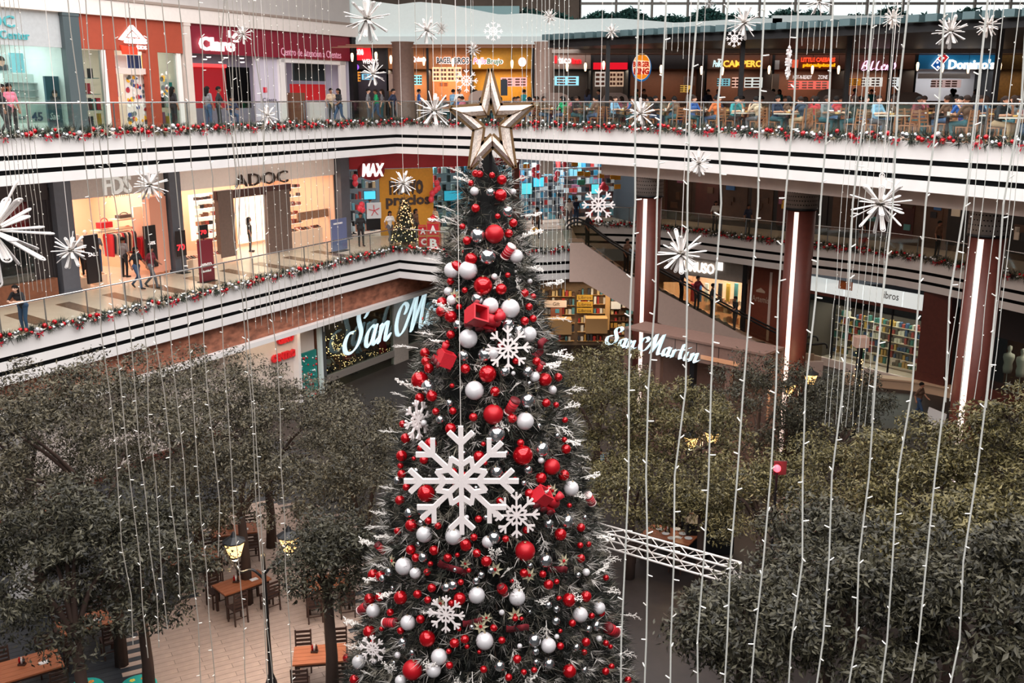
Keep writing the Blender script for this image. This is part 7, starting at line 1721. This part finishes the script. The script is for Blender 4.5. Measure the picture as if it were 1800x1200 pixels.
# ================================================================== GROUND FLOOR: tables, lamps
M_tor = mat('table_orange_wood', (160, 92, 58), .45, var=.18, scale=4, stretch=(1, 6, 1)); M_chd = mat('chair_dark_wood', (62, 40, 32), .55, var=.15)
CD = chair_proto('bistro_chair', M_chd)
def bistro(label, px, py, rz, w=1.25, dp=.8, items=True, chairs=((-.35, -1), (.35, -1), (-.35, 1), (.35, 1)), m=M_tor):
    p = at_z(px, py, .76); t = thing('bistro_table', label, 'table', (p.x, p.y, 0), None, rz); t['_w'] = (0, 0, 0)
    npl = 5
    for i in range(npl): b = MB(); b.box(-w / 2, w / 2, -dp / 2 + dp * i / npl + .004, -dp / 2 + dp * (i + 1) / npl - .004, .715, .755); b.build('plank', m, t)
    for x in (-1, 1):
        for y in (-1, 1): b = MB(); b.bar((x * (w / 2 - .08), y * (dp / 2 - .08), 0), (x * (w / 2 - .08), y * (dp / 2 - .08), .715), .06); b.build('leg', M_chd, t)
    b = MB(); b.box(-w / 2 + .05, w / 2 - .05, -dp / 2 + .05, dp / 2 - .05, .64, .715); b.build('apron', M_chd, t)
    ca_, sa_ = math.cos(rz), math.sin(rz)
    L2 = lambda x, y: (p.x + x * ca_ - y * sa_, p.y + x * sa_ + y * ca_)
    short = label.replace('orange wood table ', '').replace('orange wood ', '').replace(' table', '')
    for i, (fx, s) in enumerate(chairs):
        x, y = L2(fx * w, s * (dp / 2 + .22)); spawn(CD, (x, y, 0), rz + (0 if s > 0 else math.pi), f'dark chair at the table {short}', 'chair', 'bistro chairs')
    if items:
        x, y = L2(-.12, .08); c = thing('condiment_caddy', f'condiment caddy with red bottle on table {short}', 'caddy', (x, y, .755), 'condiment caddies')
        b = MB(); b.box(x - .08, x + .08, y - .05, y + .05, .755, .80); b.build('tray', M_chd, c)
        for dx, mm, nm in ((-.05, M_bred, 'red_bottle'), (.0, M_white, 'white_bottle'), (.05, M_chd, 'dark_bottle')): b = MB(); b.lathe([(.026, .8), (.026, .9), (.01, .93), (.01, .96)], (x + dx, y, 0), 10); b.build(nm, mm, c, True)
        x, y = L2(.3, -.1); b = MB(); b.obox((x, y, .762), (.1 * ca_, .1 * sa_, 0), (-.07 * sa_, .07 * ca_, 0), (0, 0, .006)); b.obox((x, y, .77), (.08 * ca_, .08 * sa_, 0), (-.05 * sa_, .05 * ca_, 0), (0, 0, .004)); tag(b.build('napkin', M_white), f'folded white napkin on table {short}', 'napkin', 'napkins')
    return p
bistro('orange wood table in the lower left corner', 50, 1168, .6, 1.35, .95); bistro('orange wood table under the dark left tree', 148, 1092, .6, 1.2, .8); bistro('orange wood table left of the lamp post', 340, 975, .45, 1.3, .75); bistro('orange wood table right below the glowing lamp', 425, 1022, .75, 1.35, .75); bistro('orange wood table behind the glowing lamp', 412, 930, .3, 1.3, .75)
bistro('orange wood table at the left foot of the Christmas tree', 562, 1148, .15, 1.2, .8); bistro('orange wood table laden with plates right of the tree', 1178, 938, -.55, 1.5, .9, True); bistro('orange wood table half hidden behind left trees', 50, 905, .5, 1.2, .8, False); bistro('orange wood table behind the left round tree', 575, 1020, .3, 1.2, .8, False)
for i in range(6):
    q = at_z(1160 + 10 * i, 930 + (i % 3) * 8, .76); b = MB(); b.lathe([(.05, 0), (.11, .015), (.12, .02), (.10, .014), (0, .01)], (q.x, q.y, .757), 14); tag(b.build('plate', M_white, smooth=True), 'white plate on the laden orange table right of tree', 'plate', 'plates on the laden table')
M_teal = mat('teal_vinyl', (18, 176, 164), .5); fl_ = pal('petal', [(170, 40, 130), (236, 140, 40), (250, 220, 80)])
for i, (px, py) in enumerate(((150, 1206), (243, 1200))):
    p = at_z(px, py, .48); t = thing('floral_stool', f'round teal stool with bright flowers, {"left" if i == 0 else "right"} one at the bottom edge', 'stool', (p.x, p.y, 0)); b = MB(); b.lathe([(.36, .0), (.38, .05), (.40, .42), (.37, .47), (0, .48)], (p.x, p.y, 0), 24); b.build('cushion', M_teal, t, True)
    for k in range(5):
        a = k * 1.3; c = (p.x + .2 * math.cos(a), p.y + .2 * math.sin(a)); b = MB()
        for j in range(5): w_ = j * 2 * math.pi / 5; b.ball((c[0] + .04 * math.cos(w_), c[1] + .04 * math.sin(w_), .482), .03, 6, 4, 0, (1, 1, .15))
        b.build('flower_print', fl_[k % 3], t)
def lantern(root, p, on=True):
    b = MB(); b.lathe([(.13, -.16), (.23, .16), (.23, .18)], p, 8); b.build('lantern_glass', glow('lantern_glow', (255, 196, 120), 3.0), root); b = MB(); b.lathe([(.27, .18), (.26, .21), (.08, .31), (.02, .42), (0, .43)], p, 8); b.build('lantern_roof', M_dark, root); b = MB(); b.lathe([(.04, -.28), (.14, -.2), (.13, -.16)], p, 8); b.build('lantern_base', M_dark, root)
    l = bpy.data.lights.new('lantern_light', 'POINT'); l.energy = 110; l.color = (1, .7, .4); l.shadow_soft_size = .12; lo = bpy.data.objects.new('lantern_light', l); COL.objects.link(lo); lo.location = (p[0], p[1], p[2] - .3)
def lamp_post(label, px, Y, heads, ztop):
    b0 = at_y(px, heads[0][1], Y); t = thing('lamp_post', label, 'lamp post', (b0.x, Y, 0)); b = MB(); b.lathe([(.14, 0), (.14, .15), (.06, .4), (.045, 1.2), (.04, ztop), (.06, ztop + .05), (0, ztop + .15)], (b0.x, Y, 0), 10); b.build('post', M_dark, t, True)
    for (hx, hy) in heads:
        p = at_y(hx, hy, Y); b = MB(); s = 1 if p.x > b0.x else -1
        b.tube(spline([(b0.x, Y, p.z - .75), (b0.x + (p.x - b0.x) * .4, Y, p.z - .5), (p.x - s * .12, Y, p.z - .55), (p.x, Y, p.z - .4), (p.x, Y, p.z - .2)], 4), .03, 6); b.build('curved_arm', M_dark, t, True); lantern(t, (p.x, Y, p.z))
lamp_post('black lamp post with two glowing lanterns at lower left', 462, 20.5, [(412, 965), (508, 955)], 3.3)
lamp_post('black lamp post with two lanterns before the middle column', 1405, 33.0, [(1388, 682), (1425, 666)], 4.2)
lamp_post('black lamp post with lanterns among the leaves right of tree', 1233, 29.5, [(1215, 776), (1252, 768)], 3.0)
# red lamp on a small post
p = at_y(1366, 823, 22.0); t = thing('red_lamp', 'glowing red lamp on a short pole among the trees', 'lamp', (p.x, p.y, 0)); b = MB(); b.tube([(p.x, p.y, 0), (p.x, p.y, p.z - .1)], .03, 6); b.build('pole', M_dark, t); b = MB(); b.ball((p.x, p.y, p.z), .09, 12, 8); b.build('bulb', glow('red_bulb', (255, 60, 70), 6), t, True); b = MB(); b.box(p.x - .05, p.x + .25, p.y + .1, p.y + .14, p.z - .2, p.z + .14); b.build('back_plate', mat('red_plate', (60, 26, 26), .6), t)
l = bpy.data.lights.new('red_light', 'POINT'); l.energy = 20; l.color = (1, .05, .08); lo = bpy.data.objects.new('red_light', l); COL.objects.link(lo); lo.location = (p.x, p.y - .3, p.z)
# dark cabinets beside the laden table, guests
for i, (px, py, w_, h_) in enumerate(((1222, 975, .7, 1.1), (1262, 968, .8, 1.5))):
    p = at_z(px, py, 0); b = MB(); b.box(p.x - w_ / 2, p.x + w_ / 2, p.y - .3, p.y + .3, .05, h_); b.box(p.x - w_ / 2 - .02, p.x + w_ / 2 + .02, p.y - .32, p.y + .32, h_, h_ + .04); b.box(p.x - w_ / 2 + .04, p.x + w_ / 2 - .04, p.y - .26, p.y + .26, 0, .05); tag(b.build('black_cabinet', mat('cabinet_black', (16, 16, 19), .5)), f'{"low" if i == 0 else "tall"} black cabinet right of the laden orange table', 'cabinet')
for lab, px, py, rz, sh_, pa, po in (('seated person in black right of the laden table', 1200, 950, 1.9, 'black', 'black', 'sit'), ('seated person in light blue shirt under the olive trees', 1052, 850, .4, 'light blue', 'jeans', 'sit'), ('seated person in maroon under the olive trees', 1072, 855, 2.8, 'maroon', 'black', 'sit')):
    p = at_z(px, py, 0); spawn(CD, (p.x, p.y, 0), rz, 'dark bistro chair under the ' + lab, 'chair', 'bistro chairs'); person(lab, po, (p.x, p.y, 0), rz, sh_, pa, 1, True)
# lit pedestal with white box before the bookshop, pale bench and white board
p = at_y(1513, 600, 38.0); t = thing('lit_pedestal', 'white box on a pedestal wound with fairy lights', 'decoration', (p.x, p.y, 0)); b = MB(); b.box(p.x - .25, p.x + .25, p.y - .25, p.y + .25, p.z - .2, p.z + .2); b.build('box', mat('blush_box', (226, 190, 174), .5), t)
b = MB(); b.tube([(p.x, p.y, 0), (p.x, p.y, p.z - .2)], .12, 8); b.build('pole', M_dark, t); g = MB()
for i in range(40): a = RNG.uniform(0, 6.28); g.ball((p.x + .16 * math.cos(a), p.y + .16 * math.sin(a), RNG.uniform(.6, p.z - .2)), .02, 5, 4)
g.build('fairy_lights', MATS['fairy_glow'], t)['kind'] = 'stuff'
b = MB(); c = at_z(1575, 665, .5); pth = [Vector((c.x - 2.2, c.y + .6)), Vector((c.x - .8, c.y + .1)), Vector((c.x + .8, c.y - .6)), Vector((c.x + 2.0, c.y - 1.8))]; sweep(b, curve2([(q.x, q.y) for q in pth], 5), 0, .6, .42, .5); sweep(b, curve2([(q.x, q.y) for q in pth], 5), .1, .5, 0, .42); tag(b.build('curved_bench', mat('bench_beige', (206, 170, 140), .5)), 'curved beige bench before the bookshop', 'bench')
b = MB(); c = at_z(1645, 738, .35); b.obox((c.x, c.y, .45), (.3, -.2, -.1), (.02, .03, 0), (.05, 0, .3)); b.obox((c.x, c.y, .1), (.04, 0, 0), (0, .15, 0), (0, 0, .1)); tag(b.build('white_board', M_white), 'small tilted white board on the floor by the brown pier', 'board')

# white pier at the far left behind the trees
p = at_y(24, 870, 25.0); b = MB(); b.box(p.x - .28, p.x + .28, 24.8, 25.3, 0, 5.2); b.box(p.x - .33, p.x + .33, 24.75, 25.35, 0, .3); tag(b.build('white_pier', M_white), 'white square pier behind the leaves at far left', 'pillar')
# ================================================================== make labels unique where the photo tells things apart
bpy.context.view_layer.update()
by = {}
for o in list(COL.objects):
    if o.parent is None and 'label' in o.keys(): by.setdefault(o['label'], []).append(o)
for lab, os_ in by.items():
    if len(os_) < 2 or len(os_) > 20: continue
    os_.sort(key=lambda o: proj(o.location)[0])
    for i, o in enumerate(os_):
        suf = (['left one', 'right one'] if len(os_) == 2 else ['left one', 'middle one', 'right one'] if len(os_) == 3 else [f'{ORD[k]} from left' for k in range(len(os_))])[i]
        words = (lab + ', ' + suf).split()
        o['label'] = ' '.join(words)
